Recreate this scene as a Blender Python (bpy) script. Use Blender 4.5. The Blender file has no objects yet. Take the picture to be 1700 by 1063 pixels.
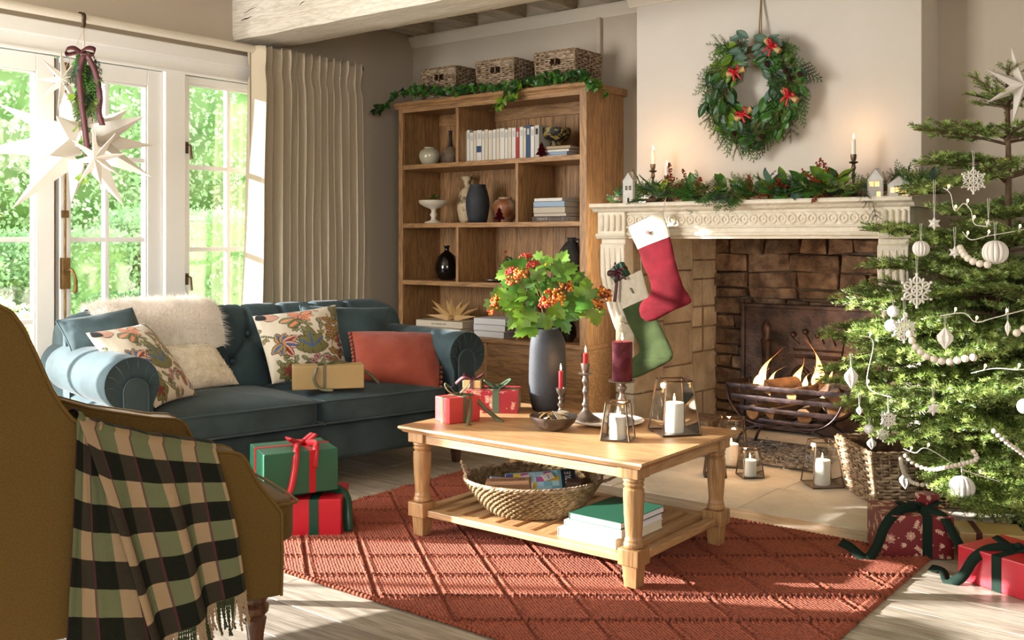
import bpy, math, random
import numpy as np
from mathutils import Vector as V, Matrix, Euler, noise
R = math.radians; PI = math.pi
rnd = random.Random(7)
sc = bpy.context.scene; COL = sc.collection
# ---------------------------------------------------------------- camera, world, sun, exposure
cam = bpy.data.cameras.new('camera'); co = bpy.data.objects.new('camera', cam); COL.objects.link(co)
co.location = (0, 0, 1.2); co.rotation_euler = (R(90), 0, R(38))
cam.sensor_width = 36; cam.lens = 36 * 1665 / 1700; cam.shift_y = -(531.5 - 398) / 1700; cam.clip_start = .05
sc.camera = co
wd = bpy.data.worlds.new('world'); sc.world = wd; wd.use_nodes = True
wn = wd.node_tree.nodes; wl = wd.node_tree.links
tcw = wn.new('ShaderNodeTexCoord'); sep = wn.new('ShaderNodeSeparateXYZ'); rmp = wn.new('ShaderNodeValToRGB')
wl.new(tcw.outputs['Generated'], sep.inputs[0]); wl.new(sep.outputs[2], rmp.inputs[0]); wl.new(rmp.outputs[0], wn['Background'].inputs[0])
rmp.color_ramp.elements[0].color = (.93, .95, .97, 1); rmp.color_ramp.elements[1].color = (.62, .76, 1, 1)
wn['Background'].inputs[1].default_value = 7
SUN_DIR = V((.825, .55, -.25)).normalized()
sl = bpy.data.lights.new('sun', 'SUN'); sl.energy = 24; sl.angle = R(.8); sl.color = (1, .96, .92)
so = bpy.data.objects.new('sun', sl); COL.objects.link(so); so.rotation_euler = SUN_DIR.to_track_quat('-Z', 'Y').to_euler(); so.location = (-9, -3, 5)
def area(name, loc, target, sx, sy, e, col=(1, 1, 1)):
    l = bpy.data.lights.new(name, 'AREA'); l.shape = 'RECTANGLE'; l.size = sx; l.size_y = sy; l.energy = e; l.color = col
    o = bpy.data.objects.new(name, l); COL.objects.link(o); o.location = loc
    o.rotation_euler = (V(target) - V(loc)).to_track_quat('-Z', 'Y').to_euler(); return o
area('window_daylight', (-5.0, .2, 1.5), (-2.2, 4.6, 1.1), 2.2, 1.8, 215, (1, .98, .95))  # added key lamp inside the room, standing in for the unseen left windows
area('window_daylight', (1.7, -1.2, 2.0), (-4.6, 3.9, 1.7), 2.2, 1.6, 92, (1, .98, .96))  # added fill lamp in the corner behind the camera, no window there
sc.view_settings.view_transform = 'Standard'; sc.view_settings.look = 'None'; sc.view_settings.gamma = 1
sc.view_settings.use_curve_mapping = False; sc.view_settings.exposure = 0.45
sc.cycles.use_denoising = True; sc.cycles.max_bounces = 8; sc.cycles.transparent_max_bounces = 24
sc.cycles.caustics_reflective = False; sc.cycles.caustics_refractive = False; sc.cycles.sample_clamp_indirect = 6
# ---------------------------------------------------------------- points in the room
S38, C38, F = math.sin(R(38)), math.cos(R(38)), 1665.0
def ray(px): a = (px - 850) / F; return (-S38 + a * C38, C38 + a * S38)
def on(px, py, z=0.0):          # point at height z
    t = (1.2 - z) * F / (py - 398); x, y = ray(px); return V((x * t, y * t, z))
def onY(px, py, Y):
    x, y = ray(px); t = Y / y; return V((x * t, Y, 1.2 + (398 - py) / F * t))
def onX(px, py, X):
    x, y = ray(px); t = X / x; return V((X, y * t, 1.2 + (398 - py) / F * t))
def at(px, py, t):              # point at depth t
    x, y = ray(px); return V((x * t, y * t, 1.2 + (398 - py) / F * t))
# ---------------------------------------------------------------- materials
MT = {}
def nodes(name):
    m = bpy.data.materials.new(name); m.use_nodes = True; MT[name] = m
    return m, m.node_tree.nodes, m.node_tree.links, m.node_tree.nodes['Principled BSDF']
def c4(c): return (c[0], c[1], c[2], 1)
def hexc(h):
    f = lambda v: v / 12.92 if v <= .04045 else ((v + .055) / 1.055) ** 2.4
    return tuple(f(int(h[i:i + 2], 16) / 255) for i in (0, 2, 4))
def mat(name, col, rough=.6, metal=0, col2=None, ns=8, det=4, bump=0, bs=60, sheen=0, coat=0, emit=0, bd=.01, vec='Object', stretch=(1, 1, 1), rand=0, trans=0, lo=.35, hi=.65, sub=0):
    m, n, l, b = nodes(name)
    if isinstance(col, str): col = hexc(col)
    if isinstance(col2, str): col2 = hexc(col2)
    b.inputs['Base Color'].default_value = c4(col); b.inputs['Roughness'].default_value = rough; b.inputs['Metallic'].default_value = metal
    tc = n.new('ShaderNodeTexCoord'); mp = n.new('ShaderNodeMapping'); mp.inputs['Scale'].default_value = stretch
    oi = n.new('ShaderNodeObjectInfo'); va = n.new('ShaderNodeVectorMath'); va.operation = 'ADD'
    sm = n.new('ShaderNodeMath'); sm.operation = 'MULTIPLY'; sm.inputs[1].default_value = 17.
    l.new(oi.outputs['Random'], sm.inputs[0]); l.new(tc.outputs[vec], va.inputs[0]); l.new(sm.outputs[0], va.inputs[1]); l.new(va.outputs[0], mp.inputs[0])
    if col2:
        t = n.new('ShaderNodeTexNoise'); t.inputs['Scale'].default_value = ns; t.inputs['Detail'].default_value = det
        rp = n.new('ShaderNodeValToRGB'); rp.color_ramp.elements[0].color = c4(col); rp.color_ramp.elements[1].color = c4(col2)
        rp.color_ramp.elements[0].position = lo; rp.color_ramp.elements[1].position = hi
        l.new(mp.outputs[0], t.inputs['Vector']); l.new(t.outputs['Fac'], rp.inputs[0]); src = rp.outputs[0]
        if rand:
            hs = n.new('ShaderNodeHueSaturation'); mr = n.new('ShaderNodeMapRange'); mr.inputs[3].default_value = 1 - rand; mr.inputs[4].default_value = 1 + rand
            l.new(oi.outputs['Random'], mr.inputs[0]); l.new(mr.outputs[0], hs.inputs['Value']); l.new(src, hs.inputs['Color']); src = hs.outputs[0]
        l.new(src, b.inputs['Base Color'])
    if bump:
        t2 = n.new('ShaderNodeTexNoise'); t2.inputs['Scale'].default_value = bs; t2.inputs['Detail'].default_value = 5
        bp = n.new('ShaderNodeBump'); bp.inputs['Strength'].default_value = bump; bp.inputs['Distance'].default_value = bd
        l.new(mp.outputs[0], t2.inputs['Vector']); l.new(t2.outputs['Fac'], bp.inputs['Height']); l.new(bp.outputs[0], b.inputs['Normal'])
    if rough >= .8: b.inputs['Specular IOR Level'].default_value = .18
    if sheen: b.inputs['Sheen Weight'].default_value = sheen; b.inputs['Sheen Roughness'].default_value = .35
    if coat: b.inputs['Coat Weight'].default_value = coat
    if sub: b.inputs['Subsurface Weight'].default_value = sub; b.inputs['Subsurface Radius'].default_value = (.02, .012, .006)
    if emit: b.inputs['Emission Color'].default_value = c4(col); b.inputs['Emission Strength'].default_value = emit
    if trans: # thin leaf: translucent mixed in
        out = n['Material Output']; tr = n.new('ShaderNodeBsdfTranslucent'); mx = n.new('ShaderNodeMixShader'); mx.inputs[0].default_value = trans
        if col2: l.new(src, tr.inputs[0])
        else: tr.inputs[0].default_value = c4(col)
        l.new(b.outputs[0], mx.inputs[1]); l.new(tr.outputs[0], mx.inputs[2]); l.new(mx.outputs[0], out.inputs[0])
    return m
def wood(name, c1, c2, axis=0, s=1., rough=.5, rand=.1, bump=.25):
    m, n, l, b = nodes(name); c1, c2 = hexc(c1), hexc(c2)
    tc = n.new('ShaderNodeTexCoord'); oi = n.new('ShaderNodeObjectInfo'); sm = n.new('ShaderNodeMath'); sm.operation = 'MULTIPLY'; sm.inputs[1].default_value = 9.
    va = n.new('ShaderNodeVectorMath'); va.operation = 'ADD'; l.new(oi.outputs['Random'], sm.inputs[0]); l.new(tc.outputs['Object'], va.inputs[0]); l.new(sm.outputs[0], va.inputs[1])
    mp = n.new('ShaderNodeMapping'); st = [1., 1., 1.]; st[axis] = .09; mp.inputs['Scale'].default_value = [q * s for q in st]; l.new(va.outputs[0], mp.inputs[0])
    t = n.new('ShaderNodeTexNoise'); t.inputs['Scale'].default_value = 9; t.inputs['Detail'].default_value = 6; t.inputs['Distortion'].default_value = 1.2; l.new(mp.outputs[0], t.inputs[0])
    w = n.new('ShaderNodeMath'); w.operation = 'SINE'; w2 = n.new('ShaderNodeMath'); w2.operation = 'MULTIPLY'; w2.inputs[1].default_value = 42
    l.new(t.outputs['Fac'], w2.inputs[0]); l.new(w2.outputs[0], w.inputs[0])
    t2 = n.new('ShaderNodeTexNoise'); t2.inputs['Scale'].default_value = 120; t2.inputs['Detail'].default_value = 3; l.new(mp.outputs[0], t2.inputs[0])
    a1 = n.new('ShaderNodeMath'); a1.operation = 'MULTIPLY_ADD'; a1.inputs[1].default_value = .13; l.new(w.outputs[0], a1.inputs[0]); l.new(t2.outputs['Fac'], a1.inputs[2])
    rp = n.new('ShaderNodeValToRGB'); rp.color_ramp.elements[0].position = .25; rp.color_ramp.elements[1].position = .68
    rp.color_ramp.elements[0].color = c4(c1); rp.color_ramp.elements[1].color = c4(c2); l.new(a1.outputs[0], rp.inputs[0])
    hs = n.new('ShaderNodeHueSaturation'); mr = n.new('ShaderNodeMapRange'); mr.inputs[3].default_value = 1 - rand; mr.inputs[4].default_value = 1 + rand
    l.new(oi.outputs['Random'], mr.inputs[0]); l.new(mr.outputs[0], hs.inputs['Value']); l.new(rp.outputs[0], hs.inputs['Color']); l.new(hs.outputs[0], b.inputs['Base Color'])
    bp = n.new('ShaderNodeBump'); bp.inputs['Strength'].default_value = bump; bp.inputs['Distance'].default_value = .004; l.new(a1.outputs[0], bp.inputs['Height']); l.new(bp.outputs[0], b.inputs['Normal'])
    b.inputs['Roughness'].default_value = rough; return m
def glassmat(name, tint=(1, 1, 1), refl=.08, ior=1.45, rough=.0):
    m = bpy.data.materials.new(name); m.use_nodes = True; n = m.node_tree.nodes; l = m.node_tree.links; MT[name] = m
    n.remove(n['Principled BSDF']); g = n.new('ShaderNodeBsdfGlossy'); g.inputs['Roughness'].default_value = rough; tr = n.new('ShaderNodeBsdfTransparent'); tr.inputs[0].default_value = c4(tint)
    fr = n.new('ShaderNodeFresnel'); fr.inputs[0].default_value = ior; ad = n.new('ShaderNodeMath'); ad.operation = 'ADD'; ad.inputs[1].default_value = refl; ad.use_clamp = True
    mx = n.new('ShaderNodeMixShader'); l.new(fr.outputs[0], ad.inputs[0]); l.new(ad.outputs[0], mx.inputs[0]); l.new(tr.outputs[0], mx.inputs[1]); l.new(g.outputs[0], mx.inputs[2]); l.new(mx.outputs[0], n['Material Output'].inputs[0]); return m
def attrmat(name, rough=.75, bump=.25, bs=260, sheen=0, stretch=(1, 1, 1)):
    m, n, l, b = nodes(name); a = n.new('ShaderNodeAttribute'); a.attribute_name = 'print'; l.new(a.outputs['Color'], b.inputs['Base Color']); b.inputs['Roughness'].default_value = rough
    t2 = n.new('ShaderNodeTexNoise'); t2.inputs['Scale'].default_value = bs; bp = n.new('ShaderNodeBump'); bp.inputs['Strength'].default_value = bump; bp.inputs['Distance'].default_value = .003
    tc = n.new('ShaderNodeTexCoord'); l.new(tc.outputs['Object'], t2.inputs[0]); l.new(t2.outputs['Fac'], bp.inputs['Height']); l.new(bp.outputs[0], b.inputs['Normal'])
    if sheen: b.inputs['Sheen Weight'].default_value = sheen
    return m
# ---------------------------------------------------------------- mesh builder
class MB:
    def __init__(s): s.v = []; s.f = []; s.m = []; s.k = 0
    def add(s, vs, fs, T=None):
        o = len(s.v)
        s.v += [tuple(T @ V(p)) for p in vs] if T is not None else [tuple(p) for p in vs]
        s.f += [tuple(i + o for i in f) for f in fs]; s.m += [s.k] * len(fs); return s
    def box(s, a, b, T=None):
        x0, y0, z0 = a; x1, y1, z1 = b
        return s.add([(x0, y0, z0), (x1, y0, z0), (x1, y1, z0), (x0, y1, z0), (x0, y0, z1), (x1, y0, z1), (x1, y1, z1), (x0, y1, z1)],
                     [(0, 3, 2, 1), (4, 5, 6, 7), (0, 1, 5, 4), (1, 2, 6, 5), (2, 3, 7, 6), (3, 0, 4, 7)], T)
    def frustum(s, b, t, z0, z1, c=(0, 0)):
        x, y = c
        vs = [(x + sx * q[0] / 2, y + sy * q[1] / 2, z) for q, z in ((b, z0), (t, z1)) for sx, sy in ((-1, -1), (1, -1), (1, 1), (-1, 1))]
        return s.add(vs, [(0, 3, 2, 1), (4, 5, 6, 7), (0, 1, 5, 4), (1, 2, 6, 5), (2, 3, 7, 6), (3, 0, 4, 7)])
    def tube(s, pts, r, n=6, caps=True, T=None):
        pts = [V(p) for p in pts]; rs = r if isinstance(r, (list, tuple)) else [r] * len(pts)
        vs = []; fs = []; up = V((0, 0, 1)); pu = None
        for i, p in enumerate(pts):
            d = (pts[min(i + 1, len(pts) - 1)] - pts[max(i - 1, 0)])
            if d.length < 1e-9: d = V((0, 0, 1))
            d.normalize()
            if pu is None: pu = d.cross(up) if abs(d.z) < .95 else d.cross(V((1, 0, 0)))
            a = (pu - d * pu.dot(d)); a = a.normalized() if a.length > 1e-6 else d.orthogonal().normalized(); pu = a; b = d.cross(a)
            for k in range(n):
                q = 2 * PI * k / n; vs.append(p + (a * math.cos(q) + b * math.sin(q)) * rs[i])
        for i in range(len(pts) - 1):
            for k in range(n):
                k2 = (k + 1) % n; fs.append((i * n + k, i * n + k2, (i + 1) * n + k2, (i + 1) * n + k))
        if caps: fs.append(tuple(range(n - 1, -1, -1))); fs.append(tuple(range((len(pts) - 1) * n, len(pts) * n)))
        return s.add(vs, fs, T)
    def lathe(s, prof, n=24, T=None, caps=True):
        vs = []; fs = []
        for r, z in prof:
            for k in range(n): q = 2 * PI * k / n; vs.append((r * math.cos(q), r * math.sin(q), z))
        for i in range(len(prof) - 1):
            for k in range(n):
                k2 = (k + 1) % n; fs.append((i * n + k, i * n + k2, (i + 1) * n + k2, (i + 1) * n + k))
        if caps: fs.append(tuple(range(n - 1, -1, -1))); fs.append(tuple(range((len(prof) - 1) * n, len(prof) * n)))
        return s.add(vs, fs, T)
    def prism(s, poly, a, b, axis=1, T=None):   # poly in the two other axes
        n = len(poly)
        def P(u, w, h): return {0: (h, u, w), 1: (u, h, w), 2: (u, w, h)}[axis]
        vs = [P(u, w, a) for u, w in poly] + [P(u, w, b) for u, w in poly]
        fs = [tuple(range(n)), tuple(range(2 * n - 1, n - 1, -1))] + [(i, i + n, (i + 1) % n + n, (i + 1) % n) for i in range(n)]
        return s.add(vs, fs, T)
    def grid(s, nu, nv, fn, T=None, closeu=False):
        vs = [fn(i / (nu if closeu else nu - 1), j / (nv - 1)) for j in range(nv) for i in range(nu)]; fs = []
        for j in range(nv - 1):
            for i in range(nu if closeu else nu - 1):
                i2 = (i + 1) % nu; fs.append((j * nu + i, j * nu + i2, (j + 1) * nu + i2, (j + 1) * nu + i))
        return s.add(vs, fs, T)
    def ball(s, c, r, n=8, m=6, sc_=(1, 1, 1)):
        c = V(c); pr = [(max(1e-4, math.sin(PI * i / m)) * r, -math.cos(PI * i / m) * r) for i in range(m + 1)]
        return s.lathe(pr, n, Matrix.Translation(c) @ Matrix.Diagonal((*sc_, 1)), caps=False)
    def strip(s, pts, wd_, w, th=0):      # ribbon: centre points, width direction(s), width
        pts = [V(p) for p in pts]; ws = wd_ if isinstance(wd_, list) else [V(wd_)] * len(pts); vs = []
        for p, q in zip(pts, ws): q = V(q).normalized() * w / 2; vs += [p - q, p + q]
        return s.add(vs, [(2 * i, 2 * i + 1, 2 * i + 3, 2 * i + 2) for i in range(len(pts) - 1)])
def mesh(name, mb, mats, smooth=35):
    me = bpy.data.meshes.new(name); me.from_pydata(mb.v, [], mb.f)
    for m in (mats if isinstance(mats, (list, tuple)) else [mats]): me.materials.append(MT[m] if isinstance(m, str) else m)
    if len(me.materials) > 1: me.polygons.foreach_set('material_index', mb.m)
    if smooth:
        me.polygons.foreach_set('use_smooth', [True] * len(me.polygons))
        me.update(); me.set_sharp_from_angle(angle=R(smooth))
    me.update(); return me
def link(name, data, parent=None, loc=None, rot=None, label=None, cat=None, group=None, kind=None):
    o = bpy.data.objects.new(name, data); COL.objects.link(o)
    if loc is not None: o.location = loc
    if rot is not None: o.rotation_euler = rot if hasattr(rot, '__len__') else (0, 0, rot)
    if parent is not None: o.parent = parent
    if label: o['label'] = label
    if cat: o['category'] = cat
    if group: o['group'] = group
    if kind: o['kind'] = kind
    return o
def ob(name, mb, mats, parent=None, bev=0, sub=0, smooth=35, solid=0, **k):
    o = link(name, mesh(name, mb, mats, smooth), parent, **k)
    if solid: md = o.modifiers.new('solid', 'SOLIDIFY'); md.thickness = solid; md.offset = 0
    if bev: md = o.modifiers.new('bevel', 'BEVEL'); md.width = bev; md.segments = 2; md.limit_method = 'ANGLE'; md.angle_limit = R(35)
    if sub: md = o.modifiers.new('sub', 'SUBSURF'); md.levels = sub; md.render_levels = sub
    return o
def thing(name, label, cat, loc=(0, 0, 0), rot=0, group=None): return link(name, None, None, loc, rot, label, cat, group)
def struct(name, mb, mats, **k): o = ob(name, mb, mats, **k); o['kind'] = 'structure'; return o
def kids(o): return [c for c in bpy.data.objects if c.parent == o]
def dup(o, loc, rot=None, label=None, group=None, scale=None):
    r = o.copy(); COL.objects.link(r); r.location = loc
    if rot is not None: r.rotation_euler = rot if hasattr(rot, '__len__') else (0, 0, rot)
    if label: r['label'] = label
    if group: r['group'] = group
    if scale: r.scale = scale if hasattr(scale, '__len__') else (scale,) * 3
    for ch in kids(o):
        c = ch.copy(); COL.objects.link(c); c.parent = r
        for g in kids(ch): d = g.copy(); COL.objects.link(d); d.parent = c
    return r
def letters(c, par, loc, rot):
    o = bpy.data.objects.new('tmp', c); COL.objects.link(o); bpy.context.view_layer.update()
    me = bpy.data.meshes.new_from_object(o); bpy.data.objects.remove(o); return link('lettering', me, par, loc=loc, rot=rot)
def arc(c, r, a0, a1, n, ax=0):
    out = []
    for i in range(n + 1):
        q = a0 + (a1 - a0) * i / n; out.append((c[0] + r * math.cos(q), c[1] + r * math.sin(q)))
    return out
def catmull(pts, k=6):
    pts = [V(p) for p in pts]; out = []
    for i in range(len(pts) - 1):
        p0 = pts[max(i - 1, 0)]; p1 = pts[i]; p2 = pts[i + 1]; p3 = pts[min(i + 2, len(pts) - 1)]
        for j in range(k):
            t = j / k; out.append(.5 * ((2 * p1) + (p2 - p0) * t + (2 * p0 - 5 * p1 + 4 * p2 - p3) * t * t + (3 * p1 - p0 - 3 * p2 + p3) * t ** 3))
    out.append(pts[-1]); return out
def fbm(x, y, z=0, s=1.): return noise.noise(V((x * s, y * s, z * s)))
# ---- palette
mat('wall_paint', 'c2b6a5', .9, col2='bcb09f', ns=1.5, bump=.06, bs=120)
mat('breast_paint', 'd8d0c6', .9, col2='d1c8bc', ns=1.5, bump=.05, bs=120)
mat('ceiling_paint', 'd8cdb9', .9, bump=.08, bs=60)
mat('trim_paint', 'd8cfbf', .6)
mat('white_paint', 'eceae6', .35, bump=.02, bs=40)
wood('washed_wood', 'beb4a3', 'dad2c4', 0, 1.4, .8, .05, .5)
wood('washed_joist', 'a29783', 'c6bba6', 1, 1.4, .8, .08, .5)
wood('shelf_oak_x', '79593a', 'ab8256', 0, 1.3, .45, .08)
wood('shelf_oak_z', '79593a', 'ab8256', 2, 1.3, .45, .08)
wood('shelf_oak_y', '79593a', 'ab8256', 1, 1.3, .45, .08)
wood('table_oak_x', '98734c', 'b69064', 0, 1.2, .42, .04)
wood('table_oak_y', '98734c', 'b69064', 1, 1.2, .42, .06)
wood('table_oak_z', '8f6b44', 'b0895b', 2, 1.2, .42, .04)
wood('floor_plank', '847a6b', 'b2a899', 0, .8, .42, .1)
wood('dark_leg', '3c2418', '5d3a27', 2, 1, .35)
mat('hearth_stone', 'c8bfae', .7, col2='dfd7c8', ns=5, det=8, bump=.35, bs=25, rand=.05)
mat('limestone', 'e8dfcd', .85, col2='dbd0ba', ns=9, det=8, bump=.6, bs=55)
mat('jamb_stone', '968972', .9, col2='b4a78f', ns=6, det=8, bump=.8, bs=30, bd=.02, rand=.12)
mat('fire_brick', '574538', .95, col2='8c765f', ns=11, det=8, bump=1, bs=30, bd=.03, rand=.3)
mat('mortar', '86745f', .95, bump=1, bs=40, bd=.02)
mat('iron', '2d2522', .45, .6, col2='54423a', ns=12, bump=.4, bs=60)
mat('grate_iron', '2c2425', .38, .7, col2='4a3b3a', ns=20, bump=.2, bs=80)
mat('velvet_teal', '313f43', .8, col2='435459', ns=5, sheen=.12, bump=.15, bs=500)
mat('velvet_teal_light', '36464a', .8, col2='415256', ns=5, sheen=.3, bump=.15, bs=500)
mat('velvet_gold', '58421c', .8, col2='644c22', ns=220, sheen=.1, bump=.35, bs=420)
mat('velvet_gold_piping', '654c22', .8, sheen=.1)
mat('terracotta', '924636', .9, col2='9e5140', ns=12, sheen=.2, bump=.5, bs=300)
mat('cream_weave', 'd8ccb6', .95, col2='e6dccb', ns=30, bump=.8, bs=90)
mat('fur_white', 'efe8df', .9, col2='cfa898', ns=4.5, lo=.60, hi=.72, sheen=.2)
mat('curtain_linen', 'c6b89f', .95, col2='cfc2ab', ns=2, bump=.4, bs=350, stretch=(1, 1, .3))
mat('curtain_lining', '8f836f', .95)
mat('bronze', '5a4a3c', .35, .9, col2='74604e', ns=15)
mat('brass', '6d5433', .45, .8, col2='8d7046', ns=20)
mat('pewter', '6b6058', .38, .85, col2='857a70', ns=15, bump=.1, bs=40)
mat('black_ceramic', '23262b', .7, col2='34383e', ns=6, bump=.15, bs=90)
mat('gloss_black', '0d0a09', .08, coat=.6)
mat('rough_black', '1c1918', .75, col2='352f2b', ns=10, bump=.8, bs=60)
mat('celadon', 'a9a287', .18, col2='c4bda3', ns=7, coat=.5)
mat('speckled', '5c4a39', .5, col2='8d7a63', ns=16, det=8, bump=.5, bs=60)
mat('gold_crackle', '17140f', .55, col2='8d7a3f', ns=34, det=6, lo=.5, hi=.58, bump=.9, bs=40)
mat('cream_ceramic', 'dcd2c0', .45, col2='cfc3ad', ns=9, bump=.15, bs=30)
mat('rust_glaze', 'a8967c', .4, col2='8a5430', ns=6, lo=.5, hi=.62)
mat('stone_vase', 'cbb694', .5, col2='6d563c', ns=14, det=8, lo=.5, hi=.62, bump=.6, bs=30)
mat('wicker', '776049', .8, col2='c8b295', ns=30, rand=.05, bump=.4, bs=150)
mat('wicker_dark', '66503a', .8, col2='ab9373', ns=45, bump=.4, bs=150)
mat('seagrass', '665339', .85, col2='a08a65', ns=60, bump=.5, bs=200)
mat('wax_white', 'f6efe2', .5, sub=.3)
mat('wax_red', 'a3101c', .35, sub=.15)
mat('wax_burgundy', '3f1119', .8, col2='63303a', ns=18, det=10, lo=.45, hi=.7)
mat('wick', '1a1512', .9)
mat('flame', (1., .62, .22), .5, emit=14)
mat('window_glow', (1., .50, .18), .5, emit=1.6)
mat('paper_gold', '9c8150', .4, col2='a88e5c', ns=4, bump=.12, bs=16)
mat('paper_kraft', 'c09a63', .6, bump=.1, bs=20)
mat('paper_green', '1f5a41', .4, col2='246349', ns=3, bump=.12, bs=14)
mat('paper_red', 'b01526', .38, col2='bb1c2c', ns=3, bump=.15, bs=14)
mat('paper_coral', 'bb3134', .45, col2='c53d3d', ns=3, bump=.2, bs=18)
mat('ribbon_red', 'b40d1c', .35)
mat('ribbon_green', '0b4030', .35)
mat('ribbon_olive', '5b593e', .4)
mat('ribbon_sage', '52634b', .45)
mat('ribbon_burgundy', '43050f', .6)
mat('velvet_ribbon', '14261e', .85)
mat('felt_red', '4d0a12', .95, col2='5f101a', ns=10, bump=.3, bs=200)
mat('felt_green', '343f24', .95, col2='424e2d', ns=10, bump=.3, bs=200)
mat('linen_cuff', 'bfb39d', .95, col2='c9beaa', ns=40, bump=.5, bs=250)
mat('star_paper', 'e6dfd5', .75, trans=.25)
mat('ornament_white', 'e6e2da', .75, bump=.1, bs=60)
mat('bead', 'ddd2c2', .6, bump=.05)
mat('glitter_ball', 'd9d6d0', .7, col2='ffffff', ns=90, bump=.8, bs=150)
mat('twine', '9a7c55', .9); mat('white_thread', 'd9d4ca', .8)
mat('bark', '5a4434', .9, col2='7b6450', ns=20, bump=.8, bs=50)
mat('needle_dark', '546b30', .42, trans=.2, col2='718c42', ns=3)
mat('needle_fresh', '92a94e', .4, trans=.3, col2='bccc7c', ns=3)
mat('needle_blue', '3c5a4a', .5, trans=.15, col2='54735f', ns=3)
mat('leaf_dark', '1f4018', .35, trans=.2, col2='2f5820', ns=8)
mat('leaf_mid', '3a6c24', .35, trans=.3, col2='568a36', ns=8)
mat('leaf_lime', '93b13a', .35, trans=.45, col2='5f8a28', ns=8)
mat('leaf_grey', '4b6a5a', .5, trans=.2, col2='63806c', ns=6)
mat('vib_leaf', '72982e', .4, trans=.3, col2='456c20', ns=9, rand=.3)
mat('berry_red', 'b0301f', .3, coat=.4); mat('berry_orange', 'cf7d20', .3, coat=.4); mat('berry_dark', '641a12', .3)
mat('seed_brown', '8c4027', .9); mat('cone', '3d291c', .9, bump=.5, bs=60)
mat('stem_brown', '7a5a40', .8)
mat('page', 'e4dac6', .9, col2='d2c7b0', ns=60, stretch=(1, 1, 12)); mat('page_white', 'e2e2e6', .85)
mat('log_bark', '43332a', .95, col2='6e5a48', ns=14, bump=1, bs=30); mat('log_end', '94704a', .9, col2='6e4c2e', ns=20)
mat('ash', '4b4641', 1, col2='a49c92', ns=25, det=8, bump=1, bs=40)
mat('ash_flake', 'b0aba3', 1); mat('ceramic_house', 'd9d6d0', .6, col2='c9c5be', ns=15, bump=.15, bs=60); mat('ceramic_roof', '9a948c', .6, col2='847d75', ns=20)
mat('plate_white', 'd8d3ca', .3); mat('bowl_glaze', '2a211c', .3, col2='4d4037', ns=14, bump=.5, bs=40)
mat('plastic_white', 'dedbd2', .4)
mat('hedge_leaf', '7f9e68', .6, trans=.45, col2='a8c48c', ns=2.5, bump=0)
mat('tree_leaf', '93b078', .6, trans=.45, col2='bcd0a4', ns=2.5)
mat('lime_leaf', 'aec078', .6, trans=.45, col2='d2dca4', ns=2.5)
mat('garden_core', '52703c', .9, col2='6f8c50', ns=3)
mat('lawn', 'a3bf72', .9, col2='bfd28c', ns=3, bump=.8, bs=60)
glassmat('window_glass', refl=.05); glassmat('lantern_glass', (.98, .99, .98), refl=.03); 
# ================================================================ THE ROOM
XW, YB, YC = -5.34, 5.6, 5.3        # left wall, back wall, chimney breast
fl_ = MB().box((-5.6, -2.6, -.12), (2.2, 4.15, -.012)).box((-5.6, 4.15, -.12), (-3.3, 6.2, -.012)).box((-3.3, 4.15, -.12), (2.2, 6.2, -.012))
floor = struct('floor', fl_, 'floor_plank', smooth=0)
k = 0; y = 4.148
def planks(y0, y1, x0, x1):
    x = x0 - rnd.uniform(0, 1.2)
    while x < x1:
        L = rnd.uniform(1.3, 2.2); a, b = max(x, x0), min(x + L, x1)
        if b - a > .05:
            m = MB().box((a + .0012, y0 + .0012, -.02), (b - .0012, y1 - .0012, rnd.uniform(-.0012, .0)))
            ob('plank', m, 'floor_plank', floor, smooth=0, bev=.0015)
        x += L
while y > -.2: planks(y - .2, y, -5.34, 1.6); y -= .2
y = 4.148
while y < 5.5: planks(y, y + .2, -5.34, -3.31); y += .2
ys = [4.15, 4.62, 5.12, 5.6, 6.0]
for j in range(4):
    x = -3.3; 
    while x < .6:
        w = rnd.uniform(.5, .85); 
        
        a, b = x + .003, min(x + w, .6) - .003; s1 = rnd.uniform(-.02, .02)
        m = MB().prism([(a, ys[j] + .003), (b, ys[j] + .003), (b + s1, ys[j + 1] - .003), (a, ys[j + 1] - .003)], -.03, rnd.uniform(-.002, .001), axis=2)
        ob('stone_slab', m, 'hearth_stone', floor, smooth=0, bev=.003); x += w
# back wall, chimney breast with the fire opening
struct('wall_back', MB().box((-5.6, YB, 0), (-3.1, YB + .2, 2.9)).box((-1.6, YB, 0), (2.2, YB + .2, 2.9)), 'wall_paint', smooth=0)
struct('wall_chimney_breast', MB().box((-3.174, YC, 0), (-3.075, YB + .1, 1.3)).box((-1.6, YC, 0), (-1.498, YB + .1, 1.3)).box((-3.174, YC, 1.3), (-1.498, YB + .1, 2.9)), 'breast_paint', smooth=0, bev=.004)
fb = struct('wall_firebox', MB().box((-3.3, 6.03, -.1), (-1.4, 6.2, 1.7)).prism([(-3.165, 5.32), (-3.062, 5.32), (-3.0, 6.03), (-3.165, 6.03)], -.1, 1.28, axis=2).prism([(-3.165, 5.1), (-3.08, 5.1), (-3.06, 5.32), (-3.165, 5.32)], -.1, 1.2, axis=2).box((-1.59, 5.34, -.1), (-1.51, 6.03, 1.29)).box((-3.16, 5.82, -.1), (-3.0, 6.1, 1.7)).box((-1.59, 5.82, -.1), (-1.4, 6.1, 1.7)).box((-3.0, 5.5, 1.58), (-1.5, 6.1, 1.65)), 'mortar', smooth=0)
def stone(nm, a, b, m, par, T=None, j=.008):
    """one rough stone: a box with its corners knocked about"""
    q = MB().box(a, b, T); q.v = [tuple(c + rnd.uniform(-j, j) for c in p) for p in q.v]
    return ob(nm, q, m, par, smooth=0, bev=.007)
z = 0
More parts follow.
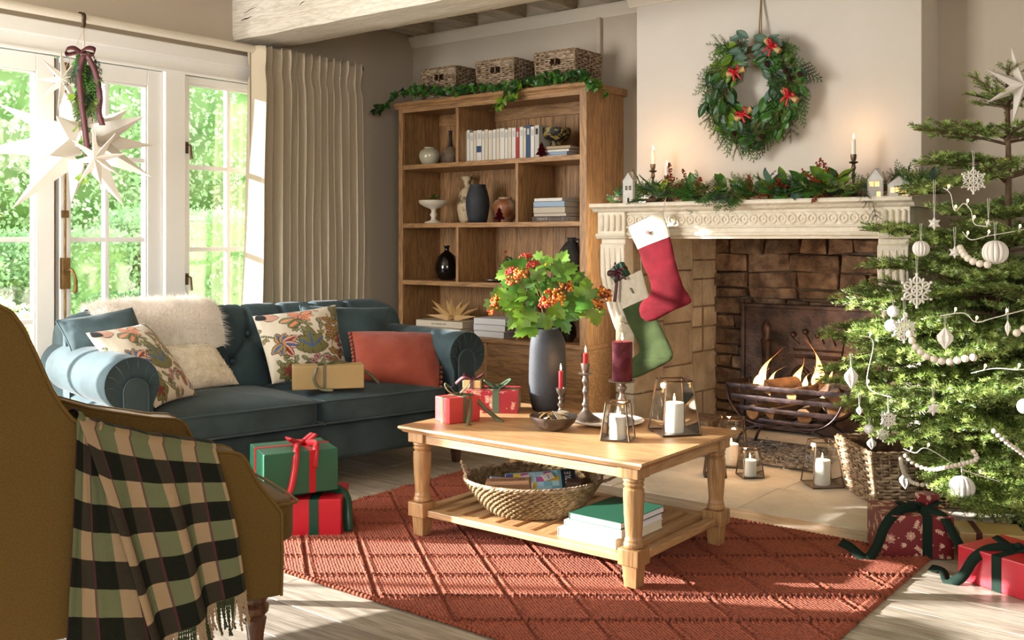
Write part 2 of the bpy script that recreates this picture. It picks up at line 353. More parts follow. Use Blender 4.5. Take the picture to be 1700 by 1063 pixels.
while z < 1.32:                                     # rear wall of the firebox, coursed rubble brick
    h = rnd.choice([.085, .1, .07, .115]); x = -3.02 - rnd.uniform(0, .1)
    while x < -1.58:
        w = rnd.uniform(.14, .34)
        stone('brick', (max(x, -3.02) + .006, 5.985 - rnd.uniform(0, .02), z + .006), (x + w - .006, 6.06, z + h - .006), 'fire_brick', fb, j=.012); x += w
    z += h
yc = [5.08, 5.4, 5.72, 6.0]
for c in range(3):                                  # left cheek of the opening, larger dressed stones
    z = -.02
    while z < 1.3:
        h = rnd.uniform(.24, .44) if c < 2 else rnd.uniform(.12, .26)
        xa = -3.09 + (yc[c] - 5.08) * .09; xb = -3.09 + (yc[c + 1] - 5.08) * .09
        q = MB().prism([(xa - .1, yc[c] + .004), (xa + .02 + rnd.uniform(0, .006), yc[c] + .004), (xb + .02 + rnd.uniform(0, .006), yc[c + 1] - .004), (xb - .1, yc[c + 1] - .004)], z + .004, min(z + h - .004, 1.32), axis=2)
        ob('stone', q, 'jamb_stone', fb, smooth=0, bev=.006); z += h
# ceiling, beam, joists, cornices
struct('wall_front', MB().box((-5.6, -2.8, 0), (2.4, -2.6, 2.9)), 'wall_paint', smooth=0); struct('wall_right', MB().box((2.2, -2.6, 0), (2.4, 5.8, 2.9)), 'wall_paint', smooth=0)
struct('ceiling', MB().box((-5.6, -2.6, 2.87), (2.2, 6.0, 2.98)), 'ceiling_paint', smooth=0)
bm = MB().grid(60, 13, lambda u, v: (-5.36 + 7.4 * u, *(lambda q: ((3.94 + .39 * q[0]) + .006 * fbm(u * 30, v * 7), 2.47 + .28 * q[1] + .006 * fbm(u * 30, v * 7, 5)))(
    [(0, 1), (0, .6), (0, .3), (.0, .1), (.04, .0), (.3, 0), (.6, 0), (.9, 0), (1, .08), (1, .3), (1, .6), (1, 1), (0, 1)][min(12, int(round(v * 12)))])))
beam = struct('trim_1', bm, 'washed_wood')
for x0, z0, L_, sl in ((-5.28, 2.62, .3, .05), (-5.05, 2.68, .22, .06), (-5.3, 2.585, .2, .012), (-4.8, 2.66, .16, .04), (-4.55, 2.69, .2, .02), (-4.7, 2.6, .08, .03), (-3.6, 2.66, .25, .01)):
    m = MB(); pts = [(x0 + L_ * i / 10, 3.9435 + .006 * fbm((x0 + L_ * i / 10 + 5.36) / 7.4 * 30, 1.7), z0 + sl * i / 10 + .002 * math.sin(i * 1.9)) for i in range(11)]; m.tube(pts, [.0006 + .0035 * math.sin(PI * i / 10) for i in range(11)], 5); ob('split', m, 'wick', beam, smooth=60)
k = 2
for xr in (-5.12, -4.69, -4.25, -3.82, -3.39, -2.95, -2.5, -2.05, -1.6):
    struct('trim_%d' % k, MB().box((xr - .17, 4.1, 2.75), (xr, 5.6, 2.885)), 'washed_joist', smooth=0, bev=.006); k += 1
xr = -5.12
while xr < 1.5: struct('trim_%d' % k, MB().box((xr - .17, -.5, 2.75), (xr, 4.1, 2.885)), 'washed_joist', smooth=0, bev=.006); k += 1; xr += .62
cp = [(0, 0), (-.012, .0), (-.016, .012), (-.026, .018), (-.03, .034), (-.048, .05), (-.052, .068), (-.052, .08), (0, .08)]
struct('trim_%d' % k, MB().prism([(YB + y_, 2.665 + z_) for y_, z_ in cp], -5.34, -3.174, axis=0), 'trim_paint', smooth=50); k += 1
struct('trim_%d' % k, MB().prism([(YC + y_, 2.62 + z_) for y_, z_ in cp], -3.22, -1.45, axis=0), 'trim_paint', smooth=50); k += 1
struct('trim_%d' % k, MB().box((-3.65, YB - .03, .0), (-3.615, YB, 2.67)), 'wall_paint', smooth=0, bev=.004); k += 1
struct('baseboard_back', MB().prism([(YB, 0), (YB - .018, 0), (YB - .018, .1), (YB - .008, .13), (YB, .13)], -5.34, -3.174, axis=0).prism([(YB, 0), (YB - .018, 0), (YB - .018, .1), (YB - .008, .13), (YB, .13)], -1.498, 2.2, axis=0), 'trim_paint', smooth=0)
# left wall with its two openings
lw = MB()
for (a, b, z0, z1) in ((-2.6, -1.5, 0, 2.9), (4.35, 5.7, 0, 2.9), (-1.5, 1.2, 2.3, 2.9), (1.2, 4.35, 2.3, 2.9), (1.3, 2.03, 0, .4), (3.56, 4.35, 0, .4)): lw.box((-5.59, a, z0), (XW, b, z1))
struct('wall_left', lw, 'wall_paint', smooth=0)
# white joinery
fr = MB()
for a, b in ((4.23, 4.36), (3.433, 3.572), (2.02, 2.16), (1.19, 1.26), (-1.5, -1.42)): fr.box((-5.44, a, 0), (-5.30, b, 2.33))
fr.box((-5.439, 1.192, 2.205), (-5.298, 4.358, 2.328)); fr.box((-5.31, 1.15, 2.29), (-5.262, 4.4, 2.37)); fr.box((-5.303, 1.19, 2.2), (-5.28, 4.3, 2.22)); fr.box((-5.439, -1.498, 2.205), (-5.298, 1.19, 2.328))
for a, b in ((4.36, 4.42), (1.15, 1.19)): fr.box((-5.34, a, 0), (-5.31, b, 2.36))
fr.box((-5.46, 3.57, .38), (-5.24, 4.36, .42)); fr.box((-5.46, 1.2, .38), (-5.24, 2.02, .42))
struct('trim_%d' % k, fr, 'white_paint', smooth=0, bev=.006); k += 1
def leaf(nm, y0, y1, z0, z1, sl, sr, mt_, bt, zs, ym=None):
    X0, X1 = -5.385, -5.325; f = MB()
    f.box((X0, y0, z0), (X1, y0 + sl, z1)).box((X0, y1 - sr, z0), (X1, y1, z1)).box((X0, y0 + sl, z1 - mt_), (X1, y1 - sr, z1)).box((X0, y0 + sl, z0), (X1, y1 - sr, z0 + bt))
    r = struct(nm, f, 'white_paint', smooth=0, bev=.004)
    mu = MB(); ym = (y0 + sl + y1 - sr) / 2 if ym is None else ym; w = .014
    yy = [y0 + sl, ym, y1 - sr]; zz = [z0 + bt] + zs + [z1 - mt_]
    for a, b in ((0, 1), (1, 2)):
        ya = yy[a] + (w if a else 0); yb = yy[b] - (w if b < 2 else 0)
        for i in range(len(zz) - 1):
            za = zz[i] + (w if i else 0); zb = zz[i + 1] - (w if i < len(zz) - 2 else 0)
            ob('pane', MB().box((-5.358, ya - .002, za - .002), (-5.354, yb + .002, zb + .002)), 'window_glass', r, smooth=0)
    b_ = MB().box((-5.372, ym - w, zz[0]), (-5.335, ym + w, zz[-1]))
    ob('glazing_bar', b_, 'white_paint', r, smooth=0, bev=.005)
    for q in zs:
        ob('glazing_bar', MB().box((-5.372, yy[0], q - w), (-5.336, yy[2], q + w)), 'white_paint', r, smooth=0, bev=.005)
    g = MB()
    for (ya, yb, za, zb) in ((yy[0], yy[0] + .012, zz[0], zz[-1]), (yy[2] - .012, yy[2], zz[0], zz[-1]), (yy[0], yy[2], zz[-1] - .012, zz[-1]), (yy[0], yy[2], zz[0], zz[0] + .012)): g.box((-5.37, ya, za), (-5.33, yb, zb))
    ob('glazing_bead', g, 'white_paint', r, smooth=0, bev=.004)
    return r
d1 = leaf('door_1', 2.80, 3.431, .02, 2.2, .055, .1, .095, .22, [.76, 1.2, 1.665], 3.082)
d2 = leaf('door_2', 2.162, 2.77, .02, 2.2, .1, .1, .095, .22, [.76, 1.2, 1.665])
w1 = leaf('window_1', 3.574, 4.228, .42, 2.2, .035, .035, .045, .06, [.66, 1.14, 1.645], 3.909)
w2 = leaf('window_2', 1.262, 2.018, .42, 2.2, .035, .035, .045, .06, [.66, 1.14, 1.645])
for i, (a, b) in enumerate(((-1.41, -.12), (-.11, 1.188))): leaf('window_%d' % (i + 3), a, b, .02, 2.2, .035, .035, .05, .1, [])
struct('trim_%d' % k, MB().box((-5.42, 2.77, .02), (-5.375, 2.80, 2.2)), 'bark', smooth=0); k += 1
bolt = MB().tube([(-5.312, 2.822, .3), (-5.312, 2.822, 2.14)], .007, 8)
for z in (.55, 1.34, 1.9): bolt.box((-5.328, 2.806, z - .02), (-5.3, 2.838, z + .02))
bolt.box((-5.33, 2.8, 2.09), (-5.3, 2.84, 2.17))
b_ = ob('bolt', bolt, 'brass', d1, smooth=40)
hb = MB().box((-5.328, 2.8, .93), (-5.295, 2.845, 1.1)).tube(catmull([(-5.295, 2.822, 1.03), (-5.25, 2.825, 1.035), (-5.24, 2.84, 1.0), (-5.25, 2.85, .93), (-5.262, 2.845, .91)]), [.006] * 4 + [.009] * 10 + [.011] * 11, 8)
ob('handle', hb, 'brass', d1, smooth=50, bev=.003)
for z in (1.29 + .47, 1.29 - .33):
    hb = MB().box((-5.335, 3.585, z - .035), (-5.318, 3.605, z + .035)).tube([(-5.32, 3.595, z + .02), (-5.29, 3.6, z + .01), (-5.288, 3.605, z - .07)], [.006, .007, .009], 8)
    ob('handle', hb, 'bronze', w1, smooth=50)
# ---------------------------------------------------------------- garden beyond the glass
struct('ground', MB().box((-30, -12, -.3), (-5.6, 25, -.12)), 'lawn', smooth=0)
def shrub(nm, lab, cat, c, rad, n, lm, size, box=False, group='clipped hedges and shrubs in the garden', trunk=0, seed=1):
    rr = random.Random(seed); t = thing(nm, lab, cat, (c[0], c[1], -.12), 0, group); m = MB(); cz = c[2]
    def P():
        while True:
            p = V((rr.uniform(-1, 1), rr.uniform(-1, 1), rr.uniform(-1, 1)))
            if box:
                ax = rr.randrange(3); s_ = rr.choice((-1, 1)); p[ax] = s_ * rr.uniform(.86, 1.04)
                if ax == 2 and s_ < 0: continue
                return p
            if .05 < p.length <= 1: p = p.normalized() * rr.uniform(.72, 1.02) * (1 + .22 * noise.noise(p.normalized() * 2.3 + V((c[1], 0, 0)))); return p
    for i in range(n):
        p = P(); q = V((p.x * rad[0], p.y * rad[1], cz + p.z * rad[2])); d = V((rr.gauss(0, 1), rr.gauss(0, 1), rr.gauss(0, 1))).normalized(); e = d.orthogonal().normalized()
        e = (e * math.cos(i) + d.cross(e) * math.sin(i)); L = size * rr.uniform(.6, 1.3)
        m.add([q, q + d * L * .5 + e * L * .32, q + d * L, q + d * L * .5 - e * L * .32], [(0, 1, 2, 3)])
    ob('foliage', m, lm, t, smooth=0, kind='stuff')
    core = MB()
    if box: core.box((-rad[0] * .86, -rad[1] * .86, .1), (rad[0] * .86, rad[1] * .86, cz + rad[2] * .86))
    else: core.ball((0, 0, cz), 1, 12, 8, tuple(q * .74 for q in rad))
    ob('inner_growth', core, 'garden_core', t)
    if trunk: ob('trunk', MB().tube([(0, 0, 0), (0, .03, cz)], trunk, 8), 'bark', t)
gb = 'trees beyond the garden hedge'
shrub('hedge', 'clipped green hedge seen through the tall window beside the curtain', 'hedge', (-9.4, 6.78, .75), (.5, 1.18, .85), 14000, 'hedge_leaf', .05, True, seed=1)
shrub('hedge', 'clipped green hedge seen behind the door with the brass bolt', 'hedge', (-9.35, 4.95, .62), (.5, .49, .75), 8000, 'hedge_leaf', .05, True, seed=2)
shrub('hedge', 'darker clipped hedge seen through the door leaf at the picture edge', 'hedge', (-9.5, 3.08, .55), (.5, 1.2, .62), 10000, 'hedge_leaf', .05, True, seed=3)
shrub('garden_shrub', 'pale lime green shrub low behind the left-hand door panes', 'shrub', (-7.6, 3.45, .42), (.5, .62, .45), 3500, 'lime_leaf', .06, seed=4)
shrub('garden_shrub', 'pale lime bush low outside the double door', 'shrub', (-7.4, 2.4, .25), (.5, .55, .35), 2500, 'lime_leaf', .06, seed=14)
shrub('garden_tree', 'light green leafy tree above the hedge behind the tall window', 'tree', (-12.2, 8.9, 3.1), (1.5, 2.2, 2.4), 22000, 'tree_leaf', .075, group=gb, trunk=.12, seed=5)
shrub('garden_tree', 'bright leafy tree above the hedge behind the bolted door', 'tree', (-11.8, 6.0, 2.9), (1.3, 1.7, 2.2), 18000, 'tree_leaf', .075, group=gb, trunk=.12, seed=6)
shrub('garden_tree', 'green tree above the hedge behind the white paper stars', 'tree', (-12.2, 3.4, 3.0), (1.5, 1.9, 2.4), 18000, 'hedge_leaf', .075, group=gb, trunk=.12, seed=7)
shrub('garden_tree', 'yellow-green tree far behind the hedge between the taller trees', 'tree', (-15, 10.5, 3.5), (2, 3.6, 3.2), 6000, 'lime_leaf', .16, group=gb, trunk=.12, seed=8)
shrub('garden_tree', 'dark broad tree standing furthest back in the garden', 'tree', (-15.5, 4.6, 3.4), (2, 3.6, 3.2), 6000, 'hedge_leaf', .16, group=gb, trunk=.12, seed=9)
# ================================================================ FIREPLACE SURROUND
mp = thing('fireplace_surround', 'carved cream limestone mantelpiece with fluted ends around the open fire', 'fireplace', (-2.35, 5.3, 0))
def M0(m_): m_.v = [(x + 2.35, y - 5.3, z) for x, y, z in m_.v]; return m_
sh = MB().prism([(5.3, 1.41), (4.925, 1.41), (4.92, 1.402), (4.92, 1.39), (4.935, 1.383), (4.95, 1.378), (4.96, 1.366), (4.975, 1.36), (5.3, 1.36)], -3.27, -1.435, axis=0)
ob('shelf', M0(sh), 'limestone', mp, smooth=30)
fz = MB().box((-3.06, 5.0, 1.22), (-1.6, 5.3, 1.362)).prism([(5.3, 1.24), (4.985, 1.24), (4.98, 1.232), (4.985, 1.222), (4.998, 1.218), (4.998, 1.205), (5.3, 1.205)], -3.06, -1.6, axis=0)
fz.prism([(5.0, 1.277), (4.99, 1.277), (4.985, 1.271), (4.99, 1.264), (5.0, 1.264)], -3.06, -1.6, axis=0).box((-3.06, 4.99, 1.343), (-1.6, 5.01, 1.352))
ob('frieze', M0(fz), 'limestone', mp, smooth=30, bev=.002)
ring = MB()
for i in range(17):
    q0, q1 = 2 * PI * i / 16, 2 * PI * (i + 1) / 16
pr = [( .0165, 0), (.0165, -.006), (.019, -.009), (.0225, -.009), (.025, -.006), (.025, 0)]
ring.lathe([(r_, z_) for r_, z_ in pr], 16, Matrix.Rotation(R(-90), 4, 'X') , caps=False); ring.v = [(x, -abs(y), z) for x, y, z in ring.v]
ring.ball((0, 0, 0), .010, 8, 6, (1, .8, 1))
rme = mesh('carved_ring', ring, 'limestone', 60)
nr = 27
for i in range(nr): link('carved_ring', rme, mp, loc=(-3.03 + i * (1.4 / (nr - 1)) + 2.35, -.3, 1.31))
bd = MB()
for s_ in (-1, 1):
    bd.tube([(-3.055 + 1.45 * i / 300 + 2.35, -.302, 1.31 + s_ * .024 * abs(math.cos(PI * (-.025 + 1.45 * i / 300) / (1.4 / (nr - 1)) )) + s_ * .003) for i in range(301)], .0045, 5)
ob('carved_band', bd, 'limestone', mp, smooth=60)
def block(x0, x1):
    b_ = MB().box((x0, 4.975, 1.215), (x1, 5.3, 1.36)).prism([(5.3, 1.236), (4.965, 1.236), (4.958, 1.226), (4.965, 1.215), (4.975, 1.205), (5.3, 1.205)], x0 - .008, x1 + .008, axis=0)
    ob('end_block', M0(b_), 'limestone', mp, smooth=30, bev=.002)
    n = 4; st = (x1 - x0) / (n + .6)
    for i in range(n):
        cx = x0 + st * (i + .8); ob('flute', M0(MB().tube([(cx, 4.976, 1.25), (cx, 4.972, 1.255), (cx, 4.972, 1.34), (cx, 4.976, 1.345)], [.004, .011, .011, .004], 8)), 'limestone', mp, smooth=60)
block(-3.245, -3.06); block(-1.6, -1.46)
pf = [(5.0, 1.205), (5.0, 1.18), (4.985, 1.17), (4.985, 1.05), (4.99, .99), (5.02, .9), (5.07, .79), (5.13, .69), (5.18, .62), (5.2, .575), (5.15, .56), (5.145, .52), (5.19, .5), (5.2, .2), (5.17, .17), (5.16, 0), (5.32, 0), (5.32, 1.205)]
for x0, x1 in ((-3.235, -3.07), (-1.62, -1.47)):
    ob('console_leg', M0(MB().prism(pf, x0, x1, axis=0)), 'limestone', mp, smooth=30, bev=.004)
    n = 4; st = (x1 - x0) / (n + .4)
    for i in range(n):
        cx = x0 + st * (i + .7); ob('flute', M0(MB().tube([(cx, y_ - .0, z_) for y_, z_ in [(4.985, 1.15)] + [(y_, z_) for y_, z_ in pf[3:9]]] , [.003] + [.012] * 5 + [.004], 8)), 'limestone', mp, smooth=60)
# iron fireback
fbk = thing('fireback', 'dark cast iron fireback with raised crown and columns behind the fire', 'fireback', (-2.27, 5.93, .0))
pl = MB().box((-.5, -.02, .02), (.52, .02, .80)).box((-.5, -.035, .02), (-.475, -.02, .80)).box((.495, -.035, .02), (.52, -.02, .80)).box((-.475, -.035, .775), (.495, -.02, .80))
ob('plate', pl, 'iron', fbk, bev=.004, smooth=30)
for x in (-.33, .36):
    ob('raised_column', MB().lathe([(.045, .1), (.045, .12), (.022, .15), (.02, .3), (.04, .33), (.022, .36), (.028, .45), (.03, .55), (.04, .57), (.018, .6), (.03, .63), (.03, .66), (.012, .69), (.004, .7)], 12, Matrix.Translation((x, -.02, 0))), 'iron', fbk, smooth=60)
cr = MB().prism([(-.14, .48), (-.16, .6), (-.11, .56), (-.08, .63), (-.04, .57), (0, .65), (.04, .57), (.08, .63), (.11, .56), (.16, .6), (.14, .48)], -.035, -.02, axis=1)
for i in range(5): cr.ball((-.155 + i * .0775, -.035, .62 + .02 * (i % 2)), .017)
cr.tube([(-.14, -.035, .49), (.14, -.035, .49)], .014); cr.tube([(-.15, -.035, .53), (.15, -.035, .53)], .008)
ob('raised_crown', cr, 'iron', fbk, smooth=50)
sc_ = MB()
for s_ in (-1, 1): sc_.tube(catmull([(s_ * .02, -.028, .15), (s_ * .12, -.03, .2), (s_ * .17, -.03, .32), (s_ * .12, -.03, .42), (s_ * .06, -.03, .38), (s_ * .09, -.03, .33)]), .014); sc_.ball((s_ * .23, -.03, .15), .03)
ob('raised_scroll', sc_, 'iron', fbk, smooth=60)
# grate: curved basket of flat bars
gx, gy = -2.22, 5.28
gr = thing('fire_grate', 'curved dark iron fire grate holding the burning logs', 'fire grate', (gx, gy, 0))
def bar(pts, w, t_): # flat bar in the x direction
    m = MB(); m.strip(pts, (0, 0, 1), w); return m
zt, zb = .375, .17
for i, (z, hw, yo) in enumerate(((.375, .335, -.02), (.315, .325, -.01), (.25, .285, .005), (.185, .21, .03))):
    pts = [(-hw, .30, z), (-hw * 1.0, .1, z)] + [(hw * x, yo - .02 * math.cos(x * PI / 2), z) for x in (-1, -.8, -.5, 0, .5, .8, 1)] + [(hw, .1, z), (hw, .30, z)] if i == 0 else [(hw * x, yo - .02 * math.cos(x * PI / 2), z) for x in (-1, -.8, -.5, 0, .5, .8, 1)]
    ob('rail', bar(pts, .026, 0), 'grate_iron', gr, solid=.008, bev=.001)
for y_ in (-.02, .28):
    pts = [(-.335, y_, .375), (-.325, y_, .31), (-.285, y_, .24), (-.21, y_, .185), (-.1, y_, .168), (.1, y_, .168), (.21, y_, .185), (.285, y_, .24), (.325, y_, .31), (.335, y_, .375)]
    m = MB(); m.strip(catmull(pts, 4), (0, 1, 0), .026); ob('end_hoop', m, 'grate_iron', gr, solid=.008)
for x in (-.16, -.05, .06, .17): ob('floor_bar', MB().box((x - .01, -.02, .16), (x + .01, .3, .172)), 'grate_iron', gr, bev=.001)
for s_ in (-1, 1):
    m = MB(); m.strip(catmull([(s_ * .04, .0, .165), (s_ * .16, .0, .155), (s_ * .25, .0, .11), (s_ * .30, .0, .0)], 6), (0, 1, 0), .026); ob('leg', m, 'grate_iron', gr, solid=.01)
    m = MB(); m.strip(catmull([(s_ * .04, .27, .165), (s_ * .16, .27, .155), (s_ * .25, .27, .11), (s_ * .30, .27, .0)], 6), (0, 1, 0), .026); ob('leg', m, 'grate_iron', gr, solid=.01)
# logs
def log(loc, rot, L, r, n, lab, split=False):
    t = thing('firewood_log', lab, 'log', loc, rot, 'firewood in the grate'); rr = random.Random(n)
    if split: poly = [(0, 0), (r * 1.9, .1 * r), (r * 1.75, .7 * r), (r * 1.2, 1.4 * r), (.5 * r, 1.8 * r), (.05 * r, 1.9 * r)]; poly = [(a - r * .8, b - r * .8) for a, b in poly]
    else: poly = [(r * math.cos(2 * PI * i / 11) * rr.uniform(.88, 1.08), r * math.sin(2 * PI * i / 11) * rr.uniform(.88, 1.08)) for i in range(11)]
    ob('bark', MB().prism(poly, -L / 2, L / 2, axis=0), 'log_bark', t, smooth=50, bev=.003)
    q = [(a * .93, b * .93) for a, b in poly]
    for s_ in (-1, 1): ob('sawn_end', MB().prism(q, s_ * L / 2 - .002, s_ * L / 2 + .003, axis=0), 'log_end', t, smooth=0)
lg = [(-.17, .06, .235, 80, .22, .042, 0, 'bark-covered log end at the left of the grate'), (-.05, .1, .235, 65, .24, .04, 1, 'split log low in the middle of the grate'),
      (.09, .1, .235, 95, .24, .045, 0, 'round log low behind the middle rails'), (.22, .1, .25, 115, .26, .05, 1, 'split log propped at the right end of the grate'),
      (-.2, .05, .345, 20, .2, .036, 0, 'short rounded log resting on top at the left of the fire'), (-.06, .07, .37, 60, .22, .04, 1, 'split wedge log topmost in the middle of the fire'),
      (.08, .05, .35, 70, .22, .038, 0, 'pale round log end facing out above the top rail'), (.19, .1, .36, 130, .24, .042, 1, 'split log on top just left of the tallest flame'), (.28, .08, .37, 20, .16, .045, 1, 'square split log at the right above the rail')]
for i, (x, y_, z_, a, L, r_, s_, lab) in enumerate(lg): log((gx + x, gy + y_ + .05, z_), (R(20 * i), R(rnd.uniform(-12, 12)), R(a)), L, r_, i, lab, bool(s_))
# flames
fm = bpy.data.materials.new('fire'); fm.use_nodes = True; MT['fire'] = fm; n = fm.node_tree.nodes; l = fm.node_tree.links; n.remove(n['Principled BSDF'])
tc = n.new('ShaderNodeTexCoord'); sp = n.new('ShaderNodeSeparateXYZ'); rp = n.new('ShaderNodeValToRGB'); em = n.new('ShaderNodeEmission'); tr = n.new('ShaderNodeBsdfTransparent'); mx = n.new('ShaderNodeMixShader')
l.new(tc.outputs['Generated'], sp.inputs[0]); l.new(sp.outputs[2], rp.inputs[0]); l.new(rp.outputs[0], em.inputs[0]); em.inputs[1].default_value = 6
rp.color_ramp.elements[0].color = (1, .62, .2, 1); rp.color_ramp.elements[1].color = (1, .2, .02, 1); rp.color_ramp.elements[1].position = .95; e = rp.color_ramp.elements.new(.45); e.color = (1, .52, .12, 1)
r2 = n.new('ShaderNodeMapRange'); r2.inputs[1].default_value = .3; r2.inputs[2].default_value = 1; r2.inputs[3].default_value = 1.1; r2.inputs[4].default_value = .6
lw_ = n.new('ShaderNodeLayerWeight'); lw_.inputs[0].default_value = .35; m2 = n.new('ShaderNodeMath'); m2.operation = 'SUBTRACT'; m2.use_clamp = True
l.new(sp.outputs[2], r2.inputs[0]); l.new(r2.outputs[0], m2.inputs[0]); l.new(lw_.outputs['Facing'], m2.inputs[1]); l.new(m2.outputs[0], mx.inputs[0]); l.new(tr.outputs[0], mx.inputs[1]); l.new(em.outputs[0], mx.inputs[2]); l.new(mx.outputs[0], n['Material Output'].inputs[0])
def tongue(m, p, h, w, lean, seed):
    rr = random.Random(seed); vs = []; n_, k_ = 14, 10; ph = rr.uniform(0, 6)
    def f(u, v):
        r_ = w * (math.sin(min(1, v * 1.15 + .12) * PI) ** .8 * (1 - v * .45) + .03) * (1 - v ** 3 * .9); q = 2 * PI * u
        cx = lean * v * v * h + .018 * math.sin(v * 7 + ph) * v; return (p[0] + cx + r_ * math.cos(q), p[1] + .5 * r_ * math.sin(q), p[2] + v * h)
    m.grid(k_, n_, f, closeu=True)
for px, py, h, w, lean, lab in ((1262, 645, .26, .028, .45, 'leaning orange flame at the left of the grate'), (1322, 645, .2, .032, .22, 'middle orange flame rising from the logs'), (1366, 655, .33, .036, -.28, 'tallest flame with two tongues at the right of the fire')):
    p = at(px, py, 5.72); m = MB(); tongue(m, (0, 0, 0), h, w, lean, px); tongue(m, (.03, .01, 0), h * .62, w * .7, lean + .35, px + 1); tongue(m, (-.035, .0, .0), h * .55, w * .7, lean + .1, px + 2)
    ob('flame', m, 'fire', smooth=60, loc=p - V((0, 0, .02)), label=lab, cat='flame', group='flames in the fire')
pl = bpy.data.lights.new('fire_light', 'POINT'); pl.energy = 3.5; pl.color = (1, .45, .15); pl.shadow_soft_size = .12; o = bpy.data.objects.new('fire_light', pl); COL.objects.link(o); o.location = (gx, gy + .1, .55)
am = MB(); am.grid(40, 20, lambda u, v: (-.42 + .84 * u, -.3 + .62 * v, .012 + .028 * max(0, fbm(u * 9, v * 6) + .2) * (1 - abs(2 * u - 1) ** 3) * (1 - abs(2 * v - 1) ** 3)))
ob('ash', am, 'ash', loc=(gx - .02, 5.3, 0), label='grey and white ash scattered on the stone under the grate', cat='ash', kind='stuff')
em_ = MB(); rr = random.Random(3)
for i in range(420):
    a, b = rr.gauss(0, .17), rr.gauss(-.12, .09); s_ = rr.uniform(.003, .009)
    em_.box((a, b, .008), (a + s_, b + s_ * .8, .008 + s_ * .7), Matrix.Rotation(rr.uniform(0, 3), 4, 'Z'))
ob('ember', em_, 'ash_flake', loc=(gx - .02, 5.28, .01), label='broken grey flakes of burnt wood spilled before the grate', cat='embers', kind='stuff')
stone('fire_block', (-2.98, 5.35, 0), (-2.72, 5.6, .13), 'fire_brick', None); o = bpy.data.objects['fire_block']; o['label'] = 'rough brown stone block on the hearth left of the grate'; o['category'] = 'stone'
# ================================================================ CURTAIN, ROD, STARS
ct = thing('curtain', 'heavy beige linen curtain with pinch pleats beside the tall window', 'curtain', (-5.17, 4.42, 0))
def cf(u, v):
    z = 2.42 - 2.40 * v; ph = u * 11 * 2 * PI + .5 * fbm(u * 9, 0, 3); top = max(0, 1 - (2.42 - z) / .13); pin = math.exp(-((z - 2.27) / .05) ** 2)
    A = (.08 + .02 * fbm(u * 14, v * 2)) * (1 - .35 * pin - .1 * top); wid = 1 - .03 * math.exp(-((z - 2.0) / .5) ** 2) + .02 * v
    y = -.44 + .88 * u; y = y * wid + .012 * math.sin(1.24 * ph)  * (1 - .5 * top) + .012 * fbm(u * 6, v * 3, 9) - (.03 * v if u < .06 else 0)
    x = A * (1.9 * abs(math.sin(ph * .62)) ** .65 - 1) + .02 * fbm(u * 5, v * 2.5, 1) * v
    if pin > .3: x += .012 * pin * math.sin(3 * ph)
    return (x, y, z + .006 * math.sin(ph * 2) * top)
ob('cloth', MB().grid(420, 70, cf), 'curtain_linen', ct, smooth=80, solid=.003)
ob('lining', MB().grid(10, 2, lambda u, v: (-.045 - .02 * u, -.44 + .86 * u, 2.4 - 2.37 * v)), 'curtain_lining', ct, solid=.002)
rd = thing('curtain_rod', 'thick cream curtain pole running above the white windows', 'curtain rod', (-5.2, 2.5, 2.405))
ob('pole', MB().tube([(0, -3.5, 0), (0, 2.39, 0)], .024, 16), 'trim_paint', rd)
ob('finial', MB().lathe([(.012, 0), (.028, .005), (.032, .02), (.026, .035), (.001, .045)], 14, Matrix.Translation((0, 2.39, 0)) @ Matrix.Rotation(R(-90), 4, 'X')), 'grate_iron', rd)
for y in (2.3, -2.3): ob('bracket', MB().box((-.14, y - .012, -.03), (.01, y + .012, -.018)).tube([(-.13, y, 0), (-.13, y, -.06)], .012, 8), 'grate_iron', rd)
hk = onX(135, 38, -5.2); hk = V((-5.2, hk.y, 2.405))
hm = MB(); hm.strip([(.03 * math.cos(q), 0, .03 * math.sin(q)) for q in [PI * 1.15 - i * PI * 1.35 / 14 for i in range(15)]] + [(.028, 0, -.03), (.02, 0, -.055), (.01, 0, -.05)], (0, 1, 0), .022)
ob('hook', hm, 'bronze', solid=.004, loc=hk, label='dark metal hook over the cream pole holding the star strings', cat='hook')
def spike(m, d, L, w, base, n=4, tw=0):
    d = V(d).normalized(); a = d.orthogonal().normalized(); b = d.cross(a); c = base
    ring = [V(c) + d * (w * .9) + (a * math.cos(2 * PI * i / n + tw) + b * math.sin(2 * PI * i / n + tw)) * w for i in range(n)]
    m.add([V(c)] + ring + [V(c) + d * L], [(0, (i + 1) % n + 1, i + 1) for i in range(n)] + [(i + 1, (i + 1) % n + 1, n + 1) for i in range(n)])
def flat_star(n, Ro, Ri, th, ph=0):
    m = MB(); vs = [(0, th, 0), (0, -th, 0)]
    for i in range(2 * n): r_ = Ro if i % 2 == 0 else Ri; q = PI * i / n + ph; vs.append((r_ * math.cos(q), 0, r_ * math.sin(q)))
    fs = []
    for i in range(2 * n): a, b = 2 + i, 2 + (i + 1) % (2 * n); fs += [(0, b, a), (1, a, b)]
    m.add(vs, fs); return m
bs = at(136, 236, 5.15); bt = thing('paper_star', 'huge white paper star with long spikes hanging in the door', 'paper star', bs, R(40), 'white paper stars at the window')
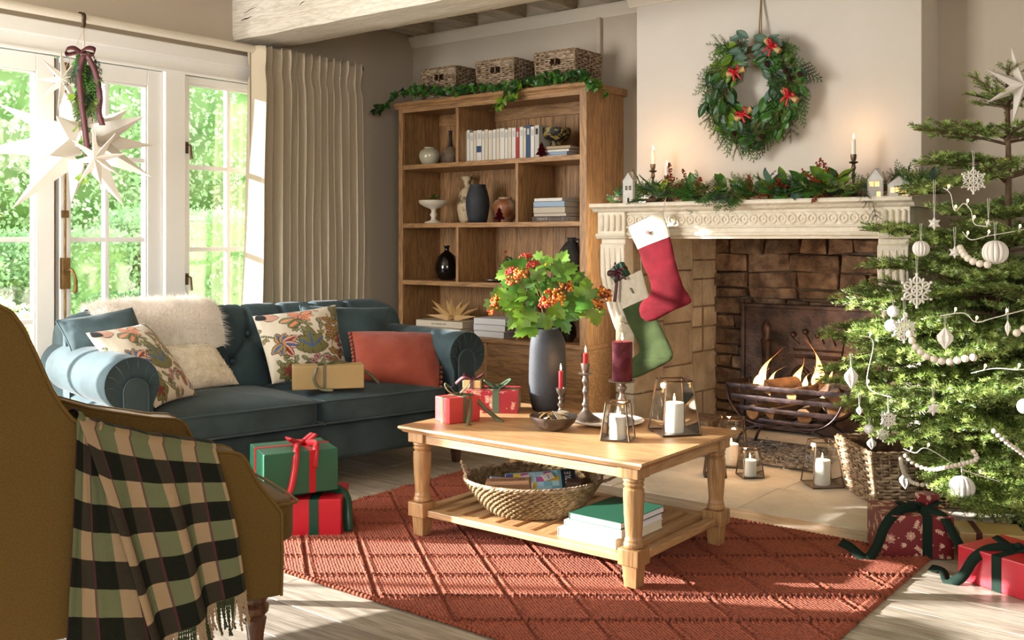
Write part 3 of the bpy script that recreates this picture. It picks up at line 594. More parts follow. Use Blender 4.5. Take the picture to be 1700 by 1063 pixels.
# spikes laid out around the hub: (angle in the plane facing the room, length, tilt towards the room)
for i, (a, L, dp) in enumerate(((155, .46, .1), (186, .46, .25), (228, .48, .2), (268, .34, .35), (306, .42, .2), (334, .42, .15), (19, .40, .3), (72, .30, .2), (105, .30, .3), (205, .42, -.7), (248, .3, -.5), (0, .36, -.6), (45, .3, -.5), (130, .36, -.6), (0, .25, 1.5), (110, .25, 1.9), (230, .25, 1.9))):
    m = MB(); q = R(a); d = V((math.cos(q), -dp, math.sin(q))); spike(m, d, L, .075, (0, 0, 0), 4, i); ob('spike', m, 'star_paper', bt, smooth=0)
ob('string', MB().tube([(0, 0, .1), tuple(bt.matrix_basis.inverted() @ (hk + V((.02, 0, -.06))))], .0015, 4), 'white_thread', bt)
for (px, py, t, Ro, n, lab, ph) in ((107, 133, 5.0, .165, 9, 'small nine-pointed white paper star hanging highest at the door', .3), (161, 263, 4.75, .15, 8, 'small white paper star with thin points in front of the huge one', .15)):
    p = at(px, py, t); s_ = thing('paper_star', lab, 'paper star', p, R(38), 'white paper stars at the window')
    ob('folded_paper', flat_star(n, Ro, Ro * .28, .035, ph), 'star_paper', s_, smooth=0)
    iv = Matrix.LocRotScale(p, Euler((0, 0, R(38))), None).inverted()
    ob('string', MB().tube([(0, 0, Ro * .3), tuple(iv @ (hk + V((.02, .005, -.06))))], .0014, 4), 'white_thread', s_)
# ================================================================ BOOKCASE
X0, X1, Y0, Y1 = -5.05, -3.44, 5.15, 5.58
bo = V((-4.245, 5.365, 0)); bc = thing('bookcase', 'tall oak bookcase with open compartments and drawers below', 'bookcase', bo)
def bb(nm, a, b, mt_, bev=.002, par=None): return ob(nm, MB().box(tuple(V(a) - bo), tuple(V(b) - bo)), mt_, par or bc, smooth=0, bev=bev)
bb('side_panel', (X0, Y0, .08), (X0 + .025, Y1, 2.13), 'shelf_oak_z'); bb('side_panel', (X1 - .025, Y0 + .01, .5), (X1, Y1, 2.13), 'shelf_oak_z')
bb('stile', (X0, Y0 - .004, .5), (X0 + .04, Y0 + .02, 2.13), 'shelf_oak_z'); bb('stile', (X1 - .05, Y0 - .004, .5), (X1 + .001, Y0 + .02, 2.13), 'shelf_oak_z')
bb('top_rail', (X0 + .04, Y0 - .002, 2.10), (X1 - .05, Y0 + .02, 2.132), 'shelf_oak_x')
tp = MB().prism([(x, z) for x, z in ((Y0 - .03, 2.172), (Y0 - .034, 2.16), (Y0 - .03, 2.15), (Y0 - .014, 2.14), (Y0 - .008, 2.128), (Y1, 2.128), (Y1, 2.172))], X0 - .03, X1 + .03, axis=0); tp.v = [tuple(V(p) - bo) for p in tp.v]
ob('top_board', tp, 'shelf_oak_x', bc, smooth=30, bev=.002)
SH = {1: 1.729, 2: 1.315, 3: .914, 4: .545}
for i in (1, 2, 3): bb('shelf', (X0 + .025, Y0 + .0, SH[i] - .032), (X1 - .025, Y1 - .02, SH[i]), 'shelf_oak_x')
bb('shelf', (X0 - .0, Y0 - .012, .515), (X1 + .012, Y1, .545), 'shelf_oak_x', .005)
for (x, a, b) in ((-4.503, SH[1], 2.11), (-3.989, SH[2], SH[1] - .03), (-4.503, SH[3], SH[2] - .03), (-3.989, .545, SH[3] - .03)):
    bb('divider', (x - .011, Y0 + .004, a), (x + .011, Y1 - .02, b), 'shelf_oak_z')
x = X0 + .02
while x < X1 - .03: bb('back_board', (x + .0012, Y1 - .018, .54), (min(x + .104, X1 - .02) - .0012, Y1 - .006, 2.13), 'shelf_oak_z', .002); x += .104
bb('back_rail', (X0 + .02, Y1 - .03, 2.04), (X1 - .02, Y1 - .016, 2.12), 'shelf_oak_x')
bb('base_cabinet', (X0 - .005, Y0 + .01, .07), (X1 + .012, Y1, .515), 'shelf_oak_x', .003); bb('plinth', (X0 + .01, Y0 + .03, 0), (X1 - .0, Y1 - .01, .07), 'shelf_oak_x')
for a, b in ((X0 + .035, -4.255), (-4.235, X1 - .035)):
    d_ = bb('drawer', (a, Y0 - .004, .115), (b, Y0 + .02, .50), 'shelf_oak_x', .003)
for x in (X0 - .003, -4.254, X1 - .03): bb('stile', (x, Y0 - .003, .07), (x + (.018 if x == -4.254 else .034), Y0 + .012, .515), 'shelf_oak_z', .002)
def X_at(px, Y): r_ = ray(px); return r_[0] * Y / r_[1]
def Hs(dpx, px, Y): return dpx / F * Y / ray(px)[1]
def pot(nm, lab, cat, px, Y, z, prof, h, w, mt_, n=28, extra=None, group='pottery in the oak bookcase'):
    t = thing(nm, lab, cat, (X_at(px, Y), Y, z), 0, group); mx_ = max(r_ for r_, _ in prof)
    ob('body', MB().lathe([(r_ / mx_ * w / 2, q * h) for r_, q in prof], n), mt_, t, smooth=60)
    return t
JAR = [(.45, 0), (.5, .02), (.75, .15), (.95, .4), (1, .58), (.9, .78), (.65, .9), (.52, .93), (.5, .97), (.55, 1), (.45, 1), (.42, .93), (.4, .9)]
pot('ginger_jar', 'small pale celadon jar on the top shelf at the left', 'vase', 713, 5.32, SH[1], JAR, .135, .155, 'celadon')
t = pot('bottle_vase', 'speckled round vase with dark thin neck half behind the divider', 'vase', 748, 5.42, SH[1], [(.4, 0), (.7, .05), (.95, .2), (1, .35), (.9, .52), (.6, .66), (.3, .74), (.22, .76)], .185, .15, 'speckled')
ob('neck', MB().lathe([(.017, .13), (.014, .16), (.011, .2), (.012, .245), (.015, .255), (.01, .255)], 16), 'rough_black', t)
t = pot('footed_bowl', 'black and gold crackled footed bowl on a book stack', 'bowl', 923, 5.36, SH[1] + .075, [(.45, 0), (.42, .06), (.35, .2), (.4, .3), (.75, .45), (.95, .65), (1, .85), (.97, 1), (.9, 1), (.85, .8), (.6, .6), (.1, .5)], .125, .2, 'gold_crackle')
def bk(lab, p, w, d, h, col, rot=0, page='page', spine=None, flat=True, group='', text=None, tcol='page_white', tsize=.02):
    """a closed book lying flat: w along x (spine faces -y), d deep, h thick; or upright with h tall and w thick"""
    t = thing('book', lab, 'book', p, rot, group)
    if flat:
        ob('cover', MB().box((-w / 2, -d / 2, 0), (w / 2, d / 2, .0025)).box((-w / 2, -d / 2, h - .0025), (w / 2, d / 2, h)).box((-w / 2, -d / 2, 0), (w / 2, -d / 2 + .003, h)), col, t, smooth=0, bev=.0008)
        ob('pages', MB().box((-w / 2 + .003, -d / 2 + .003, .0025), (w / 2 - .003, d / 2 - .003, h - .0025)), page, t, smooth=0)
        if text:
            c = bpy.data.curves.new('lettering', 'FONT'); c.body = text; c.size = tsize; c.align_x = 'CENTER'; c.align_y = 'CENTER'; c.extrude = .0002; c.materials.append(MT[tcol])
            letters(c, t, (0, -d / 2 - .0004, h / 2), (R(90), 0, 0))
    else:
        ob('cover', MB().box((-w / 2, -d / 2, 0), (-w / 2 + .0012, d / 2, h)).box((w / 2 - .0012, -d / 2, 0), (w / 2, d / 2, h)).box((-w / 2, -d / 2, 0), (w / 2, -d / 2 + .0015, h)), col, t, smooth=0)
        ob('pages', MB().box((-w / 2 + .0012, -d / 2 + .0015, .001), (w / 2 - .0012, d / 2 - .004, h - .003)), page, t, smooth=0)
    return t
for n_, c in (('bk_white', 'd9d4ca'), ('bk_cream', 'd2c7b2'), ('bk_grey', 'b9b6ae'), ('bk_blue', '27466b'), ('bk_red', 'a32a25'), ('bk_tan', 'b5aa97'), ('bk_brown', '4b3a33'), ('bk_green', '16513a'), ('bk_lilac', 'a6a7b8'), ('bk_kraft', 'a98f6c'), ('bk_sky', '8fa3b8'), ('bk_pink', 'c9a49b'), ('bk_black', '1a1d22')): mat(n_, c, .55)
ords = 'leftmost second third fourth fifth sixth seventh eighth ninth tenth eleventh twelfth thirteenth fourteenth fifteenth sixteenth seventeenth eighteenth nineteenth twentieth'.split()
xb = X_at(777, 5.3); xe = X_at(905, 5.3); i = 0; tot = xe - xb
wds = [.026, .018, .02, .016, .03, .014, .02, .024, .018, .02, .026, .016, .02, .022, .018, .02, .014, .022, .02, .024]; s_ = tot / sum(wds)
for w in wds:
    w *= s_; h = rnd.uniform(.198, .222) if i else .215; c = 'bk_cream bk_white bk_white bk_cream bk_white bk_white bk_cream bk_cream bk_white bk_cream bk_white bk_white bk_cream bk_white bk_red bk_white bk_cream bk_blue bk_white bk_grey'.split()[i]
    dn = {'bk_cream': 'cream', 'bk_white': 'white', 'bk_red': 'red and white', 'bk_blue': 'dark blue', 'bk_grey': 'grey'}[c]
    lab = ('%s upright %s paperback from the left on the top shelf' % (ords[i], dn)) if i else 'leftmost upright cream paperback on the top shelf'
    b_ = bk(lab, (xb + w / 2, 5.3, SH[1]), w * .96, .13, h, c, flat=False, group='upright paperbacks on the top shelf')
    ob('spine_label', MB().box((-w * .25, -.0662, h * .72), (w * .25, -.065, h * .9)), 'bk_grey' if c != 'bk_grey' else 'bk_black', b_, smooth=0)
    if i == 4: ob('spine_picture', MB().box((-w * .42, -.0664, h * .3), (w * .42, -.065, h * .5)), 'bk_blue', b_, smooth=0)
    xb += w; i += 1
g = 'small books under the footed bowl'; cx = X_at(932, 5.34)
for i, (w, h, c, lab) in enumerate(((.2, .018, 'bk_white', 'lowest white book under the black and gold bowl'), (.18, .018, 'bk_sky', 'pale blue book second from bottom under the gold bowl'), (.19, .016, 'bk_white', 'white book third from bottom under the footed bowl'), (.19, .02, 'bk_kraft', 'brown topped book directly beneath the footed bowl'))):
    bk(lab, (cx + .004 * i, 5.34, SH[1] + .0185 * i), w, .14, h, c, R(-4 + 3 * i), group=g)
def paper_tree(px, Y, z, h, lab):
    t = thing('paper_tree', lab, 'ornament', (X_at(px, Y), Y, z), R(20), 'dark red paper trees in the bookcase')
    for k_ in range(8):
        q = PI * k_ / 8; pts = [(0, 1), (.16, .74), (.1, .74), (.27, .48), (.17, .48), (.38, .2), (.1, .2), (.1, 0)]; poly = [(a * h, b * h) for a, b in pts] + [(-a * h, b * h) for a, b in pts[::-1][:-1]]
        ob('paper_leaf', MB().prism(poly, -.0005, .0005, axis=1, T=Matrix.Rotation(q, 4, 'Z')), 'felt_red', t, smooth=0)
paper_tree(899, 5.24, SH[1], .105, 'dark red folded paper tree beside the upright paperbacks')
paper_tree(829, 5.26, SH[2], .105, 'dark red folded paper tree in front of the rust glazed pot')
# second row
t = pot('cake_stand', 'cream pedestal dish with holly sprigs on the second shelf', 'pedestal dish', 720, 5.3, SH[2], [(.62, 0), (.6, .06), (.22, .14), (.16, .25), (.26, .38), (.15, .5), (.2, .62), (.6, .72), (.95, .86), (1, 1), (.96, 1), (.5, .82), (.05, .78)], .165, .215, 'cream_ceramic')
cake = t
pot('stone_vase', 'tall mottled stone vase with flared neck behind the black one', 'vase', 776, 5.46, SH[2], [(.6, 0), (.8, .08), (1, .3), (1, .5), (.75, .66), (.45, .75), (.36, .82), (.34, .9), (.55, .96), (.62, 1), (.5, 1), (.3, .92)], .335, .15, 'stone_vase')
pot('black_vase', 'matt black tapered vase in the second row of the bookcase', 'vase', 793, 5.32, SH[2], [(.6, 0), (.75, .02), (.9, .2), (1, .45), (.98, .62), (.85, .8), (.7, .93), (.68, 1), (.6, 1), (.6, .94)], .265, .165, 'black_ceramic')
pot('rust_pot', 'squat cream pot with rust glaze beside the divider', 'vase', 839, 5.4, SH[2], [(.55, 0), (.6, .04), (.85, .3), (1, .6), (.98, .75), (.8, .88), (.55, .93), (.55, 1), (.48, 1), (.45, .93)], .175, .17, 'rust_glaze')
g = 'book stack in the second row'; cx = X_at(928, 5.32); z = SH[2]
for i, (w, h, c, lab, tx) in enumerate(((.29, .034, 'bk_brown', 'dark brown cookbook at the bottom of the second row stack', 'CREATE  { - - - - - - }'), (.25, .02, 'bk_tan', 'thin tan book second from bottom above the brown one', None), (.25, .04, 'bk_tan', 'thick tan book in the middle of the second row stack', None), (.24, .035, 'bk_sky', 'pale blue book near the top of the second row stack', None), (.22, .022, 'bk_white', 'thin white book topmost of the second row stack', None))):
    bk(lab, (cx - .004 * i, 5.32, z), w, .2, h, c, R(1.5 * (i % 2)), group=g, text=tx, tsize=.024, tcol='bk_tan'); z += h + .0005
# third row
t = pot('glossy_bottle', 'glossy black round bottle at the left of the third row', 'bottle', 742, 5.32, SH[3], [(.5, 0), (.8, .06), (1, .3), (.98, .45), (.75, .68), (.35, .8), (.2, .84), (.18, .93), (.24, .95), (.24, 1), (.16, 1)], .245, .17, 'gloss_black')
t = pot('dark_jug', 'rough black stoneware jug at the right of the third row', 'jug', 949, 5.36, SH[3], [(.7, 0), (.85, .05), (.98, .3), (1, .55), (.9, .72), (.5, .88), (.32, .92), (.32, .97), (.38, 1), (.28, 1)], .3, .17, 'rough_black')
ob('handle', MB().tube(catmull([(.03, 0, .285), (.055, 0, .285), (.062, 0, .26), (.05, 0, .235)]), .008, 8), 'rough_black', t)
pot('small_plate', 'small pale pewter plate on the third shelf', 'plate', 822, 5.3, SH[3], [(.5, 0), (.55, .2), (1, .8), (1, 1), (.9, .9), (.5, .4), (.01, .4)], .016, .18, 'pewter', group='pottery in the oak bookcase')
t = pot('berry_vase', 'little dark vase holding a red berry twig on the third shelf', 'vase', 848, 5.38, SH[3], [(.6, 0), (1, .4), (.7, .8), (.5, 1), (.4, 1)], .07, .06, 'rough_black'); bvase = t
# bottom row
g = 'tan books under the gold paper star'; cx = X_at(745, 5.3)
bk('lower of two wide tan books beneath the gold paper star', (cx - .005, 5.31, .545), .44, .27, .045, 'bk_tan', group=g)
bk('upper wide tan book carrying the gold paper star', (cx + .01, 5.31, .5905), .42, .26, .045, 'bk_cream', R(2), group=g, text='EAT DRINK NAP', tsize=.018, tcol='bk_black')
st = thing('gold_paper_star', 'folded gold paper star half standing on the tan books', 'paper star', (X_at(752, 5.3), 5.3, .6365), R(15))
for k_ in range(9):
    m = MB(); a = R(8 + 164 * k_ / 8); d = V((math.cos(a), -.15 + .3 * (k_ % 2), math.sin(a) * .72)); spike(m, d, .2 if k_ not in (3, 4, 5) else .15, .032, (0, 0, .012), 4, k_); ob('folded_point', m, 'paper_kraft', st, smooth=0)
g = 'white book stack in the bottom row'; cx = X_at(829, 5.3); z = .5455
for i, (w, lab) in enumerate(((.265, 'lowest white and lilac book beside the tan ones'), (.27, 'middle white and lilac book of the bottom row stack'), (.265, 'topmost white and lilac book of the bottom row stack'))):
    bk(lab, (cx, 5.29, z), w, .2, .042, 'page_white', R(2 * i - 2), page='bk_lilac', group=g); z += .0425
pot('grey_vase', 'grey cylinder vase low in the bookcase behind the bouquet', 'vase', 921, 5.42, .5455, [(.8, 0), (1, .05), (1, .8), (.7, .95), (.7, 1), (.6, 1)], .25, .13, 'pewter')
pot('dark_glass_vase', 'small glossy dark vase low at the right of the bookcase', 'vase', 945, 5.28, .5455, [(.5, 0), (1, .25), (.95, .5), (.4, .75), (.35, .9), (.5, 1), (.4, 1)], .2, .1, 'gloss_black')
# wicker baskets
def weave(w, d, h, rows, taper=.94, sp=.022, r=.0052, hole=None, skew=0):
    """basket wall woven round upright stakes"""
    per = 2 * (w + d); ns = int(per / sp) | 1; st_ = MB(); wv = MB(); cr_ = .02
    def loop(s, z, off):
        f = taper + (1 - taper) * z / h; W, D = w * f / 2 + off, d * f / 2 + off; s = (s % 1.) * per
        if s < w: return V((-W + 2 * W * s / w, -D, z))
        s -= w
        if s < d: return V((W, -D + 2 * D * s / d, z))
        s -= d
        if s < w: return V((W - 2 * W * s / w, D, z))
        s -= w; return V((-W, D - 2 * D * s / d, z))
    def inh(p): return hole and p.y < 0 and abs(p.y + d * .5 * (taper + (1 - taper) * p.z / h)) < .02 and abs(p.x - hole[0]) < hole[2] and abs(p.z - hole[1]) < hole[3]
    for i in range(ns):
        s = i / ns
        q = [loop(s, z, 0) for z in (0, h * .5, h)]
        if hole and abs(q[1].x - hole[0]) < hole[2] and q[1].y < 0 and abs(abs(q[1].y) - d / 2) < .02: st_.tube([loop(s, 0, 0), loop(s, hole[1] - hole[3], 0)], r * .6, 4); st_.tube([loop(s, hole[1] + hole[3], 0), loop(s, h, 0)], r * .6, 4)
        else: st_.tube(q, r * .6, 4)
    for k_ in range(rows):
        z = (k_ + .5) * h / rows; pts = []
        for i in range(2 * ns + 1):
            p = loop(i / (2 * ns) + k_ * .0007, z + .0012 * math.sin(i * 1.7 + k_), (r * 1.1 if (i // 1 + 2 * (k_ % 2)) % 4 in (0, 1) else -r * .9))
            if inh(p):
                if len(pts) > 1: wv.tube(pts, r, 4, caps=True)
                pts = []
            else: pts.append(p)
        if len(pts) > 1: wv.tube(pts, r, 4)
    rim = MB()
    for k_ in (0, 1): rim.tube([loop(i / 60, h + .002, .004 * math.sin(i * 2.1 + k_ * PI)) + V((0, 0, .004 * math.cos(i * 2.1 + k_ * PI))) for i in range(61)], r * 1.15, 5)
    for c_ in (0, w, w + d, 2 * w + d): rim.tube([loop(c_ / per, z, .004) for z in (0, h)], r * 1.3, 6)
    fl2 = MB(); W_, D_ = w * taper / 2 - .008, d * taper / 2 - .008; fl2.box((-W_, -D_, 0), (W_, D_, .008)).box((-W_, D_ - .002, 0), (W_, D_, h * .96)).box((-W_, -D_, 0), (-W_ + .002, D_, h * .96)).box((W_ - .002, -D_, 0), (W_, D_, h * .96)).box((-W_, -D_, 0), (W_, -D_ + .002, h * (.6 if hole else .96)))  # basket floor plus an added dark liner, shade for the weave gaps
    return wv, st_, rim, fl2
wv, st_, rim, fl2 = weave(.31, .29, .225, 16, sp=.034, r=.0056, hole=(.0, .165, .036, .018))
mw = [mesh('woven_wall', wv, 'wicker', 60), mesh('stake', st_, 'wicker', 60), mesh('rim', rim, 'wicker_dark', 60), mesh('inner_wall', fl2, 'bark', 0)]
b1 = None
for (px, Y, lab, rz) in ((726, 5.36, 'square wicker basket nearest the wall corner on top of the bookcase', 0), (819, 5.36, 'middle square wicker basket on top of the bookcase', 1), (921, 5.35, 'right-hand square wicker basket on top of the bookcase', -1)):
    rr = thing('wicker_basket', lab, 'basket', (X_at(px, 5.2) , Y, 2.1725), R(rz), 'wicker baskets on the bookcase')
    for me, nm in zip(mw, ('woven_wall', 'stake', 'rim', 'inner_wall')): link(nm, me, rr)
    ob('handle_bar', MB().tube([(0, -.145, .143), (0, -.145, .187)], .004, 5), 'wicker_dark', rr)
# ================================================================ SOFA
SO = V((-3.70, 3.20, 0)); SA = R(78)
sofa = thing('sofa', 'long dark teal velvet sofa with scroll arms and buttoned back', 'sofa', SO, SA)
SM = Matrix.LocRotScale(SO, Euler((0, 0, SA)), None)
ob('base', MB().box((-.93, .02, .125), (.95, .9, .30)), 'velvet_teal', sofa, bev=.02)
def rbox(a, b, r, crown=0, n=14, puff=0):
    """soft box: superellipsoid-like cushion with crowned top"""
    m = MB(); A, B = V(a), V(b); c = (A + B) / 2; h = (B - A) / 2
    def f(u, v):
        th = 2 * PI * u; ph = PI * (v - .5); e = .22
        s_ = lambda q: math.copysign(abs(math.sin(q)) ** e, math.sin(q)); k_ = lambda q: math.copysign(abs(math.cos(q)) ** e, math.cos(q))
        x, y, z = k_(ph) * k_(th), k_(ph) * s_(th), s_(ph)
        zz = z * h.z + (crown * (1 - x * x) * (1 - y * y) if z > 0 else 0) + .004 * fbm(x * 3 + c.x * 5, y * 3, 0)
        return (c.x + x * h.x * (1 + puff * (1 - z * z)), c.y + y * h.y * (1 + puff * (1 - z * z)), c.z + zz)
    m.grid(96, 40, f, closeu=True); return m
for i, (a, b) in enumerate(((-.79, .03), (.035, .79))):
    cu = ob('seat_cushion', rbox((a, -.04, .305), (b, .68, .435), .03, .045), 'velvet_teal', sofa, smooth=70)
    e = .003; P = [(a + .015, -.035), (b - .015, -.035)]
    for z in (.424, .318): ob('piping', MB().tube(catmull([(a + .005, .4, z), (a + .006, .0, z), (a + .02, -.034, z), ((a + b) / 2, -.04, z), (b - .02, -.034, z), (b - .006, .0, z), (b - .005, .4, z)], 5), .0045, 6), 'velvet_teal_light', cu, smooth=70)
def armprof(s_, q=1.):
    cx, cz, r_ = .885, .59, .118 * q; pts = [(.795 + .02 * (1 - q) * 4, .13 if q == 1 else .3), (.795 + .02 * (1 - q) * 4, .5)]
    pts += [(cx + r_ * math.cos(a), cz + r_ * math.sin(a)) for a in [PI * 1.08 - i * PI * 1.5 / 22 for i in range(23)]]
    pts += [(.935, .46), (.93 - .03 * (1 - q) * 4, .13 if q == 1 else .3)]
    return [(s_ * x + .01, z) for x, z in pts]
for s_ in (-1, 1):
    pr = armprof(s_); pr = pr[::-1] if s_ < 0 else pr; n = len(pr); ys_ = [-.03, -.036, -.03, .0, .3, .6, .9]; off = [.92, .975, 1., 1, 1, 1, 1]; m = MB(); vs = []
    cx, cz = s_ * .885, .59
    for y, o_ in zip(ys_, off): vs += [(cx + (x - cx) * o_, y if y > .55 else y, cz + (z - cz) * (o_ if z > .3 else 1)) for x, z in pr]
    fs = [(j * n + i, j * n + (i + 1) % n, (j + 1) * n + (i + 1) % n, (j + 1) * n + i) for j in range(len(ys_) - 1) for i in range(n)] + [tuple(range(n - 1, -1, -1)), tuple(range(len(vs) - n, len(vs)))]
    m.add(vs, fs); A = ob('arm', m, 'velvet_teal', sofa, smooth=50)
    # oval facing panel with piping, pleats fanning out to the rim
    oc = (s_ * .872 + .01, .56); ov = [(oc[0] + .052 * math.cos(a), oc[1] + .055 * math.sin(a)) for a in [PI - i * PI / 12 for i in range(13)]] + [(oc[0] + .05, .3), (oc[0] - .045, .3)]
    ob('arm_facing', MB().prism(ov if s_ < 0 else ov, -.046, -.03, axis=1), 'velvet_teal', A, bev=.005, smooth=40)
    ob('piping', MB().tube([(x, -.044, z) for x, z in ov[-1:] + ov[:14]], .0042, 6), 'velvet_teal_light', A, smooth=70)
    for i in range(8):
        a = PI * 1.02 - i * PI * 1.05 / 7; c_, d_ = math.cos(a), math.sin(a)
        ob('pleat', MB().tube([(oc[0] + .056 * c_, -.036, oc[1] + .058 * d_), (cx + .085 * c_ + .01, -.043, cz + .085 * d_), (cx + .108 * c_ + .01, -.034, cz + .108 * d_), (cx + .119 * c_ + .01, -.0, cz + .119 * d_)], [.001, .0022, .002, .001], 5), 'velvet_teal', A, smooth=70)
# buttoned back
BP = [(.66, .36), (.655, .46), (.66, .56), (.68, .66), (.70, .73), (.72, .785), (.76, .825), (.81, .84), (.865, .825), (.90, .78), (.915, .70), (.92, .5), (.92, .13)]
bl = catmull([(0, y, z) for y, z in BP], 7); NB = len(bl); btn = []
for r_, (z, off) in enumerate(((.70, 0), (.56, .5))):
    for i in range(-4, 5): btn.append(((i + off) * .205 + .0, z))
bt_ = [(x, z) for x, z in btn if abs(x) < .8]
up_ = [b for b in bt_ if b[1] > .6]; lo_ = [b for b in bt_ if b[1] < .6]; seg = [(a, b) for a in up_ for b in lo_ if abs(a[0] - b[0]) < .15] + [(a, (a[0], .9)) for a in up_] + [(b, (b[0], .3)) for b in lo_]
def disp(x, z, j):
    zz = z if j < NB * .55 else 2 * .84 - z + .0
    if j > NB * .72: return 0
    d = 0
    for bx, bz in bt_: q = (x - bx) ** 2 + (zz - bz) ** 2; d -= .03 * math.exp(-q / .0011) + .018 * math.exp(-q / .006)
    for (a, b) in seg:
        vx, vz = b[0] - a[0], b[1] - a[1]; t_ = max(0, min(1, ((x - a[0]) * vx + (zz - a[1]) * vz) / (vx * vx + vz * vz))); q = (x - a[0] - vx * t_) ** 2 + (zz - a[1] - vz * t_) ** 2
        if q < .004: d -= .014 * math.exp(-q / .00022)
    return d
NX = 300; vs = []
for j, p in enumerate(bl):
    q0, q1 = bl[max(j - 1, 0)], bl[min(j + 1, NB - 1)]; ty, tz = q1.y - q0.y, q1.z - q0.z; L = math.hypot(ty, tz) or 1; ny, nz = -tz / L, ty / L
    for i in range(NX):
        x = -.93 + 1.88 * i / (NX - 1); e = max(0, (abs(x - .01) - .78) / .16); drop = .05 * e * e * (p.z > .6); d = disp(x, p.z, j) * (1 - min(1, e)) + .012
        vs.append((x, p.y + ny * d, p.z + nz * d - drop))
m = MB(); m.add(vs, [(j * NX + i, (j + 1) * NX + i, (j + 1) * NX + i + 1, j * NX + i + 1) for j in range(NB - 1) for i in range(NX - 1)])
for s_ in (0, NX - 1): m.f.append(tuple(j * NX + s_ for j in (range(NB) if s_ else range(NB - 1, -1, -1)))); m.m.append(0)
bk_ = ob('back', m, 'velvet_teal', sofa, smooth=80)
for x, z in bt_:
    y = .66 if z < .6 else .695; ob('button', MB().ball((x, y + .03, z), .014, 10, 6, (1, .5, 1)), 'velvet_teal', bk_)
for x in (-.87, .89):
    for y in (.06, .84): ob('leg', MB().frustum((.034, .034), (.055, .055), 0, .127, (x, y)), 'dark_leg', sofa, smooth=0, bev=.004)
# ================================================================ CUSHIONS
def canvas(n, bg): return np.tile(np.array(bg, float), (n, n, 1))
def petal(c, x, y, a, L, w, col, inner=None, ol=.008, lin=(.02, .018, .015)):
    """pointed leaf from (x,y), angle a, length L, width w; y runs downwards"""
    n = c.shape[0]; Y, X = np.mgrid[0:n, 0:n] / n; dx, dy = X - x, Y - y; u = dx * math.cos(a) + dy * math.sin(a); v = -dx * math.sin(a) + dy * math.cos(a)
    t = np.clip(u / L, 0, 1); hw = w / 2 * np.sin(np.pi * t ** .8) ** .9; ins = (u > 0) & (u < L)
    c[ins & (abs(v) < hw + ol)] = lin; c[ins & (abs(v) < hw - ol * .2)] = col
    if inner is not None: c[ins & (abs(v) < hw * .38) & (t > .1) & (t < .85)] = inner
def line(c, pts, w, col):
    n = c.shape[0]; Y, X = np.mgrid[0:n, 0:n] / n
    for (a, b) in zip(pts[:-1], pts[1:]):
        vx, vy = b[0] - a[0], b[1] - a[1]; t = np.clip(((X - a[0]) * vx + (Y - a[1]) * vy) / (vx * vx + vy * vy + 1e-9), 0, 1); c[np.hypot(X - a[0] - vx * t, Y - a[1] - vy * t) < w] = col
def disc(c, x, y, r, col, ol=0, lin=(.02, .018, .015)):
    n = c.shape[0]; Y, X = np.mgrid[0:n, 0:n] / n; d = np.hypot(X - x, Y - y); c[d < r + ol] = lin; c[d < r] = col
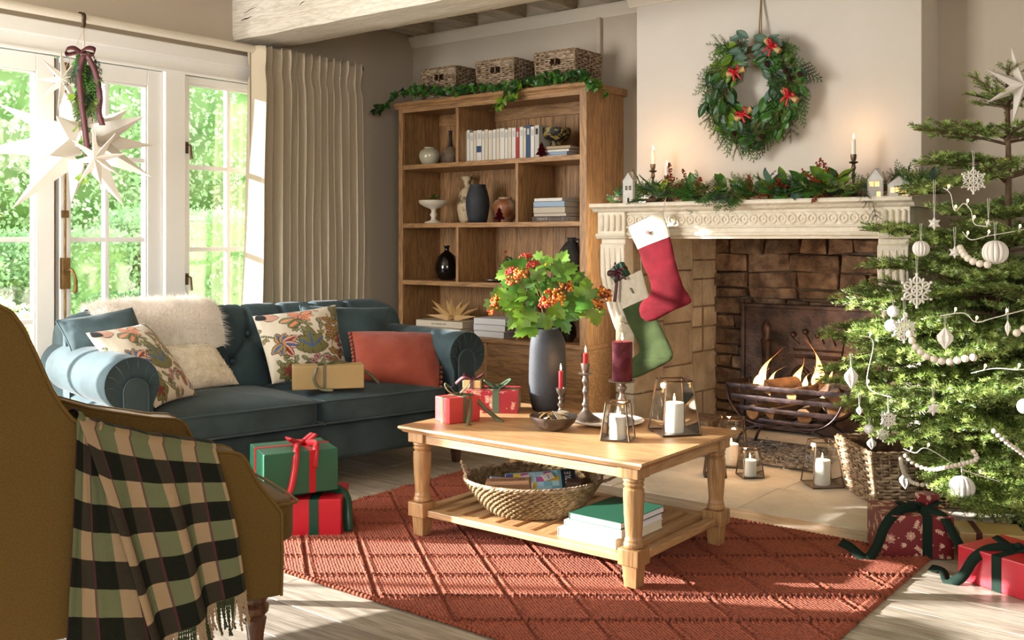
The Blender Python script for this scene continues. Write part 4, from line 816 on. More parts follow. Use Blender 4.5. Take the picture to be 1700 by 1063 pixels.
def crewel(n=190):
    H = hexc; cr, gr, ol_, pk, rd_, bl_, oc, pe, dk, sg = H('cfc5b3'), H('6d6a3c'), H('8a8250'), H('c99a86'), H('7d2a22'), H('3c5f8e'), H('a07d45'), H('d98e6c'), H('1d1d24'), H('7d7f58')
    c = canvas(n, cr); q_ = random.Random(12)
    for i in range(46):
        x, y, a = q_.random(), q_.random(), q_.uniform(0, 360); k_ = q_.choice((gr, sg, sg, ol_, pk))
        for s_ in (-40, 0, 40)[:q_.choice((1, 3, 3))]: petal(c, x, y, R(a + s_), .075, .034, k_, None, .0045)
    line(c, [(.0, .33), (.12, .42), (.3, .5), (.42, .62), (.55, .63)], .012, dk); line(c, [(.0, .33), (.12, .42), (.3, .5), (.42, .62), (.55, .63)], .007, sg)
    line(c, [(.82, .15), (.86, .4), (.8, .6), (.92, .85)], .008, H('9b6a4c')); line(c, [(.25, .75), (.4, .9), (.6, 1)], .01, dk); line(c, [(.25, .75), (.4, .9), (.6, 1)], .006, sg)
    for a in (-100, -62, -20, 15, 60, 100, 140): petal(c, .17, .52, R(a), .24 if a in (-20, 15, 60) else .17, .1, pk if a in (-20, 15, 60) else oc, rd_ if a in (-20, 60) else bl_)
    for a, L in ((-90, .3), (-135, .2), (-45, .22), (180, .2), (0, .22), (155, .13), (25, .14)): petal(c, .53, .60, R(a), L, .16, gr, None)
    disc(c, .53, .54, .09, gr)
    for a, L in ((-90, .2), (-140, .16), (-38, .18)): line(c, [(.53, .61), (.53 + L * math.cos(R(a)), .61 + L * math.sin(R(a)))], .013, bl_)
    for y, k in ((.22, -1), (.24, 1), (.33, -1), (.37, 1), (.45, -1), (.5, 1), (.66, -1), (.68, 1), (.78, -1)): petal(c, .85 - .01 * k, y + .04, R(180 + 25) if k < 0 else R(-25), .13, .085, oc, H('8a6433'))
    for a in (150, 180, 205, 100, 60, 20, -15): petal(c, .5, .1, R(a), .16, .07, pe, None, .005)
    petal(c, .06, .04, R(20), .2, .16, pk); petal(c, .02, .02, R(45), .12, .1, dk); petal(c, .3, .3, R(-30), .22, .12, gr, pe); petal(c, .22, .2, R(-10), .2, .1, sg, pe)
    for x, y, a in ((.42, .2, 30), (.45, .3, 60), (.68, .2, 80), (.72, .27, 110), (.38, .72, 40), (.33, .7, 110), (.45, .76, 60), (.08, .72, 60), (.13, .78, 90), (.6, .3, 200), (.95, .2, 60), (.93, .3, 80), (.62, .85, 300), (.3, .95, 280), (.5, .92, 200)): petal(c, x, y, R(a), .11, .05, sg, None, .005)
    for a in range(0, 360, 45): petal(c, .2, .88, R(a + 10), .14, .1, gr, None, .005)
    for a in range(0, 360, 72): petal(c, .2, .88, R(a), .09, .03, rd_, None, .003)
    for x, y in ((.58, .74), (.7, .76), (.52, .8)):
        for a in range(0, 360, 60): disc(c, x + .028 * math.cos(R(a)), y + .028 * math.sin(R(a)), .016, H('b98a8c'), .006)
        disc(c, x, y, .014, rd_)
    for x, y in ((.95, .45), (.97, .6), (.92, .7), (.93, .55)): petal(c, x - .05, y, R(-30), .08, .04, rd_, None, .004); petal(c, x - .04, y + .02, R(60), .06, .04, rd_, None, .004)
    petal(c, .8, .92, R(-120), .16, .08, oc, rd_); petal(c, .88, .95, R(-60), .14, .07, pk, bl_); petal(c, .98, .02, R(110), .25, .1, sg, None); petal(c, .9, .0, R(80), .2, .08, gr, None)
    return c
def sample(c, u, v): n = c.shape[0]; return tuple(c[min(n - 1, max(0, int(v * n))), min(n - 1, max(0, int(u * n)))]) + (1,)
def setprint(me, cols):
    at_ = me.color_attributes.new('print', 'FLOAT_COLOR', 'POINT'); at_.data.foreach_set('color', np.array(cols, dtype=np.float32).ravel())
attrmat('crewel', .85, .6, 220, .15); attrmat('gift_print', .45, .1, 40)
def pillow(nm, lab, cor, th, mats, group=None, n=46, piping=None, pin=.05, wr=.006, cv=None, cat='cushion', sgn=1, k=2.2):
    c = [V(p) for p in cor]; ctr = sum(c, V()) / 4; c = [p - ctr for p in c]; nr_ = (c[1] - c[0]).cross(c[3] - c[0]).normalized() * -1
    if nr_.dot(ctr - V((0, 0, 1.2))) > 0: nr_ = -nr_        # towards the room
    t = thing(nm, lab, cat, ctr, 0, group); W = (c[1] - c[0]).length
    def base(u, v):
        a, b = 2 * u - 1, 2 * v - 1; uu = .5 + .5 * a * (1 - pin * (1 - b * b) * abs(a)); vv = .5 + .5 * b * (1 - pin * 1.3 * (1 - a * a) * abs(b))
        return (c[0] * (1 - uu) + c[1] * uu) * (1 - vv) + (c[3] * (1 - uu) + c[2] * uu) * vv
    def f(side):
        def g(u, v):
            # finer near the rim
            u_, v_ = .5 - .5 * math.cos(PI * u), .5 - .5 * math.cos(PI * v); a, b = abs(2 * u_ - 1), abs(2 * v_ - 1)
            h = max(0, (1 - a ** k) * (1 - b ** k)) ** .5 * th / 2; h += wr * noise.noise(V((u_ * 5 + ctr.x * 3, v_ * 5, side * 3))) * (h > 0) * min(1, h / (th * .2)) + wr * .6 * math.sin(u_ * 40 + v_ * 8) * max(0, a - .75) * 4 * min(1, h / (th * .2))
            return base(u_, v_) + nr_ * h * side
        return g
    m = MB(); m.grid(n, n, f(1)); m.k = 1 if len(mats) > 1 else 0; m.grid(n, n, f(-1)); m.f = [fc if i < (n - 1) ** 2 else fc[::-1] for i, fc in enumerate(m.f)]
    o = ob('cover', m, mats, t, smooth=85)
    if cv is not None:
        cols = []
        for j in range(n):
            for i in range(n): cols.append(sample(cv, .5 - .5 * math.cos(PI * i / (n - 1)), .5 - .5 * math.cos(PI * j / (n - 1))))
        setprint(o.data, cols + [c4(hexc('cfc6b6'))] * (n * n))
    if piping: ob('piping', MB().tube([base(u, v) for u, v in [(i / 20, 0) for i in range(20)] + [(1, i / 20) for i in range(20)] + [(1 - i / 20, 1) for i in range(20)] + [(0, 1 - i / 20) for i in range(21)]], .005, 6), piping, t, smooth=80)
    return t, base, c, nr_
cv = crewel()
A4 = lambda *q: [at(*p) for p in q]
pillow('cushion', 'teal velvet cushion behind the patterned one by the near arm', A4((93, 533, 4.66), (219, 512, 4.87), (262, 602, 4.76), (122, 594, 4.62)), .13, ['velvet_teal'], 'teal cushions on the sofa', piping='velvet_teal_light')
pillow('cushion', 'leaf-embroidered cream cushion leaning against the near sofa arm', A4((142, 553, 4.45), (240, 537, 4.78), (327, 656, 4.66), (258, 678, 4.37)), .15, ['crewel', 'linen_cuff'], 'embroidered cushions on the sofa', n=190, cv=cv)
t_, b_, c_, n_ = pillow('cushion', 'small cream woven rectangular cushion with loose threads', A4((262, 576, 4.90), (350, 571, 5.15), (397, 638, 5.02), (308, 650, 4.80)), .13, ['cream_weave'], wr=.008)
m = MB()
for i in range(1, 9):
    m.tube([b_(i / 9, v / 10) + n_ * (.058 * max(0, (1 - abs(2 * i / 9 - 1) ** 2.2) * (1 - abs(2 * v / 10 - 1) ** 2.2)) ** .5 + .005) for v in range(11)], .002, 4)
    if i < 6: m.tube([b_(v / 14, i / 6) + n_ * (.058 * max(0, (1 - abs(2 * i / 6 - 1) ** 2.2) * (1 - abs(2 * v / 14 - 1) ** 2.2)) ** .5 + .005) for v in range(15)], .002, 4)
rr = random.Random(4)
for i in range(900):
    u, v = rr.random(), rr.random() ** 2; p = b_(u, v) + n_ * (.06 * max(0, (1 - abs(2 * u - 1) ** 2.2) * (1 - abs(2 * v - 1) ** 2.2)) ** .5 + .003); q = V((rr.gauss(0, 1), rr.gauss(0, 1), rr.gauss(0, 1))) * .006
    m.add([p, p + q, p + q * .5 + n_ * .004], [(0, 1, 2)])
ob('raised_thread', m, 'cream_weave', t_, kind='stuff')
pillow('cushion', 'teal velvet cushion behind the embroidered one near the far arm', A4((498, 507, 5.5), (649, 511, 5.72), (642, 612, 5.52), (510, 624, 5.3)), .16, ['velvet_teal'], 'teal cushions on the sofa', piping='velvet_teal_light')
pillow('cushion', 'leaf-embroidered cream cushion behind the gold gift', A4((419, 525, 5.22), (557, 506, 5.52), (580, 629, 5.32), (452, 638, 5.06)), .15, ['crewel', 'linen_cuff'], 'embroidered cushions on the sofa', n=190, cv=cv)
t_, b_, c_, n_ = pillow('cushion', 'terracotta cushion with pompom trim at the far arm', A4((583, 551, 5.36), (735, 554, 5.55), (729, 647, 5.24), (592, 629, 5.12)), .15, ['terracotta'], pin=.03)
for i in range(12):
    for s_ in (0, 1): ob('pompom', MB().ball(b_(s_, (i + .5) / 12) + (c_[1] - c_[0]).normalized() * (.010 if s_ else -.010), .0105, 8, 6), 'terracotta', t_, smooth=60)
# fur throw over the sofa back
def onback(x, s, o_):   # s: 0..1 from the seat side of the back over the top
    j = s * (NB - 1) * .8; j0 = int(j); p = bl[j0].lerp(bl[min(j0 + 1, NB - 1)], j - j0); q0, q1 = bl[max(j0 - 1, 0)], bl[min(j0 + 2, NB - 1)]; ty, tz = q1.y - q0.y, q1.z - q0.z; L = math.hypot(ty, tz)
    return V((x, p.y - tz / L * o_, p.z + ty / L * o_)), V((0, -tz / L, ty / L))
ft = thing('fur_throw', 'fluffy white and pinkish fur throw over the sofa back', 'throw', SO, SA); 
fx0, fx1 = -.80, -.16
def ff(u, v):
    x = fx0 + (fx1 - fx0) * u; s = .30 + .7 * v - .06 * math.sin(u * PI); e = 4 * u * (1 - u); return onback(x, min(1, max(.12, s)), .022 + .022 * min(1, e * 2.5) + .01 * fbm(u * 6, v * 5, 2))[0]
ob('pelt', MB().grid(60, 40, ff), 'fur_white', ft, smooth=80, solid=.01)
m = MB(); rr = random.Random(9)
for i in range(16000):
    u, v = rr.random(), rr.random(); p = V(ff(u, v)); nn = onback(0, .3 + .7 * v, 0)[1]; d = (nn * .012 + V((rr.gauss(0, .008), rr.gauss(0, .006), rr.gauss(-.004, .008)))); w = V((.0012, 0, .0006))
    if u < .05 or u > .95: d += V((-.02 if u < .5 else .02, 0, 0)) * rr.random()
    m.add([p + nn * .004 - w, p + nn * .004 + w, p + nn * .006 + d * 1.6], [(0, 1, 2)])
ob('fur', m, 'fur_white', ft, kind='stuff', smooth=0)
# ================================================================ ARMCHAIR
CO = V((-2.60, 1.885, 0)); CA = R(71); CM = Matrix.LocRotScale(CO, Euler((0, 0, CA)), None)
ch = thing('armchair', 'mustard gold velvet armchair with curved sides seen from behind', 'armchair', CO, CA)
prf = [(.055, .2), (.058, .3), (.056, .434), (.036, .462), (-.0, .508), (-.022, .545), (-.044, .59), (-.058, .608), (-.08, .618), (-.149, .628), (-.33, .672), (-.45, .718), (-.49, .75), (-.515, .785), (-.538, .829), (-.572, .914), (-.6, .982), (-.626, 1.023), (-.66, 1.045), (-.71, 1.045), (-.76, 1.02), (-.80, .95), (-.80, .6), (-.74, .2)]
for s_ in (-1, 1):
    a, b = (-.36, -.25) if s_ < 0 else (.25, .36)
    S = ob('side', MB().prism(prf, a, b, axis=1), 'velvet_gold', ch, smooth=40, bev=.008)
    for y in (a + .003, b - .003): ob('piping', MB().tube([(x, y, z) for x, z in prf[:-2]], .0045, 6), 'velvet_gold_piping', S, smooth=70)
ob('back', MB().prism([(-.60, .3), (-.63, .95), (-.66, 1.02), (-.71, 1.04), (-.76, 1.01), (-.79, .95), (-.79, .6), (-.73, .2), (-.5, .2)], -.26, .26, axis=1), 'velvet_gold', ch, smooth=40, bev=.02)
ob('seat_frame', MB().box((-.7, -.26, .2), (.06, .26, .31)), 'velvet_gold', ch, bev=.015)
sc2 = ob('seat_cushion', rbox((-.6, -.262, .305), (.15, .262, .44), .03, .03), 'velvet_gold', ch, smooth=70)
ob('piping', MB().tube(catmull([(.0, -.26, .428), (.13, -.257, .428), (.147, -.2, .43), (.15, 0, .432), (.147, .2, .43), (.13, .257, .428), (.0, .26, .428)], 5), .0045, 6), 'velvet_gold_piping', sc2, smooth=70)
lp = [(.018, 0), (.017, .02), (.024, .09), (.031, .13), (.024, .138), (.036, .15), (.038, .165), (.028, .175), (.034, .185), (.034, .205)]
for x, y in ((-.0, -.3), (-.0, .3)): ob('leg', MB().lathe(lp, 20, Matrix.Translation((x, y, 0))), 'dark_leg', ch, smooth=40)
for x, y in ((-.72, -.3), (-.72, .3)): ob('leg', MB().frustum((.032, .032), (.05, .05), 0, .205, (x, y)), 'dark_leg', ch, smooth=0, bev=.003)
# plaid throw over the near arm
m_, n, l, b = nodes('plaid'); uv = n.new('ShaderNodeUVMap'); sp = n.new('ShaderNodeSeparateXYZ'); l.new(uv.outputs[0], sp.inputs[0])
def mth(op, a, b_=None):
    q = n.new('ShaderNodeMath'); q.operation = op
    for i, x in enumerate((a, b_)):
        if x is None: continue
        if isinstance(x, (int, float)): q.inputs[i].default_value = x
        else: l.new(x, q.inputs[i])
    return q.outputs[0]
fu = mth('FRACT', mth('DIVIDE', sp.outputs[0], .102)); fv = mth('FRACT', mth('DIVIDE', sp.outputs[1], .142))
cu_, cv_ = mth('LESS_THAN', fu, .42), mth('LESS_THAN', fv, .5); pu = mth('MULTIPLY', mth('GREATER_THAN', fu, .42), mth('LESS_THAN', fu, .48))
def mixc(f, A_, B_):
    q = n.new('ShaderNodeMix'); q.data_type = 'RGBA'
    if isinstance(f, float): q.inputs[0].default_value = f
    else: l.new(f, q.inputs[0])
    for i, x in ((6, A_), (7, B_)):
        if isinstance(x, str): q.inputs[i].default_value = c4(hexc(x))
        else: l.new(x, q.inputs[i])
    return q.outputs[2]
lt = mixc(cu_, '666a4c', 'a08667'); dk = mixc(cu_, '0f130c', '342d24'); cc = mixc(cv_, lt, dk); cc = mixc(mth('MULTIPLY', pu, .7), cc, '5a2f38')
nz = n.new('ShaderNodeTexNoise'); nz.inputs['Scale'].default_value = 420; l.new(uv.outputs[0], nz.inputs[0]); cc = mixc(mth('MULTIPLY', nz.outputs['Fac'], .16), cc, '4a4637'); l.new(cc, b.inputs['Base Color'])
bp = n.new('ShaderNodeBump'); bp.inputs['Strength'].default_value = .6; bp.inputs['Distance'].default_value = .004; l.new(nz.outputs['Fac'], bp.inputs['Height']); l.new(bp.outputs[0], b.inputs['Normal']); b.inputs['Roughness'].default_value = .95; b.inputs['Specular IOR Level'].default_value = .15
def armz(x):
    for (a, za), (b_, zb_) in zip(prf[:-3], prf[1:-2]):
        if b_ <= x <= a: return za + (zb_ - za) * (a - x) / (a - b_ + 1e-9)
    return .62
cosx = math.cos
def chairpt(px, py, yl):
    dx, dy = ray(px); c_, s_ = math.cos(CA), math.sin(CA); bx, by = CO.x - yl * s_, CO.y + yl * c_; det = -dx * s_ + dy * c_
    t = (-bx * s_ + by * c_) / det; x = (dx * by - dy * bx) / det; return x, 1.2 + (398 - py) / F * t
def cloth_uv(o, nu, nv, sx, sy, ox=0, oy=0, skew=0):
    me = o.data; uvl = me.uv_layers.new(name='UVMap'); vi = np.zeros(len(me.loops), dtype=np.int32); me.loops.foreach_get('vertex_index', vi); u = (vi % nu) / (nu - 1); v = (vi // nu) / (nv - 1)
    uvl.data.foreach_set('uv', np.stack([ox + u * sx + skew * v, oy + v * sy], 1).astype(np.float32).ravel())
def hang(xt0, xt1, B0, B1, yo, nf, amp, ph):
    """cloth over the near arm: top from xt0 to xt1, bottom corners B0, B1 (x, z)"""
    def f(u, v):
        xt = xt0 + (xt1 - xt0) * u; za = armz(xt)
        if v < .05: q = v / .05; return V((xt, -.235 - .01 * q, za - .12 + .12 * q))
        if v < .14:
            q = (v - .05) / .09; a = PI * q; return V((xt + .01 * math.sin(a), -.245 - .13 * (1 - math.cos(a)) / 2, za + .008 + .012 * math.sin(a) + .008 * fbm(u * 5 + ph, 0, 7) * math.sin(a)))
        q = (v - .14) / .86; xb = B0[0] + (B1[0] - B0[0]) * u; zb_ = B0[1] + (B1[1] - B0[1]) * u; x = xt + (xb - xt) * q; z = za + .008 + (zb_ - za) * q
        y = -.375 - yo * min(1, q * 4) - .02 * q - amp * min(1, .04 + q * 1.5) * (.5 + .5 * math.sin(u * nf + ph + 1.2 * q)) - .004 * fbm(u * 9, v * 6)
        return V((x + .012 * math.sin(u * nf * 1. + ph + .8) * min(1, q * 2), y, z))
    return f
pt = thing('plaid_throw', 'green and beige plaid wool throw with fringe over the armchair side', 'throw', CO, CA)
B0, B1 = chairpt(243, 1085, -.40), chairpt(392, 978, -.40); T0, T1 = -.478, -.135
fA = hang(T0, T1, B0, B1, .018, 13., .035, .6)
o = ob('front_fold', MB().grid(90, 130, fA), 'plaid', pt, smooth=85, solid=.004); cloth_uv(o, 90, 130, .42, .64, 0, 0, 0)
C0, C1 = chairpt(104, 1090, -.385), chairpt(250, 1085, -.385)
fB = hang(-.482, -.42, C0, C1, .0, 5., .014, 2.)
o = ob('back_fold', MB().grid(50, 130, fB), 'plaid', pt, smooth=85, solid=.004); cloth_uv(o, 50, 130, .22, .66, .047, 0)
fg = MB(); rr = random.Random(5); mat('fringe_green', '39422a', .95); mat('fringe_beige', '9c8468', .95)
for i in range(74):
    u = i / 73; p = fA(u, 1); fg.k = 0 if int(u * .42 / .047) % 2 else 1; L = rr.uniform(.07, .10); sx = rr.uniform(-.012, .02)
    for h_ in (0, PI): fg.tube([p + V((sx * q * q + .0022 * math.cos(q * 26 + h_), .0022 * math.sin(q * 26 + h_), -L * q)) for q in [j / 12 for j in range(13)]], .0018, 4)
ob('fringe', fg, ['fringe_green', 'fringe_beige'], pt, kind='stuff', smooth=60)
# ================================================================ RUG
m_, n, l, b = nodes('rug_wool'); tc = n.new('ShaderNodeTexCoord'); mpn = n.new('ShaderNodeMapping'); mpn.inputs['Rotation'].default_value = (0, 0, R(-38)); mpn.inputs['Scale'].default_value = (70, 125, 1); l.new(tc.outputs['Object'], mpn.inputs[0])
vo = n.new('ShaderNodeTexVoronoi'); vo.inputs['Scale'].default_value = 1; vo.inputs['Randomness'].default_value = .35; l.new(mpn.outputs[0], vo.inputs['Vector'])
rp = n.new('ShaderNodeValToRGB'); rp.color_ramp.elements[0].color = c4(hexc('a9583c')); rp.color_ramp.elements[1].color = c4(hexc('541f14')); rp.color_ramp.elements[0].position = .3; rp.color_ramp.elements[1].position = .75  # crevices of the weave shaded darker in the wool colour
nz = n.new('ShaderNodeTexNoise'); nz.inputs['Scale'].default_value = 18; l.new(tc.outputs['Object'], nz.inputs[0]); hs = n.new('ShaderNodeHueSaturation'); mr = n.new('ShaderNodeMapRange'); mr.inputs[3].default_value = .8; mr.inputs[4].default_value = 1.2
l.new(nz.outputs['Fac'], mr.inputs[0]); l.new(mr.outputs[0], hs.inputs['Value']); l.new(vo.outputs['Distance'], rp.inputs[0]); l.new(rp.outputs[0], hs.inputs['Color']); at_ = n.new('ShaderNodeAttribute'); at_.attribute_name = 'print'; mxn = n.new('ShaderNodeMix'); mxn.data_type = 'RGBA'; l.new(at_.outputs['Fac'], mxn.inputs[0]); l.new(hs.outputs[0], mxn.inputs[6]); mxn.inputs[7].default_value = c4(hexc('3a140d')); l.new(mxn.outputs[2], b.inputs['Base Color']); b.inputs['Roughness'].default_value = .95  # the print layer here carries painted shade for the lattice grooves
mi = n.new('ShaderNodeMath'); mi.operation = 'SUBTRACT'; mi.inputs[0].default_value = 1; l.new(vo.outputs['Distance'], mi.inputs[1]); bp = n.new('ShaderNodeBump'); bp.inputs['Strength'].default_value = 1; bp.inputs['Distance'].default_value = .006; l.new(mi.outputs[0], bp.inputs['Height']); l.new(bp.outputs[0], b.inputs['Normal'])
RX0, RX1, RY0, RY1 = -3.40, -1.075, 2.345, 3.95
rug = thing('rug', 'large terracotta wool rug with raised diamond lattice under the coffee table', 'rug', ((RX0 + RX1) / 2, (RY0 + RY1) / 2, 0)); rw, rh = (RX1 - RX0) / 2, (RY1 - RY0) / 2
nx, ny = 440, 310; groove_shade = 0; gx_, gy_ = np.meshgrid(np.linspace(-rw, rw, nx), np.linspace(-rh, rh, ny)); H_ = np.full(gx_.shape, .0095)
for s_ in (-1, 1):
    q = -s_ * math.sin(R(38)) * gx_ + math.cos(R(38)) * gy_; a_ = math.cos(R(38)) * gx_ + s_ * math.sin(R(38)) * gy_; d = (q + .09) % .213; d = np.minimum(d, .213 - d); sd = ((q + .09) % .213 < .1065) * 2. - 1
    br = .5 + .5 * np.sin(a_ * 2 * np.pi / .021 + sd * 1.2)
    groove_shade = np.maximum(groove_shade, np.exp(-(d / .012) ** 2) * (.75 + .45 * np.sin(a_ * 2 * np.pi / .021)) * (1.1 if s_ == 1 else .45))  # dashed shadow of the lattice grooves, painted into the rug colour
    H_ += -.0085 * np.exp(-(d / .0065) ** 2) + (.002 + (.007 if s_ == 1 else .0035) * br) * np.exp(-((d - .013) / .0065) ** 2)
ed = np.minimum(rw - abs(gx_), 9); H_ += .003 * np.exp(-((ed - .03) / .008) ** 2) - .003 * np.exp(-((ed - .045) / .005) ** 2)
H_ *= np.clip((np.minimum(rw - abs(gx_), rh - abs(gy_))) / .008, .2, 1)
m = MB(); m.v = list(zip(gx_.ravel().tolist(), gy_.ravel().tolist(), H_.ravel().tolist())); idx = np.arange(nx * ny).reshape(ny, nx); m.f = np.stack([idx[:-1, :-1], idx[:-1, 1:], idx[1:, 1:], idx[1:, :-1]], -1).reshape(-1, 4).tolist(); m.m = [0] * len(m.f)
o = ob('woven_field', m, 'rug_wool', rug, smooth=80); shade_c = np.repeat(np.clip(groove_shade, 0, 1).ravel()[:, None], 4, 1); setprint(o.data, shade_c)
for s_ in (-1, 1):
    m = MB(); N_ = 118
    for i in range(N_):
        x = -rw + 2 * rw * (i + .5) / N_; m.ball((x, s_ * (rh + .002), .007), .0105, 8, 5, (1.05, 1.25, .7))
    ob('braided_edge', m, 'rug_wool', rug, kind='stuff', smooth=80)
# ================================================================ COFFEE TABLE
TZ = .009; tb = thing('coffee_table', 'light oak coffee table with turned legs and slatted lower shelf', 'coffee table', (-2.285, 3.28, TZ)); ztop = .441
hx, hy = .567, .38
tpf = [(hx, ztop), (hx, ztop - .008), (hx - .004, ztop - .013), (hx - .012, ztop - .018), (hx - .016, ztop - .024)]
m = MB(); vs = []
for x, z in [(hx - .002, ztop)] + tpf[1:]: y = hy - (hx - x); vs += [(-x, -y, z), (x, -y, z), (x, y, z), (-x, y, z)]
m.add(vs, [(0, 1, 2, 3)] + [(4 * j + 4 + i, 4 * j + 4 + (i + 1) % 4, 4 * j + (i + 1) % 4, 4 * j + i) for j in range(len(vs) // 4 - 1) for i in range(4)] + [tuple(range(len(vs) - 1, len(vs) - 5, -1))])
ob('table_top', m, 'table_oak_x', tb, smooth=25)
lx, ly = .495, .31
for s_ in (-1, 1):
    ob('apron', MB().box((-lx, s_ * (ly + .02) - .01, .375), (lx, s_ * (ly + .02) + .01, .418)), 'table_oak_x', tb, smooth=0, bev=.002)
    ob('apron', MB().box((s_ * (lx + .02) - .01, -ly, .375), (s_ * (lx + .02) + .01, ly, .418)), 'table_oak_y', tb, smooth=0, bev=.002)
    ob('shelf_rail', MB().box((-lx, s_ * ly - .022, .082), (lx, s_ * ly + .022, .108)), 'table_oak_x', tb, smooth=0, bev=.003)
    ob('shelf_rail', MB().box((s_ * lx - .02, -ly, .082), (s_ * lx + .02, ly, .108)), 'table_oak_y', tb, smooth=0, bev=.003)
tp_ = [(.029, .135), (.034, .139), (.0355, .146), (.034, .152), (.030, .156), (.0325, .162), (.029, .168), (.0285, .18), (.034, .25), (.0365, .31), (.036, .335), (.030, .341), (.030, .344), (.036, .349), (.036, .355), (.0315, .359), (.037, .365), (.0375, .372), (.034, .378)]
lgm = MB().box((-.041, -.041, .376), (.041, .041, .4185)).box((-.041, -.041, .078), (.041, .041, .135)).lathe(tp_, 32).frustum((.05, .05), (.06, .06), 0, .08)
lme = mesh('leg', lgm, 'table_oak_z', 35)
for s_ in (-1, 1):
    for q in (-1, 1): o = link('leg', lme, tb, loc=(s_ * lx, q * ly, 0)); md = o.modifiers.new('bevel', 'BEVEL'); md.width = .0035; md.segments = 2; md.limit_method = 'ANGLE'; md.angle_limit = R(50)
sm = mesh('slat', MB().box((-.0275, -ly + .02, .089), (.0275, ly - .02, .106)), 'table_oak_y', 0)
for i in range(11): link('slat', sm, tb, loc=(-.42 + i * .084, 0, 0))
TT = TZ + ztop
# ---------------------------------------------------------------- candles, lanterns
def flame(par, z, s=1.):
    fo = ob('flame', MB().lathe([(.0005, 0), (.003 * s, .003 * s), (.0045 * s, .009 * s), (.0035 * s, .017 * s), (.0015 * s, .025 * s), (.0003, .031 * s)], 10), 'flame', par, loc=(0, 0, z), smooth=80); return fo
def candle(lab, loc, r_, h, mt_, glow=.35, group='lit candles', top=None):
    t = thing('candle', lab, 'candle', loc, 0, group)
    ob('wax', MB().lathe([(r_ * .97, 0), (r_, .003), (r_, h - .004), (r_ * .96, h), (r_ * .8, h - .002), (r_ * .3, h - .005), (.001, h - .005)], 28 if r_ > .015 else 14), mt_, t, smooth=40)
    ob('wick', MB().tube([(0, 0, h - .006), (0, 0, h + .006)], .001, 5), 'wick', t); flame(t, h + .003, 1.0 if r_ > .015 else .9)
    if glow:
        l_ = bpy.data.lights.new('candle_glow', 'POINT'); l_.energy = glow * (2.2 if r_ > .02 else 1); l_.color = (1, .55, .25); l_.shadow_soft_size = .012; o = bpy.data.objects.new('candle_glow', l_); COL.objects.link(o); o.location = (0, 0, h + .035); o.parent = t
    return t
def lantern(lab, loc, rot, b_, t_, h, group='glass and metal candle lanterns'):
    t = thing('lantern', lab, 'lantern', loc, rot, group); B, T_ = b_ / 2, t_ / 2; fr_ = MB(); w = .0034
    cs = [(-1, -1), (1, -1), (1, 1), (-1, 1)]
    for i in range(4):
        a, c_ = cs[i], cs[(i + 1) % 4]; e = MB().tube([(a[0] * B, a[1] * B, .004), (a[0] * T_, a[1] * T_, h)], w, 4); ob('edge_bar', e, 'bronze', t, smooth=0)
        for k_, z in ((B, .004), (T_, h)): ob('rim_bar', MB().tube([(a[0] * k_, a[1] * k_, z), (c_[0] * k_, c_[1] * k_, z)], w * 1.1, 4), 'bronze', t, smooth=0)
        m = MB(); f_ = .985; m.add([(a[0] * B * f_, a[1] * B * f_, .006), (c_[0] * B * f_, c_[1] * B * f_, .006), (c_[0] * T_ * f_, c_[1] * T_ * f_, h - .003), (a[0] * T_ * f_, a[1] * T_ * f_, h - .003)], [(0, 1, 2, 3)]); ob('glass_pane', m, 'lantern_glass', t, smooth=0)
    ob('base_plate', MB().box((-B, -B, 0), (B, B, .003)), 'pewter', t, smooth=0)
    for s_ in (-1, 1): ob('ring_hinge', MB().tube([(s_ * (T_ + .004) + .006 * math.cos(q), 0, h + .006 + .006 * math.sin(q)) for q in [i * PI / 5 for i in range(11)]], .0012, 5), 'bronze', t)
    return t
w_ = 0
L = [('large glass lantern at the right end of the coffee table', (-1.90, 3.455, TT), 51, .155, .105, .205, .0365, .115), ('small glass lantern near the front edge of the coffee table', (-2.004, 3.21, TT), 20, .108, .076, .14, .031, .085),
     ('tall glass lantern on the hearth beside the tree basket', (-1.824, 4.80, .0), 43, .155, .105, .215, .038, .12), ('small glass lantern on the hearth just right of the table leg', tuple(on(1245, 791)), 45, .108, .076, .14, .032, .08),
     ('small glass lantern on the hearth half hidden by the table leg', tuple(on(1187, 790)), 30, .108, .076, .14, .032, .08), ('large glass lantern on the hearth behind the coffee table corner', tuple(on(1214, 772)), 20, .17, .12, .25, .038, .11)]
cl = ['white pillar candle in the large lantern on the coffee table', 'white pillar candle in the small lantern on the coffee table', 'white pillar candle in the tall lantern beside the tree basket', 'white candle in the small hearth lantern right of the table leg', 'white candle in the small hearth lantern behind the table leg', 'white candle in the large lantern behind the coffee table corner']
for (lab, p, r_, b_, t_, h, cr_, chh), c_ in zip(L, cl): lantern(lab, p, R(r_), b_, t_, h); candle(c_, (p[0], p[1], p[2] + .0035), cr_, chh, 'wax_white', .3, 'white candles in the lanterns')
def stick(nm, lab, loc, h, prof, mt_, group='metal candle holders'):
    t = thing(nm, lab, 'candlestick', loc, 0, group); ob('turned_stem', MB().lathe([(r_, z * h) for r_, z in prof], 24), mt_, t, smooth=50); return t
pt_ = onY(1010, 703, 3.5); pc = on(1008, 702.5, TT); 
t = thing('serving_plate', 'flat white plate under the candlesticks on the coffee table', 'plate', (pc.x, pc.y, TT + .0)); ob('plate_body', MB().lathe([(.09, 0), (.1, .002), (.15, .012), (.152, .015), (.148, .016), (.1, .006), (.001, .006)], 48), 'plate_white', t, smooth=60)
S1 = [(.033, 0), (.033, .05), (.026, .1), (.014, .17), (.009, .24), (.008, .3), (.014, .36), (.015, .42), (.008, .47), (.007, .55), (.012, .61), (.012, .65), (.008, .69), (.010, .76), (.018, .84), (.021, .97), (.022, 1), (.016, 1), (.012, .92)]
